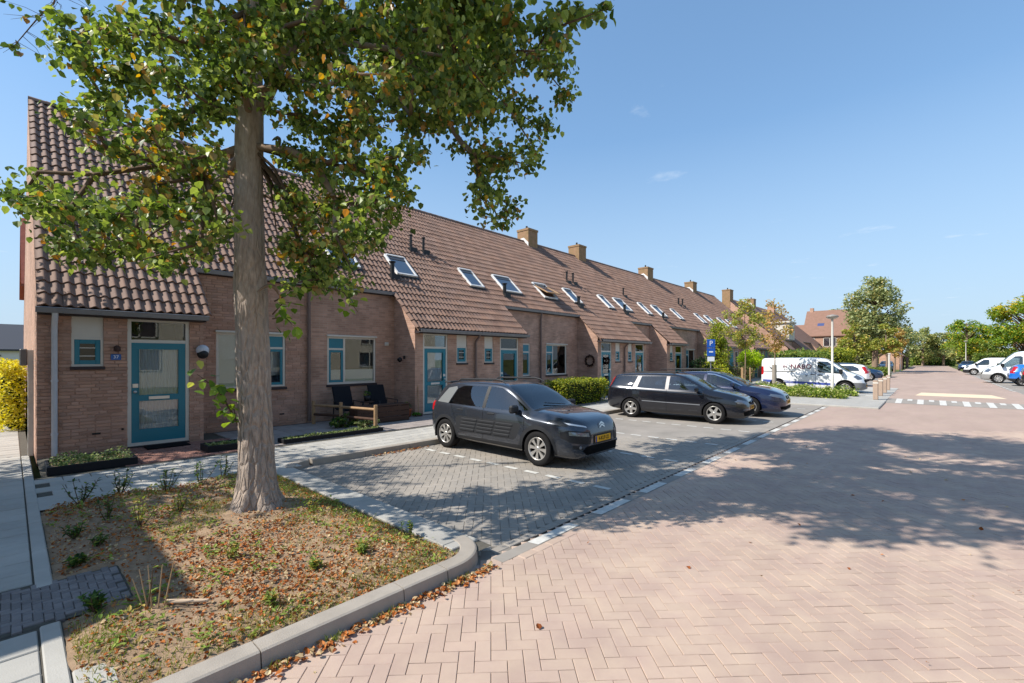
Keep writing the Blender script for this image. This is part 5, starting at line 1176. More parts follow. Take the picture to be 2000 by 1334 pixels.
def build_tree():
    tr = thing('lime_tree', 'big lime tree with thick grey trunk in the planted bed', 'tree', tuple(TB))
    rng = random.Random(11)
    # trunk: ring stack with flare, burls and a slight lean
    zs = [-.1, .05, .14, .24, .36, .5, .7, .95, 1.2, 1.5, 1.8, 2.1, 2.35, 2.55, 2.75, 2.95, 3.2, 3.6, 4.0, 4.4, 4.8, 5.3, 5.8, 6.4, 7.2, 8.2, 9.4, 10.6, 11.6]
    rs = [.68*q for q in [.60, .50, .42, .36, .315, .285, .265, .255, .250, .248, .246, .246, .250, .256, .250, .232, .222, .218, .214, .208, .196, .18, .165, .145, .12, .095, .065, .04, .015]]
    fr = pchip(list(zip(zs, rs))); zs = [-.1+.03*i for i in range(110)]+[3.2+.12*i for i in range(1, 71)]; rs = [fr(z) for z in zs]
    path = []; n = 96; vs = []
    for z, r in zip(zs, rs):
        c = Vector((-.015*z-.03*math.sin(z*.9), -.012*z+.02*math.sin(z*1.1+1), z)); path.append((c, r))
        for k in range(n):
            a = 2*math.pi*k/n
            fl = 1+(.30*max(0, (.45-z)/.55)**1.3)*(math.sin(4*a+.6)+.5*math.sin(7*a+2))+(.02*math.sin(3*a+z*2))+.012*math.sin(9*a+z*5)
            bul = .16*math.exp(-((z-2.50)/.22)**2)*max(0, math.cos(a-rad(5)))**3+.07*math.exp(-((z-3.9)/.10)**2)*max(0, math.cos(a-rad(10)))**4
            nn = mnoise.noise(Vector((math.cos(a)*2, math.sin(a)*2, z*1.4)))*.012+mnoise.noise(Vector((math.cos(a)*7, math.sin(a)*7, z*4)))*.006
            rg_ = max(.18, min(1, (3.0-z)/1.8)); q1 = mnoise.noise(Vector((math.cos(a)*5.5, math.sin(a)*5.5, z*2.6))); q2 = mnoise.noise(Vector((math.cos(a)*11, math.sin(a)*11, z*6+7)))
            nn += rg_*(.016*(.35-abs(q1))+.008*(.3-abs(q2))+.004*mnoise.noise(Vector((math.cos(a)*24, math.sin(a)*24, z*16))))
            rr = r*fl*(1+bul)+nn; vs.append((c.x+rr*math.cos(a), c.y+rr*math.sin(a), c.z))
    b = MB(); b.mesh(vs, [(i*n+k, i*n+(k+1) % n, (i+1)*n+(k+1) % n, (i+1)*n+k) for i in range(len(zs)-1) for k in range(n)], 0, True)
    # bark ridges, low on the trunk
    b.build('trunk', m_barktrunk, tr)
    rb = MB()
    for a0, z0 in ((.3, 2.62), (2.5, 3.75), (1.0, 4.35)):    # healed branch collars
        pts = []
        for i in range(9):
            t = -1.1+2.2*i/8; pts.append(Vector((math.cos(a0+t*.55)*.235, math.sin(a0+t*.55)*.235, z0+.10*math.cos(t*1.3)-.05)))
        rb.tube([p for p in pts], [.006, .014, .018, .02, .02, .02, .018, .014, .006], 6)
    rb.build('branch_collar', m_bark, tr)
    # unseen upper crown
    up = []
    for i in range(74):
        v = Vector((rng.gauss(0,1), rng.gauss(0,1), rng.gauss(0,1))).normalized(); k = rng.uniform(.35, 1)**.5
        p = Vector((-5.2+v.x*3.3*k, 3.0+v.y*3.7*k, 9.0+v.z*3.6*k)); 
        if p.z > 6.4: up.append((p.x, p.y, p.z, rng.uniform(.6, .95)))
    # shadow side: clumps overhanging the bays and the road at mid height
    for i in range(34):
        up.append((rng.uniform(-6.2, -2.2), rng.uniform(3.0, 6.4), rng.uniform(6.6, 8.8), rng.uniform(.55, .8)))
    up = [c for c in up if not (infr(c, c[2], 240) and pix(c, c[2])[1] > 950)]
    clumps = [(Vector(c[:3])-TB, c[3]) for c in CL]+[(Vector(c[:3])-TB, c[3]) for c in up]
    # limbs: each clump grows from the nearest node already on the tree
    nodes = [(c, 0., None, i) for i, (c, r) in enumerate(path) if 4.2 < c.z < 11]; ntr = len(nodes); par = [None]*ntr; cnt = [0]*ntr; pos = [c for c, *_ in nodes]; plen = [0.]*ntr
    for chain, r0 in ((((.05,.02,4.70),(.35,.19,5.28),(.54,.30,5.53),(.74,.48,6.02)), .075), (((.42,.24,5.38),(.73,.61,5.45),(.90,1.17,5.58),(1.21,1.86,5.68)), .045)):
        lb0 = MB(); pts = [Vector(p) for p in chain]; lb0.tube(pts, [r0, r0*.85, r0*.7, r0*.4], 9); lb0.build('limb', m_bark, tr)
        for p in pts: pos.append(p); par.append(None); cnt.append(0); plen.append(.3)
    ntr = len(pos)
    order = sorted(range(len(clumps)), key=lambda i: (clumps[i][0].xy.length, clumps[i][0].z))
    tips = {}
    for i in order:
        c = clumps[i][0]; best = None
        for j in range(len(pos)):
            d = (pos[j]-c).length; s = d+.35*plen[j]+.15*abs(pos[j].z-c.z)
            if j >= ntr and pos[j].xy.length > c.xy.length+.1: s += 1
            mid_ = (pos[j]+c)*.5
            if j >= ntr and (mid_.xy.length < .55 or pos[j].xy.dot(c.xy) < 0): s += 3
            if best is None or s < best[0]: best = (s, j)
        j = best[1]; a = pos[j]; L = (c-a).length; k = max(1, int(L/.45)); last = j
        for q in range(1, k+1):
            t = q/k; p = a.lerp(c, t)+Vector((rng.gauss(0,.05), rng.gauss(0,.05), .16*L*math.sin(t*math.pi)*.5-.04*t)); pos.append(p); par.append(last); cnt.append(0); plen.append(plen[last]+L/k); last = len(pos)-1
        tips[i] = last; q = last
        while q is not None and q >= ntr: cnt[q] += 1; q = par[q]
    rad_ = lambda j: .006+.0085*math.sqrt(cnt[j]) if j >= ntr else .07
    kids = {}
    for j in range(ntr, len(pos)): kids.setdefault(par[j], []).append(j)
    lb = MB(); big = []
    done = set()
    for j in range(ntr, len(pos)):
        if j in done: continue
        pj = par[j]
        chain = [j]; done.add(j)
        while True:
            ks = [k for k in kids.get(chain[-1], []) if k not in done]
            if not ks: break
            k = max(ks, key=lambda q: cnt[q]); chain.append(k); done.add(k)
        pts = [pos[pj]]+[pos[k] for k in chain]; rr = [min(.085, rad_(chain[0])*1.1)]+[rad_(k) for k in chain]; rr[-1] = .004
        if rr[1] > .03:
            bb = MB(); bb.tube(pts, rr, 8); big.append(bb)
        else: lb.tube(pts, rr, 5, cap=False)
    for bb in big: bb.build('limb', m_bark, tr)
    stuff(lb.build('twigs', m_twig, tr))
    # leaves
    pts = []
    for c, r in clumps:
        r *= 1.16; n = int(1300*r*r+120*r) if c.z < 5.6 else int(740*r*r)
        # leaves sit on short side shoots
        for s in range(max(3, int(n/11))):
            d = Vector((rng.gauss(0,1), rng.gauss(0,1), rng.gauss(-.15,.8))).normalized(); e = c+d*r*rng.uniform(.35,1.05)
            o = c.lerp(e, rng.uniform(.1,.5))
            for q in range(11):
                p = o.lerp(e, rng.random())+Vector((rng.gauss(0,.06), rng.gauss(0,.06), rng.gauss(-.03,.05))); pts.append(p)
    key = lambda p: (lambda w_: pix(w_, w_.z)[0] if infr(w_, w_.z, -20) else 1e6)(p+TB)
    pts.sort(key=key)
    me = bpy.data.meshes.new('leaf'); me.from_pydata(LV, [], LF); me.materials.append(m_lime)
    b = MB()
    for i, p in enumerate(pts):
        M = leafM(p, (.068 if p.z < 5.6 else .115)*rng.uniform(.6,1.25), .75, rng)
        if i < 300: o = link('leaf', me, tr); o.matrix_local = M
        else: b.mesh([M @ Vector(v) for v in LV], LF)
    stuff(b.build('crown', m_lime, tr))
    # low shoots on the trunk
    sb = MB(); sl = MB()
    for tip, base in (((-.10,-.42,1.55),(-.0,-.22,1.15)), ((-.05,-.25,1.30),(0,-.2,1.1)), ((-.12,-.55,1.68),(-.02,-.22,1.2)), ((.58,.20,2.45),(.2,.1,2.35)), ((.50,.24,2.18),(.2,.1,2.3)), ((.85,.45,2.62),(.2,.12,2.5)), ((1.15,.62,2.35),(.85,.45,2.62))):
        a, c = Vector(base), Vector(tip); mid = a.lerp(c, .5)+Vector((0,0,.08)); sb.tube([a, mid, c], [.009,.006,.003], 5)
        for q in range(13):
            t = rng.uniform(.35,1.05); p = a.lerp(c, t)+Vector((rng.gauss(0,.07), rng.gauss(0,.07), rng.gauss(.02,.06)))
            M = leafM(p, .10*rng.uniform(.7,1.25), .6, rng); sl.mesh([M @ Vector(v) for v in LV], LF)
    sb.build('low_shoots', m_twig, tr); stuff(sl.build('low_leaves', leaf_mat('shoot_leaf', [srgb(70,98,36), srgb(110,138,50), srgb(150,172,76)], [srgb(180,184,96)], .1), tr))
    return tr
def bark_mat():
    m = bpy.data.materials.new('trunk_bark'); m.use_nodes = True; t = m.node_tree; b = t.nodes['Principled BSDF']; b.inputs['Roughness'].default_value = .92; b.inputs['Specular IOR Level'].default_value = .15
    g = N(t, 'ShaderNodeNewGeometry'); mp = N(t, 'ShaderNodeMapping'); mp.inputs['Scale'].default_value = (1, 1, .28); t.links.new(g.outputs['Position'], mp.inputs[0])
    n1 = N(t, 'ShaderNodeTexNoise', _Scale=26.0, _Detail=8.0, _Roughness=.65); t.links.new(mp.outputs[0], n1.inputs['Vector'])
    v1 = N(t, 'ShaderNodeTexVoronoi', feature='DISTANCE_TO_EDGE', _Scale=15.0); t.links.new(mp.outputs[0], v1.inputs['Vector'])
    n2 = N(t, 'ShaderNodeTexNoise', _Scale=2.3, _Detail=4.0); t.links.new(g.outputs['Position'], n2.inputs['Vector'])
    r = N(t, 'ShaderNodeValToRGB'); e = r.color_ramp.elements; e[0].position = .25; e[0].color = srgb(130,114,102); e[1].position = .72; e[1].color = srgb(202,182,164); t.links.new(n1.outputs['Fac'], r.inputs[0])
    mx = N(t, 'ShaderNodeMix', data_type='RGBA', blend_type='MIX'); r2 = N(t, 'ShaderNodeMapRange'); r2.inputs[1].default_value = .35; r2.inputs[2].default_value = .65; r2.inputs[4].default_value = .55
    t.links.new(n2.outputs['Fac'], r2.inputs[0]); t.links.new(r2.outputs[0], mx.inputs[0]); t.links.new(r.outputs[0], mx.inputs[6]); mx.inputs[7].default_value = srgb(160,148,138)
    t.links.new(mx.outputs[2], b.inputs['Base Color'])
    s = N(t, 'ShaderNodeSeparateXYZ'); t.links.new(g.outputs['Position'], s.inputs[0]); lo = N(t, 'ShaderNodeMapRange'); lo.inputs[1].default_value = 4.2; lo.inputs[2].default_value = 1.0; lo.inputs[3].default_value = .25; lo.inputs[4].default_value = 1.0; t.links.new(s.outputs[2], lo.inputs[0])
    mn = N(t, 'ShaderNodeMath', operation='MINIMUM'); mn.inputs[1].default_value = .16; t.links.new(v1.outputs['Distance'], mn.inputs[0])
    mu = N(t, 'ShaderNodeMath', operation='MULTIPLY'); mu.inputs[1].default_value = 3.5; t.links.new(mn.outputs[0], mu.inputs[0])
    ad = N(t, 'ShaderNodeMath', operation='ADD'); t.links.new(mu.outputs[0], ad.inputs[0]); t.links.new(n1.outputs['Fac'], ad.inputs[1])
    bp = N(t, 'ShaderNodeBump'); bp.inputs['Distance'].default_value = .04; t.links.new(lo.outputs[0], bp.inputs['Strength']); t.links.new(ad.outputs[0], bp.inputs['Height']); t.links.new(bp.outputs[0], b.inputs['Normal'])
    return m
m_barktrunk = bark_mat()
lime = build_tree()

# ------------------------------------------------------------------ planted bed
def soilz(x, y):
    if -5.12 < x < -4.3 and y < .62: return .06
    d = math.hypot(x-TB.x, y-TB.y); e = min(x+7.82, -3.08-x, y-.22, 2.72-y)
    return .075+.035*min(1, max(0, e)/.25)+.07*math.exp(-(d/.55)**2)+.035*mnoise.noise(Vector((x*1.6, y*1.6, 0)))+.016*mnoise.noise(Vector((x*6, y*6, 3)))+.012*mnoise.noise(Vector((x*17, y*17, 5)))
b = MB(); nx, ny = 150, 84
gx = [-7.82+(4.76)*i/nx for i in range(nx+1)]; gy = [.2+2.54*j/ny for j in range(ny+1)]
b.mesh([(x, y, soilz(x, y)) for y in gy for x in gx], [(j*(nx+1)+i, j*(nx+1)+i+1, (j+1)*(nx+1)+i+1, (j+1)*(nx+1)+i) for j in range(ny) for i in range(nx)], 0, True)
bed = struct(b.build('planted_bed', m_soil))
rng = random.Random(21)
def litter_density(x, y):
    v = .22+.9*max(0, mnoise.noise(Vector((x*1.1+4, y*1.1, 2)))+.18)
    if abs(x+3.2) < .6: v += .25
    if x > -5.6 and y > .9: v += .3
    if math.hypot(x-TB.x, y-TB.y) < .6: v *= .4
    return v
m_litter = leaf_mat('fallen_leaf', [srgb(118,66,38), srgb(160,92,48), srgb(180,112,60), srgb(190,134,86)], [srgb(206,184,144), srgb(150,122,88)], .35, .4, 1.5, .1, .85, .05)
b = MB(); n = 0
while n < 11000:
    x, y = rng.uniform(-7.75, -3.12), rng.uniform(.25, 2.7)
    if rng.random() > litter_density(x, y) or (-5.1 < x < -4.32 and y < .6): continue
    n += 1; s = rng.uniform(.011, .034)
    M = Matrix.Translation((x, y, soilz(x, y)+rng.uniform(.003, .02))) @ Matrix.Rotation(rng.uniform(0, 6.3), 4, 'Z') @ Matrix.Rotation(rng.gauss(0, .5), 4, 'X') @ Matrix.Rotation(rng.gauss(0, .5), 4, 'Y') @ Matrix.Diagonal((s, s, s*2.2, 1))
    b.mesh([M @ Vector(v) for v in LV], LF)
for i in range(900):      # drifts in the gutter and behind the bays
    if i < 620: x, y, z = -2.90+abs(rng.gauss(0, .055)), rng.uniform(.3, 2.9), .004
    elif i < 780: x, y, z = -7.80+abs(rng.gauss(0, .06)), rng.uniform(4.6, 5.9), .004
    else: x, y, z = rng.uniform(-3, 2.6), rng.uniform(.8, 12), .003
    if i >= 780 and rng.random() < .55: continue
    s = rng.uniform(.018, .05)
    M = Matrix.Translation((x, y, z+rng.uniform(.002, .02))) @ Matrix.Rotation(rng.uniform(0, 6.3), 4, 'Z') @ Matrix.Rotation(rng.gauss(0, .4), 4, 'X') @ Matrix.Diagonal((s, s, s*2, 1)); b.mesh([M @ Vector(v) for v in LV], LF)
tag(stuff(b.build('fallen_leaves', m_litter)), 'brown fallen leaves strewn over the bed and gutter', 'fallen leaves')
# thin grass and moss at the bed edges
m_grass = leaf_mat('grass_blade', [srgb(100,116,44), srgb(130,144,60), srgb(160,164,84)], [srgb(186,172,112)], .3, .5, 1.2, .2, .85, .03)
b = MB()
def blade(x, y, z, h, w_):
    a = rng.uniform(0, 6.3); dx, dy = math.cos(a), math.sin(a); l = rng.uniform(.1, .7)*h
    b.mesh([(x-dy*w_, y+dx*w_, z), (x+dy*w_, y-dx*w_, z), (x+dx*l*.4, y+dy*l*.4, z+h*.65), (x+dx*l, y+dy*l, z+h)], [(0, 1, 2), (2, 1, 3), (0, 2, 3)][:2])
n = 0
while n < 11000:
    x, y = rng.uniform(-7.7, -3.12), rng.uniform(.25, 2.68)
    e = min(-3.08-x, 2.72-y); v = math.exp(-e/.22)*.9+max(0, mnoise.noise(Vector((x*1.7, y*1.7, 9)))-.12)*1.1
    if x < -6 and y < 1.2: v *= .4
    if rng.random() > v: continue
    n += 1; blade(x, y, soilz(x, y)-.004, rng.uniform(.015, .055), .0022)
for i in range(500): 
    y = rng.uniform(.3, 2.9); 
    if mnoise.noise(Vector((y*3, 0, 1))) > .05: blade(-2.9+abs(rng.gauss(0, .03)), y, 0, rng.uniform(.02, .06), .003)
tag(stuff(b.build('sparse_grass', m_grass)), 'sparse grass along the kerb edge of the bed', 'grass')
b = MB(); n = 0
while n < 420:
    x, y = rng.uniform(-7.7, -3.15), rng.uniform(.28, 2.65)
    v = .25+mnoise.noise(Vector((x*1.3+9, y*1.3, 1)))+(.35 if y > 2.1 else 0)+(.3 if x < -6.4 else 0)
    if rng.random() > v or (-5.1 < x < -4.32 and y < .6) or math.hypot(x-TB.x, y-TB.y) < .4: continue
    n += 1
    for k in range(rng.randrange(4, 11)):
        a_ = rng.uniform(0, 6.3); s_ = rng.uniform(.02, .05); M = Matrix.Translation((x+rng.gauss(0,.03), y+rng.gauss(0,.03), soilz(x, y)+rng.uniform(.005,.05))) @ Matrix.Rotation(a_, 4, 'Z') @ Matrix.Rotation(rng.uniform(-.2,.7), 4, 'X') @ Matrix.Diagonal((s_*.6, s_, s_, 1)); b.mesh([M @ Vector(v_) for v_ in LV], LF)
tag(stuff(b.build('low_weeds', leaf_mat('low_weed_leaf', [srgb(84,106,46), srgb(120,140,62), srgb(152,162,84)], [srgb(170,150,84)], .15, .35, 1.2, .2, .8, .05))), 'low creeping weeds scattered over the bed', 'weeds')
# pebbles and clods
b = MB()
for i in range(420):
    x, y = rng.uniform(-7.7, -3.15), rng.uniform(.28, 2.65); s = rng.uniform(.005, .016) if i > 24 else rng.uniform(.018, .032)
    M = Matrix.Translation((x, y, soilz(x, y)+s*.2)) @ Matrix.Rotation(rng.uniform(0, 6), 4, 'Z') @ Matrix.Diagonal((s*1.4, s, s*.7, 1))
    vs = [(1,0,0),(.3,.9,.1),(-.8,.5,0),(-.7,-.6,.1),(.4,-.9,0),(.1,.1,.95)]; b.mesh([M @ Vector(v) for v in vs], [(0,1,5),(1,2,5),(2,3,5),(3,4,5),(4,0,5)])
tag(stuff(b.build('pebbles', mat('pebble', srgb(150,132,112), .9, .1, island=.25))), 'pebbles and clods lying on the bare soil', 'pebbles')
def weed(label, loc, h, n, ls, m, spread=.5, lean=.25, group='weeds in the bed', name='weed', cat='weed', lv=14):
    t = thing(name, label, cat, loc, 0, group); sb = MB(); lb = MB()
    for i in range(n):
        a = rng.uniform(0, 6.3); d = Vector((math.cos(a), math.sin(a), 0)); L = h*rng.uniform(.6, 1.05); tip = d*L*spread*rng.random()+Vector((0, 0, L)); mid = tip*.5+d*.02
        sb.tube([d*.01, mid, tip], [.005, .004, .002], 4, cap=False)
        for q in range(lv):
            k = rng.uniform(.2, 1.02); p = (mid*2*k if k < .5 else mid.lerp(tip, (k-.5)*2)); a2 = rng.uniform(0, 6.3); s = ls*rng.uniform(.6, 1.2)
            M = Matrix.Translation(p) @ Matrix.Rotation(a2, 4, 'Z') @ Matrix.Rotation(rng.gauss(.35, .35), 4, 'X') @ Matrix.Diagonal((s*.55, s, s, 1)); lb.mesh([M @ Vector(v) for v in LV], LF)
    sb.build('stems', m_twig, t); stuff(lb.build('leaves', m, t)); return t
m_weed1 = leaf_mat('weed_leaf', [srgb(48,72,40), srgb(70,98,48), srgb(110,134,60)], [srgb(150,158,70)], .1, .3)
m_weed2 = leaf_mat('weed_leaf_pale', [srgb(120,138,62), srgb(150,162,84), srgb(98,120,52)], [srgb(176,150,80)], .2, .4)
W = [('dark leafy weed with a lime green tip at the bed corner', (-7.44,.55), .34, 6, .055, m_weed1), ('tall dark weed by the pavement edge, second from the corner', (-7.62,.94), .42, 6, .055, m_weed1), ('bushy dark weed by the pavement edge, third from the corner', (-7.35,1.36), .40, 6, .05, m_weed1), ('tall slim weed nearest the trunk on the pavement side', (-7.45,1.77), .46, 5, .05, m_weed1),
  ('pale green weed standing at the shadow edge in the bed', (-5.95,.89), .40, 5, .05, m_weed2), ('small pale weed between trunk and shadow edge', (-6.3,1.28), .26, 5, .045, m_weed2), ('dark weed left of the trunk close to it', (-7.69,2.10), .40, 4, .05, m_weed1), ('low shaded weed along the side path edging', (-6.1,.42), .16, 6, .05, m_weed1), ('low green tuft beside the dark paver strip', (-5.25,.36), .12, 8, .05, m_weed1),
  ('yellowish weed in front of the trunk', (-4.47,1.28), .20, 6, .04, m_weed2), ('low weed in the middle of the leaf litter', (-3.75,1.7), .12, 8, .045, m_weed2), ('bright small weed close to the kerb', (-3.45,1.26), .13, 7, .045, m_weed2), ('low weed patch near the slab strip', (-3.70,2.10), .12, 9, .045, m_weed2), ('wispy weed at the slab strip near the kerb nose', (-3.75,2.62), .24, 4, .04, m_weed1), ('shaded weed clump in the left part of the bed', (-6.55,.70), .30, 6, .05, m_weed1), ('small weed in the deep shade by the edging', (-5.7,.55), .14, 6, .045, m_weed1), ('weed growing below the dark paver strip', (-4.22,.40), .16, 7, .05, m_weed1), ('pale dry weed right of the trunk base', (-5.2,2.3), .16, 6, .035, m_weed2)]
for l, (x, y), h, n, ls, m in W: weed(l, (x, y, soilz(x, y)-.01), h*rng.uniform(.7,1.0), n+1, ls*1.0, m, spread=.75, lv=13)
st = weed('cut shrub stump with four bare upright shoots', (-4.02, .64, soilz(-4.02,.64)), .40, 1, .05, m_weed2, name='shrub_stump', cat='shrub', group='weeds in the bed', lv=4)
b = MB()
for dx, dy, tx, ty, h in ((0,0,-.03,-.04,.27),(.03,.02,.02,0,.30),(.06,.05,.08,.07,.30),(.08,.08,.16,.12,.34),(-.03,-.02,-.08,-.07,.2)): b.tube([(dx, dy, 0), (dx*.5+tx*.5, dy*.5+ty*.5, h*.5), (tx, ty, h)], [.0045, .004, .0025], 6)
b.build('shoots', mat('bare_shoot', srgb(168,140,108), .85, .2), st)
tag(MB().tube([(-3.98,.74,soilz(-3.98,.74)+.02), (-3.80,.95,soilz(-3.8,.95)+.02)], [.018,.012], 6).build('dead_branch', mat('dead_wood', srgb(196,172,146), .9, .15)), 'pale dead branch lying beside the shrub stump', 'branch')
tag(MB().tube([(-2.50,.78,.012), (-2.38,.93,.018), (-2.37,.97,.012)], [.004,.006,.003], 5).build('fallen_twig', mat('brown_twig', srgb(150,92,56), .9, .15)), 'brown twig lying on the road near the kerb', 'twig')
# ------------------------------------------------------------------ things in the front gardens
m_blackwood = mat('black_edging', srgb(26,26,30), .7, .3)
m_wood = mat('weathered_wood', srgb(160,130,98), .85, .2, var=.2, vscale=14)
m_wooddark = mat('dark_wood', srgb(78,58,48), .8, .2, var=.2, vscale=14)
m_terra = mat('terracotta', srgb(176,98,66), .85, .2, var=.1, vscale=9)
m_cover = leaf_mat('ground_cover_leaf', [srgb(70,92,52), srgb(112,130,78), srgb(150,160,104)], [srgb(188,190,140), srgb(100,110,70)], .2, .4)
def shrub(label, loc, rad_xyz, n, ls, m, group=None, name='shrub', cat='shrub', cl=None, stem=.0, seed=1, clr=.33):
    """crown from leaf clumps over an ellipsoid, with stems inside"""
    rg = random.Random(seed); t = thing(name, label, cat, loc, 0, group); b = MB(); sb = MB(); rx, ry, rz = rad_xyz; cl = cl or 24
    base = Vector((0, 0, 0)); cz = stem+rz
    for i in range(cl):
        v = Vector((rg.gauss(0,1), rg.gauss(0,1), rg.gauss(0,1))).normalized()*rg.uniform(.45,.92); c = Vector((v.x*rx, v.y*ry, cz+v.z*rz)); r = clr*min(rx, ry, rz)*rg.uniform(.75,1.3)*1.35
        sb.tube([base, Vector((c.x*.3, c.y*.3, max(stem*.9, c.z*.55))), c], [.02*rz+.008, .012*rz+.005, .004], 5, cap=False)
        leaves(b, cloud(c, r, int(n/cl), rg, .2, .85), ls, .4, rg)
    sb.build('stems', m_twig, t); stuff(b.build('leaves', m, t)); return t
# low black planter edgings with ground cover before number 37
def planter(label, x0, x1, y0, y1, h=.13, fl=True, dens=900, hh=.10, seed=3, tufts=()):
    t = thing('planter_bed', label, 'planter', ((x0+x1)/2, (y0+y1)/2, .09), 0, 'low planters before the houses'); cx, cy = (x0+x1)/2, (y0+y1)/2; b = MB()
    for q in ((x1-.04, x1, y0, y1), (x0, x0+.04, y0, y1), (x0+.04, x1-.04, y0, y0+.04), (x0+.04, x1-.04, y1-.04, y1)): MB().box(q[0]-cx, q[1]-cx, q[2]-cy, q[3]-cy, 0, h, ch=.006).build('edging_board', m_blackwood, t)
    MB().box(x0+.04-cx, x1-.04-cx, y0+.04-cy, y1-.04-cy, 0, h-.03).build('soil', m_soil, t)
    rg = random.Random(seed); pts = []
    for i in range(dens):
        x, y = rg.uniform(x0+.05, x1-.03)-cx, rg.uniform(y0+.05, y1-.05)-cy; k = max(.15, .6+mnoise.noise(Vector((x*3+seed, y*3, 0))))
        for tx, ty, tr, th in tufts:
            k += th*math.exp(-(((x+cx-tx)**2+(y+cy-ty)**2)/tr**2))
        pts.append(Vector((x, y, h-.03+rg.random()*hh*k)))
    leaves(b, pts, .035, .3, rg); stuff(b.build('ground_cover', m_cover, t)); return t
planter('black edged planter of grey green ground cover left of door 37', -10.45, -9.70, .36, 1.42, tufts=((-10.1,.6,.2,1.2),(-10.1,1.25,.18,1.3)), dens=1100)
planter('black edged planter of pale ground cover behind the tree trunk', -10.35, -9.85, 2.45, 3.6, dens=900, seed=5)
planter('long low planter strip running to the wooden rail', -10.05, -9.72, 3.75, 6.05, h=.10, dens=1300, hh=.09, seed=8)
shrub('dark shrub behind the wooden rail', (-11.0, 5.75, .1), (.32,.45,.16), 700, .05, m_weed1, 'front garden shrubs', seed=4)
shrub('silvery shrub at the foot of the wooden rail', (-10.35, 5.95, .1), (.28,.35,.12), 600, .045, m_cover, 'front garden shrubs', seed=9)
# rustic rail fence with three posts
t = thing('rail_fence', 'low rustic wooden rail with three posts before the wide window', 'fence', (-11.0, 5.75, .1))
P = [(-1.15, -.30), (-.20, -.02), (1.10, .20)]
for x, y in P: MB().tube([(x, y, 0), (x, y, .62)], [.05, .045], 8).build('post', m_wood, t)
for z in (.50, .26):
    for a, c in zip(P, P[1:]): MB().tube([(a[0], a[1], z), (c[0], c[1], z+.01)], .035, 8).build('rail', m_wooddark if z < .4 else m_wood, t)
# garden chairs and table below the window
def chair(label, x, y):
    t = thing('garden_chair', label, 'chair', (x, y, .1), 0, 'garden chairs below the window')
    b = MB(); b.mesh([(-.20,-.26,.42),(-.20,.26,.42),(-.42,.26,1.10),(-.42,-.26,1.10)], [(0,1,2,3)]); M = Matrix.Rotation(rad(-18),4,'Y')
    MB().box(-.03, .03, -.27, .27, .0, .74, ch=.02, M=Matrix.Translation((-.20,0,.40)) @ M).build('backrest', mat('black_mesh_fabric', srgb(26,28,34), .8, .2), t)
    MB().box(-.22, .32, -.27, .27, .38, .44, ch=.02).build('seat', MATS['black_mesh_fabric'], t)
    for s in (-1, 1):
        MB().tube([(.30, s*.29, 0), (.31, s*.29, .62), (-.28, s*.29, .64)], .014, 6).build('arm_frame', m_black, t); MB().tube([(-.30, s*.29, 0), (-.24, s*.29, .64)], .014, 6).build('leg', m_black, t)
    t.scale = (1, 1, .87); return t
chair('left black reclining garden chair below the wide window', -11.85, 6.28); chair('right black reclining garden chair below the wide window', -11.85, 7.36)
t = thing('side_table', 'small dark table between the two garden chairs', 'table', (-11.85, 6.85, .1))
MB().lathe([(0,.50),(.2,.50),(.2,.525),(0,.53)], 14).build('table_top', m_wooddark, t)
for a in (0, 2.1, 4.2): MB().tube([(.16*math.cos(a), .16*math.sin(a), 0), (.12*math.cos(a), .12*math.sin(a), .5)], .012, 6).build('leg', m_black, t)
t = thing('potted_plant', 'dark pot with a small plant on the side table', 'pot plant', (-11.85, 6.85, .63)); MB().lathe([(0,0),(.07,0),(.10,.16),(.085,.16),(.08,.13),(0,.13)], 12).build('pot', m_black, t)
b = MB(); leaves(b, cloud((0,0,.22), .09, 60), .05); stuff(b.build('foliage', m_weed1, t))
t = thing('wooden_box', 'long dark wooden box in front of the garden chairs', 'storage box', (-11.15, 6.9, .1))
for k in range(3): MB().box(.18, .21, -.85, .75, .02+k*.14, .15+k*.14, ch=.006).build('plank', m_wooddark, t)
MB().box(-.2, .22, -.87, .77, .445, .48, ch=.008).build('lid', m_wooddark, t)
for s in (-.86, .76): MB().box(-.19, .18, s-.012, s+.012, 0, .44).build('end_board', m_wooddark, t)
def pot(label, loc, r=.15, h=.24, m=m_terra, plant=None, seed=2):
    t = thing('flower_pot', label, 'flower pot', loc, 0, 'pots by the doors'); MB().lathe([(0,0),(r*.7,0),(r,h*.85),(r*1.08,h*.85),(r*1.08,h),(r*.92,h),(r*.88,h*.8),(0,h*.8)], 16).build('pot', m, t)
    if plant: b = MB(); leaves(b, cloud((0,0,h+.10), plant, 130, random.Random(seed)), .05); stuff(b.build('foliage', m_weed1, t))
    return t
pot('terracotta pot right of the garden chairs', (-11.55, 7.98, .1), plant=.12)
pot('dark pot with a round plant at the wreath door', (-11.15, 19.0, .1), .2, .3, m_black, .3)
shrub('bright green tuft at the foot of the broom', (-11.42, 8.22, .1), (.12,.12,.07), 220, .04, leaf_mat('tuft_leaf', [srgb(70,130,40), srgb(96,150,54)], [srgb(120,160,70)]), 'front garden shrubs', seed=7)
t = thing('broom', 'wooden broom handle leaning on the porch side wall', 'broom', (-11.40, 8.30, .1)); MB().tube([(0,0,.06), (-.22,-.02+.14,1.28)], .013, 6).build('handle', m_wood, t); MB().box(-.03,.05,-.12,.12,0,.08,ch=.01).build('brush_head', m_wooddark, t)
b = MB(); b.box(-.05,.05,-.03,0,-.05,.05,ch=.01); b.lathe([(.015,0),(.07,.04),(.075,.12),(.06,.13)], 10, Matrix.Translation((0,-.1,-.03)) @ Matrix.Rotation(rad(120),4,'X'))
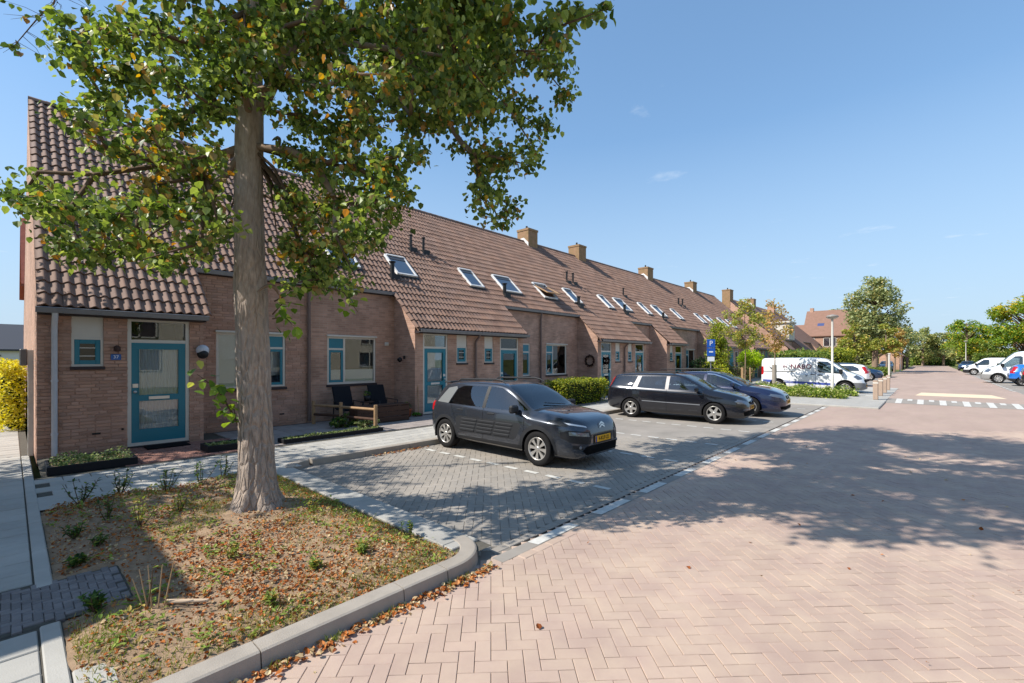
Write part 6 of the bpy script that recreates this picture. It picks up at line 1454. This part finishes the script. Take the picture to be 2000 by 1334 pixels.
o = tag(b.build('wall_spotlight', m_black, None, (-12.05, 8.245, 1.88)), 'small black spotlight on the porch side wall', 'wall lamp')
def wreath(label, loc, rot, r=.2):
    b = MB()
    for i in range(20): a = i/20*6.283; leaves(b, cloud((r*math.cos(a), 0, r*math.sin(a)), .05, 16), .05)
    t = thing('wreath', label, 'wreath', loc, rot, 'wreaths'); stuff(b.build('twined_leaves', mat('dry_wreath', srgb(62,44,38), .9, .1, island=.3), t)); MB().tube([(r*math.cos(i/16*6.283), 0, r*math.sin(i/16*6.283)) for i in range(17)], .025, 6, cap=False).build('ring', m_wooddark, t); return t
wreath('large dark wreath on the shaded porch side wall', (-11.95, 18.58, 1.75), 0, .24); wreath('small dark wreath hanging on the teal door', (-11.52, 19.47, 1.75), rad(90), .13)
# clipped hedge before the fourth house
def hedge(label, x0, x1, y0, y1, z0, z1, n, ls, m, group='hedges', seed=2, core=True):
    rg = random.Random(seed); t = thing('hedge', label, 'hedge', ((x0+x1)/2, (y0+y1)/2, z0), 0, group); cx, cy = (x0+x1)/2, (y0+y1)/2; lx, ly, h = (x1-x0)/2, (y1-y0)/2, z1-z0
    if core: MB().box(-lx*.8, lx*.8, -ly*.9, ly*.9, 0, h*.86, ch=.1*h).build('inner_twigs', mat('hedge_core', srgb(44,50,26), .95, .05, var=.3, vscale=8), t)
    b = MB(); pts = []
    for i in range(n):
        u, v, w_ = rg.uniform(-1,1), rg.uniform(-1,1), rg.random(); f = rg.randrange(5); k = rg.uniform(.82,1.04)
        p = [(lx*k,v*ly,w_*h),(-lx*k,v*ly,w_*h),(u*lx,ly*k,w_*h),(u*lx,-ly*k,w_*h),(u*lx,v*ly,h*k)][f]; pn = .10*mnoise.noise(Vector((p[0]*2+seed,p[1]*2,p[2]*2)))
        pts.append(Vector(p)*(1+pn))
    leaves(b, pts, ls, .3, rg); stuff(b.build('leaves', m, t)); return t
m_hedge = leaf_mat('hedge_leaf', [srgb(84,102,38), srgb(126,138,50), srgb(172,174,74)], [srgb(186,176,64)], .15, .4)
hedge('clipped green and yellow hedge behind the grey crossover', -10.75, -9.75, 13.5, 16.4, .1, 1.05, 5200, .055, m_hedge)
shrub('rounded taller end of the clipped hedge', (-10.2, 16.3, .1), (.5,.6,.52), 2200, .055, m_hedge, 'hedges', seed=12)
m_shrubY = leaf_mat('yellow_shrub_leaf', [srgb(120,136,36), srgb(164,172,46), srgb(192,190,70)], [srgb(206,196,90)], .15, .3)
m_shrubG = leaf_mat('shrub_leaf', [srgb(70,94,40), srgb(104,126,56), srgb(146,162,78)], [srgb(150,150,70)], .12, .35)
m_climb = leaf_mat('climber_leaf', [srgb(96,116,40), srgb(140,152,52), srgb(176,180,78)], [srgb(190,180,80)], .12, .35)
shrub('tall leafy shrub climbing to the eaves of the houses', (-10.4, 31.6, .1), (.62,.75,2.35), 5200, .10, m_climb, 'front garden shrubs', cl=46, seed=3, clr=.5)
shrub('bright yellow green shrub left of the blue sign', (-9.9, 29.5, .1), (.9,1.0,.85), 2600, .09, m_shrubY, 'front garden shrubs', cl=26, seed=5)
shrub('olive shrub right of the blue sign', (-9.5, 32.6, .1), (.9,1.1,.8), 2400, .09, leaf_mat('olive_leaf', [srgb(92,100,56), srgb(128,132,80)], [srgb(150,120,90)], .2, .4), 'front garden shrubs', cl=26, seed=6)
shrub('dark shrub under the tall leafy shrub', (-10.3, 28.4, .1), (.8,1.1,.9), 1800, .09, leaf_mat('dark_shrub_leaf', [srgb(28,46,26), srgb(44,66,34)], [srgb(60,80,40)]), 'front garden shrubs', cl=22, seed=16)
shrub('round lime green clipped bush behind the stakes', (-9.1, 34.2, .1), (.85,.85,.75), 3000, .08, leaf_mat('lime_bush_leaf', [srgb(130,158,10), srgb(160,186,24), srgb(184,204,50)], [srgb(196,206,80)], .1), 'front garden shrubs', cl=40, stem=1.0, seed=8)
# ------------------------------------------------------------------ build-out: ground cover, young trees, lamp, bollards, sign
b = MB(); rg = random.Random(31)
for i in range(9000):
    if rg.random() < .5: x, y = rg.uniform(-6.4, -2.75), rg.uniform(24.6, 25.9)
    else: x, y = rg.uniform(-7.6, -2.5), rg.uniform(26.5, 27.5)
    k = .5+mnoise.noise(Vector((x*1.5, y*1.5, 0)))
    leaves(b, [Vector((x, y, .06+rg.random()**.7*max(.12,.42*k+.12)))], .075, .2, rg)
tag(stuff(b.build('ground_cover', leaf_mat('euonymus_leaf', [srgb(60,88,32), srgb(110,134,46), srgb(164,176,84)], [srgb(196,196,120)], .2, .4))), 'low evergreen ground cover in front of the white van', 'ground cover')
def young_tree(label, loc, h, cr, n, m, trunk=.035, seed=1, z0=1.9, stakes=0, cat='tree', name='young_tree', ls=.1, group='young street trees'):
    rg = random.Random(seed); t = thing(name, label, cat, loc, 0, group); MB().tube([(0,0,0), (.03,0,h*.35), (-.02,.02,h*.7), (0,0,h*.95)], [trunk, trunk*.85, trunk*.5, .006], 8).build('trunk', m_bark, t)
    b = MB(); lb = MB()
    for i in range(34):
        z = rg.uniform(z0, h); k = 1-abs((z-(z0+h)/2)/((h-z0)/2))**2.2; a = rg.uniform(0, 6.3); rr = cr*k*rg.uniform(.3,1); c = Vector((rr*math.cos(a), rr*math.sin(a), z)); s = Vector((0,0,z-rr*.8)); lb.tube([s, c], [trunk*.25, .004], 4, cap=False)
        leaves(b, cloud(c, .30, int(n/34), rg, .1), ls, .6, rg)
    stuff(lb.build('branches', m_twig, t)); stuff(b.build('crown', m, t))
    for k in range(stakes):
        a = k/stakes*6.28+.4; MB().tube([(.28*math.cos(a), .28*math.sin(a), 0), (.28*math.cos(a), .28*math.sin(a), 1.25)], .04, 7).build('stake', m_wood, t)
    return t
m_autumn = leaf_mat('autumn_leaf', [srgb(124,136,62), srgb(152,158,76), srgb(184,180,94)], [srgb(202,176,92), srgb(176,140,80)], .12, .35)
m_autumn2 = leaf_mat('autumn_leaf_brown', [srgb(160,148,82), srgb(184,162,96)], [srgb(200,158,96), srgb(176,134,84)], .35, .6)
young_tree('young tree held by three wooden stakes left of the van', (-8.15, 29.6, .06), 5.4, 1.15, 2600, m_autumn, seed=4, stakes=3, z0=2.5)
yt = young_tree('thin young tree with grey trunk sleeve in front of the van', (-6.05, 27.2, .06), 4.9, .95, 1100, m_autumn2, seed=5, z0=2.3)
MB().tube([(0,0,.3), (0,0,1.45)], .11, 10).build('trunk_sleeve', mat('grey_sleeve', srgb(150,140,128), .8, .2), yt)
def lamp_post(label, loc, h=3.7):
    t = thing('street_lamp', label, 'street lamp', loc, 0, 'street lamps'); MB().tube([(0,0,0), (0,0,1.0), (0,0,1.02), (0,0,h)], [.075,.075,.05,.045], 12).build('post', mat('lamp_post_paint', srgb(196,192,182), .5, .4), t)
    MB().lathe([(0,h+.22),(.20,h+.17),(.27,h+.11),(.25,h+.08),(.10,h+.02),(.06,h-.02),(.05,h-.03)], 20).build('lamp_head', mat('lamp_head_grey', srgb(140,134,126), .4, .4), t)
    MB().lathe([(.245,h+.078),(.20,h+.03),(.08,h-.01)], 20).build('diffuser', mat('lamp_diffuser', srgb(170,164,154), .3, .4), t); return t
lamp_post('pale street lamp standing in front of the white van', (-3.46, 26.75, .06)); lamp_post('street lamp beside the far silver car', (-2.95, 82.0, 0)); lamp_post('street lamp on the right before the acacia trees', (4.2, 100, 0), 4.4)
def bollard(label, loc):
    t = thing('bollard', label, 'bollard', loc, 0, 'wooden bollards on the build-out'); MB().box(-.09,.09,-.09,.09,0,.84,ch=.02).build('post', mat('bollard_wood', srgb(168,146,128), .8, .25, var=.12, vscale=6), t); MB().box(-.092,.092,-.092,.092,.70,.76).build('reflector_band', m_cream, t); return t
for l, y in (('wooden bollard nearest the painted ramp', 25.3), ('second wooden bollard from the painted ramp', 28.0), ('third wooden bollard from the painted ramp', 30.7), ('farthest wooden bollard on the build-out', 33.4)): bollard(l, (-1.72, y, .06))
t = thing('marker_post', 'slim white marker post behind the bollards', 'marker post', (-2.6, 52.0, 0)); MB().tube([(0,0,0),(0,0,2.2)], .08, 8).build('post', m_cream, t); MB().box(-.1,.1,-.1,.1,2.2,2.3,ch=.02).build('cap', m_cream, t)
t = thing('parking_sign', 'blue parking sign on a grey pole', 'road sign', (-8.25, 24.1, .1), rad(42)); MB().tube([(0,0,0),(0,0,2.75)], .028, 8).build('pole', m_zinc, t)
sp = MB().box(-.21,.21,-.045,-.035,2.30,2.72,ch=.004).build('sign_panel', mat('sign_blue', srgb(26,88,178), .4, .4), t); text('sign_letter', 'P', .36, mat('sign_white', srgb(236,238,240), .4, .4), sp, Matrix.Translation((0,-.0465,2.51)) @ Matrix.Rotation(rad(90),4,'X'))
sp = MB().box(-.21,.21,-.045,-.035,1.86,2.27,ch=.004).build('lower_panel', MATS['sign_blue'], t)
MB().box(-.10,.10,-.049,-.0455,2.05,2.12).build('car_pictogram', MATS['sign_white'], sp)
MB().box(-.18,.18,-.045,-.035,1.60,1.83,ch=.004).build('white_panel', MATS['sign_white'], t)

# ------------------------------------------------------------------ second terrace, far house, right hand house
names = ['second terrace end house with the tall sunlit gable', 'second terrace house with the white box dormer', 'second terrace house right of the white dormer', 'second terrace house nearest the far hedge', 'second terrace house before the far brick house']
hs = []
for i, l in enumerate(names):
    hs.append(unit('K', l, 54.2+U*i, 54.2+U*(i+1), i % 2 == 0, 0, sx=.75, detail=False, tile_geo=False, gable='left' if i == 0 else 'right' if i == 4 else None))
chimney(hs[0], 54.16, 55.3, sx=.75, flash=False, moss=True, top=9.6); chimney(hs[1], 63.5, 64.5, sx=.75); chimney(hs[3], 73.7, 74.7, sx=.75, flash=False, moss=False)
dm = MB(); dm.box(-14.2, -11.9, 60.2, 63.2, 4.0, 6.05); dm.box(-14.3, -11.75, 60.0, 63.4, 5.95, 6.15, 0); bw(dm, 'dormer', m_cream, hs[1]); bw(MB().box(-11.89, -11.86, 60.5, 62.9, 4.9, 5.8), 'dormer_window', m_roofglass, hs[1])
def simple_house(label, x0, x1, y0, y1, ze, zr, axis='x', wins=(), m=None, over=.25, name='house', roofm=None, chim=None):
    t = thing(name, label, 'house', ((x0+x1)/2, (y0+y1)/2, 0), 0, 'houses further off'); b = MB(); c = Vector(t.location)
    b.face([(x0,y0,-.1),(x1,y0,-.1),(x1,y0,ze),(x0,y0,ze)]); b.face([(x1,y1,-.1),(x0,y1,-.1),(x0,y1,ze),(x1,y1,ze)]); b.face([(x1,y0,-.1),(x1,y1,-.1),(x1,y1,ze),(x1,y0,ze)]); b.face([(x0,y1,-.1),(x0,y0,-.1),(x0,y0,ze),(x0,y1,ze)])
    if axis == 'x':
        ym = (y0+y1)/2; b.face([(x0,y0,ze),(x0,ym,zr-.05),(x0,y1,ze)]); b.face([(x1,y0,ze),(x1,y1,ze),(x1,ym,zr-.05)])
        r = [(x0-over,y0-over,ze-over*.8),(x1+over,y0-over,ze-over*.8),(x1+over,ym,zr),(x0-over,ym,zr),(x0-over,y1+over,ze-over*.8),(x1+over,y1+over,ze-over*.8)]
    else:
        xm = (x0+x1)/2; b.face([(x0,y0,ze),(x1,y0,ze),(xm,y0,zr-.05)]); b.face([(x0,y1,ze),(xm,y1,zr-.05),(x1,y1,ze)])
        r = [(x0-over,y0-over,ze-over*.8),(x0-over,y1+over,ze-over*.8),(xm,y1+over,zr),(xm,y0-over,zr),(x1+over,y0-over,ze-over*.8),(x1+over,y1+over,ze-over*.8)]
    bw(b, 'wall', m or m_brickflat, t); rb = MB()
    up = [Vector(p)+Vector((0,0,.12)) for p in r]
    for q in ((0,1,2,3),(3,2,5,4)): rb.face([r[i] for i in q]); rb.face([up[i] for i in q][::-1])
    for i, j in ((0,1),(1,2),(2,5),(5,4),(4,3),(3,0)): rb.face([r[i], r[j], up[j], up[i]])
    bw(rb, 'roof', roofm or m_tilefar, t)
    for face, a0, a1, z0, z1 in wins:
        f = MB(); e = .08; dd = .05
        def bx(a, c_, z, zz, d0, d1): 
            if face == 'y0': f.box(a, c_, y0-d1, y0-d0, z, zz)
            elif face == 'x0': f.box(x0-d1, x0-d0, a, c_, z, zz)
            else: f.box(x1+d0, x1+d1, a, c_, z, zz)
        for q in ((a0,a0+e,z0,z1),(a1-e,a1,z0,z1),(a0,a1,z1-e,z1),(a0,a1,z0,z0+e),((a0+a1)/2-e/2,(a0+a1)/2+e/2,z0,z1)): bx(*q, .003, dd)
        w_ = bw(f, 'window', m_cream, t); f = MB(); bx(a0+e,a1-e,z0+e,z1-e,.002,.02); bw(f, 'pane', m_roofglass, w_)
    if chim: bw(MB().box(*chim), 'chimney', m_brickflat, t)
    return t
fh = simple_house('brick house with a big tiled roof facing down the street', -14.9, -9.1, 86, 94, 5.5, 9.6, 'x', [('y0',-12.3,-10.6,3.7,5.1),('y0',-14.3,-13.4,4.2,5.1)], roofm=m_tilefar, chim=(-14.7,-14.2,89.8,90.4,9.2,10.2))
bw(MB().mesh([(-13.3,87.0,6.68),(-12.4,87.0,6.68),(-12.4,87.8,7.5),(-13.3,87.8,7.5)],[(0,1,2,3)]), 'skylight', mat('blue_skylight', srgb(70,80,120), .3, .5), fh)
simple_house('lower roofed wing left of the far brick house', -22, -15.2, 87, 94, 4.5, 7.4, 'x', [])
simple_house('orange brick house at the right picture edge behind the vans', 10.6, 20, 96, 106, 3.9, 8.2, 'y', [('y0',11.5,13.0,1.0,2.4),('y0',11.2,12.6,3.6,4.9)], m=brick_mat('orange_brick', srgb(190,120,86), srgb(168,104,76), srgb(170,150,130)))
simple_house('dark shed roof behind the white hatchbacks', -10.8, -8.6, 80.5, 84, 2.3, 3.4, 'y', [], name='shed')
simple_house('low brick outbuilding under the far trees', -6.6, -3.6, 104, 116, 2.4, 3.6, 'y', [], name='shed')
# houses glimpsed left of the gable
simple_house('house with red tiles glimpsed left of the sunlit gable', -36, -29.5, .55, 12, 5.2, 8.6, 'y', [('x1', 1.0, 2.2, 3.2, 4.6)], roofm=mat('red_tile', srgb(150,84,66), .8, .2, var=.2, vscale=3, bump=1, bscale=5))
simple_house('white house with dark roof at the end of the side path', -64, -50, -6, 1.2, 2.6, 4.6, 'y', [('x1',-3.0,-.5,.9,2.1)], m=mat('white_render', srgb(222,220,214), .8, .2), roofm=mat('dark_slate', srgb(66,68,74), .8, .2))
hedge('golden yellow hedge along the side path', -20.5, -16.4, -.20, .22, .1, 1.72, 5200, .06, leaf_mat('golden_leaf', [srgb(184,168,40), srgb(212,198,70), srgb(140,142,44)], [srgb(232,222,110)], .15), seed=5)
# neighbours outside the frame whose shadows and reflections reach the picture
g = simple_house('flat brick garage block beside the side path, left of the camera', -11.5, -6.37, -8, -2.76, 4.4, 4.55, 'x', [], name='garage_block', over=.05, roofm=m_zinc)
for i in range(4): simple_house('row house across the road, number %s from the corner' % ('one','two','three','four')[i], 15, 23, -6+9*i, 2.9+9*i, 5.2, 8.8, 'y', [('x0',-4.5+9*i,-2.2+9*i,1.0,2.5),('x0',-1.0+9*i,1.2+9*i,3.2,4.6),('x0',-4.3+9*i,-2.4+9*i,3.2,4.6),('x0',-.8+9*i,.3+9*i,.1,2.3)], m=mat('tan_render', srgb(204,192,174), .85, .2, var=.1, vscale=2))
# ------------------------------------------------------------------ far trees
def tree(label, loc, h, rx, rz, n, m, ls=.3, trunk=.22, cl=60, seed=1, z0=None, name='tree', group='trees down the street', flat=.8, bias=0):
    rg = random.Random(seed); t = thing(name, label, 'tree', loc, 0, group); cz = h-rz; b = MB(); lb = MB()
    MB().tube([(0,0,-.1), (.1,0,cz*.45), (0,.1,cz), (0,0,h*.92)], [trunk*1.3, trunk, trunk*.7, .03], 9).build('trunk', m_bark, t)
    for i in range(cl):
        v = Vector((rg.gauss(0,1), rg.gauss(0,1), rg.gauss(0,1))).normalized()*rg.uniform(.3,1)**.55; c = Vector((v.x*rx*(1-.25*max(0,v.z)), v.y*rx*(1-.25*max(0,v.z)), cz+v.z*rz)); r = .30*min(rx,rz)*rg.uniform(.65,1.25)
        lb.tube([(0,0,max(.5,c.z-abs(c.xy.length)*.7)), c*.55+Vector((0,0,c.z*.42)), c], [trunk*.32, trunk*.2, .02], 5, cap=False); leaves(b, cloud(c, r, int(n/cl), rg, .25, flat), ls, .5, rg)
    stuff(lb.build('branches', m_twig, t)); stuff(b.build('crown', m, t)); return t
m_far1 = leaf_mat('silver_lime_leaf', [srgb(112,124,78), srgb(142,150,98), srgb(178,182,134)], [srgb(196,180,116)], .12, .35, .3)
m_far2 = leaf_mat('acacia_leaf', [srgb(84,114,40), srgb(122,148,54), srgb(160,174,70)], [srgb(214,190,56), srgb(198,170,60)], .1, .75, .16)
m_far3 = leaf_mat('far_leaf', [srgb(118,128,74), srgb(144,150,90), srgb(168,168,106)], [srgb(178,166,104)], .12, .3, .2)
tree('tall broad tree rising over the far brick house', (-5.55, 80, 0), 13.6, 3.5, 5.6, 10000, m_far1, .26, .3, 90, 4)
tree('olive tree behind the far brick house', (-12.0, 103, 0), 11.0, 3.2, 3.2, 4500, m_far3, .3, .25, 44, 5)
tree('ochre young tree under the tall broad tree', (-3.9, 72, 0), 6.2, 1.3, 2.1, 2200, m_autumn, .2, .10, 26, 6)
tree('second ochre young tree by the far cars', (-3.4, 78, 0), 6.0, 1.3, 2.0, 2000, m_autumn2, .2, .10, 26, 7)
tree('brownish low tree beside the tall broad tree', (-7.2, 74, 0), 6.2, 1.8, 2.2, 2400, m_autumn, .22, .14, 30, 8)
tree('yellow green acacia on the right, nearest the vans', (9.6, 92, 0), 10.2, 4.6, 3.6, 8500, m_far2, .24, .26, 70, 9)
tree('green acacia leaning over the road on the right', (5.0, 116, 0), 9.0, 3.6, 3.3, 6500, m_far2, .24, .22, 56, 10)
tree('acacia cut off by the right picture edge', (13.5, 92, 0), 11.0, 4.4, 4.0, 6500, m_far2, .24, .26, 60, 11)
tree('dark acacia behind the right hand vans', (10.0, 108, 0), 7.5, 3.6, 3.0, 4000, m_shrubG, .28, .22, 40, 12)
for i, (x, y, h) in enumerate(((-8.5,122,9),(-4.5,132,9.5),(-1.2,150,9.5),(2.5,152,8.6),(5.8,138,8.0),(-12,128,10))):
    tree(['far tree closing the street on the left','far tree behind the left lamp','far tree at the end of the road','far tree right of the road end','pale far tree by the right lamp','far tree above the shed'][i], (x, y, 0), h, 3.6, h*.42, 2600, m_far3 if i % 2 == 0 else m_far1, .38, .22, 30, 20+i)
b = MB(); rg = random.Random(77)
for i in range(16000):
    x = rg.uniform(-60, 60); hh = 5+3*mnoise.noise(Vector((x*.08, 0, 0)))
    leaves(b, [Vector((x, 176+rg.uniform(-3,3)+abs(x)*.1, rg.random()*hh))], .9, .3, rg)
tag(stuff(b.build('far_woodland', m_far3)), 'far off line of trees closing the horizon', 'woodland')
b = MB()
for i in range(9000):
    a = rg.uniform(-60, 60); hh = 5+2.5*mnoise.noise(Vector((a*.1, 4, 0))); leaves(b, [Vector((-90+rg.uniform(-3,3), a, rg.random()*hh))], .9, .3, rg)
tag(stuff(b.build('far_left_woodland', m_far3)), 'far off trees behind the houses at the left', 'woodland')
hedge('tall green hedge behind the parked white cars', -10.2, -7.6, 44, 58, 0, 2.5, 6500, .14, m_shrubG, seed=9)
hedge('light green hedge further along the left parking', -9.0, -6.6, 59, 70, 0, 2.9, 5200, .16, m_hedge, seed=10)
hedge('low hedge beside the petrol blue hatchback', -4.6, -2.9, 56, 60, 0, .95, 1800, .12, m_shrubG, seed=11)
hedge('hedge under the right hand acacias', 5.2, 9.5, 98, 104, 0, 2.6, 2600, .2, m_shrubG, seed=13)
hedge('dark hedge tunnel at the road end', -3.4, 4.6, 158, 162, 0, 3.2, 2600, .3, m_shrubG, seed=14)
hedge('yellowish shrub row behind the low white van', 9.6, 12.5, 70, 82, 0, 2.2, 3000, .16, m_shrubY, seed=15)
t = thing('board_fence', 'brown board fence on the far left of the road', 'fence', (-3.2, 118, 0))
for i in range(14): MB().box(-.04,.04,-7+i*1.0,-6.04+i*1.0,0,2.1,ch=.01).build('board', m_wooddark, t)
# second tree, off frame on the left: dapples the pavement and reaches into the top left corner
t2 = tree('street tree left of the camera whose twigs reach into the sky corner', (-11.3, -3.3, 0), 8.6, 2.7, 3.0, 5200, m_lime, .10, .14, 60, 33, group='street trees')

rg = random.Random(5); b = MB(); lb = MB(); o = Vector(t2.location)
B1 = [(-11.0,-2.2,6.4), (-9.6,-.5,7.5), (-8.86,.44,7.07), (-8.91,.40,6.75), (-9.07,.25,6.54), (-9.35,.02,6.15)]
b.tube([Vector(p)-o for p in B1], [.03, .02, .014, .011, .008, .005], 6)
for i in range(26):
    k = rg.uniform(2, 4.9); j = int(k); a = Vector(B1[j]).lerp(Vector(B1[min(j+1, 5)]), k-j)-o; e = a+Vector((rg.gauss(0,.15), rg.gauss(0,.2), rg.gauss(-.22,.15))); b.tube([a, a.lerp(e,.5)+Vector((0,.03,.02)), e], [.004,.003,.0015], 4, cap=False)
    if i % 3 == 0:
        for q in range(4):
            M = leafM(a.lerp(e, rg.random()), .09*rg.uniform(.7,1.2), .7, rg); lb.mesh([M @ Vector(v) for v in LV], LF)
b.build('overhanging_branch', m_twig, t2); stuff(lb.build('branch_leaves', m_lime, t2))
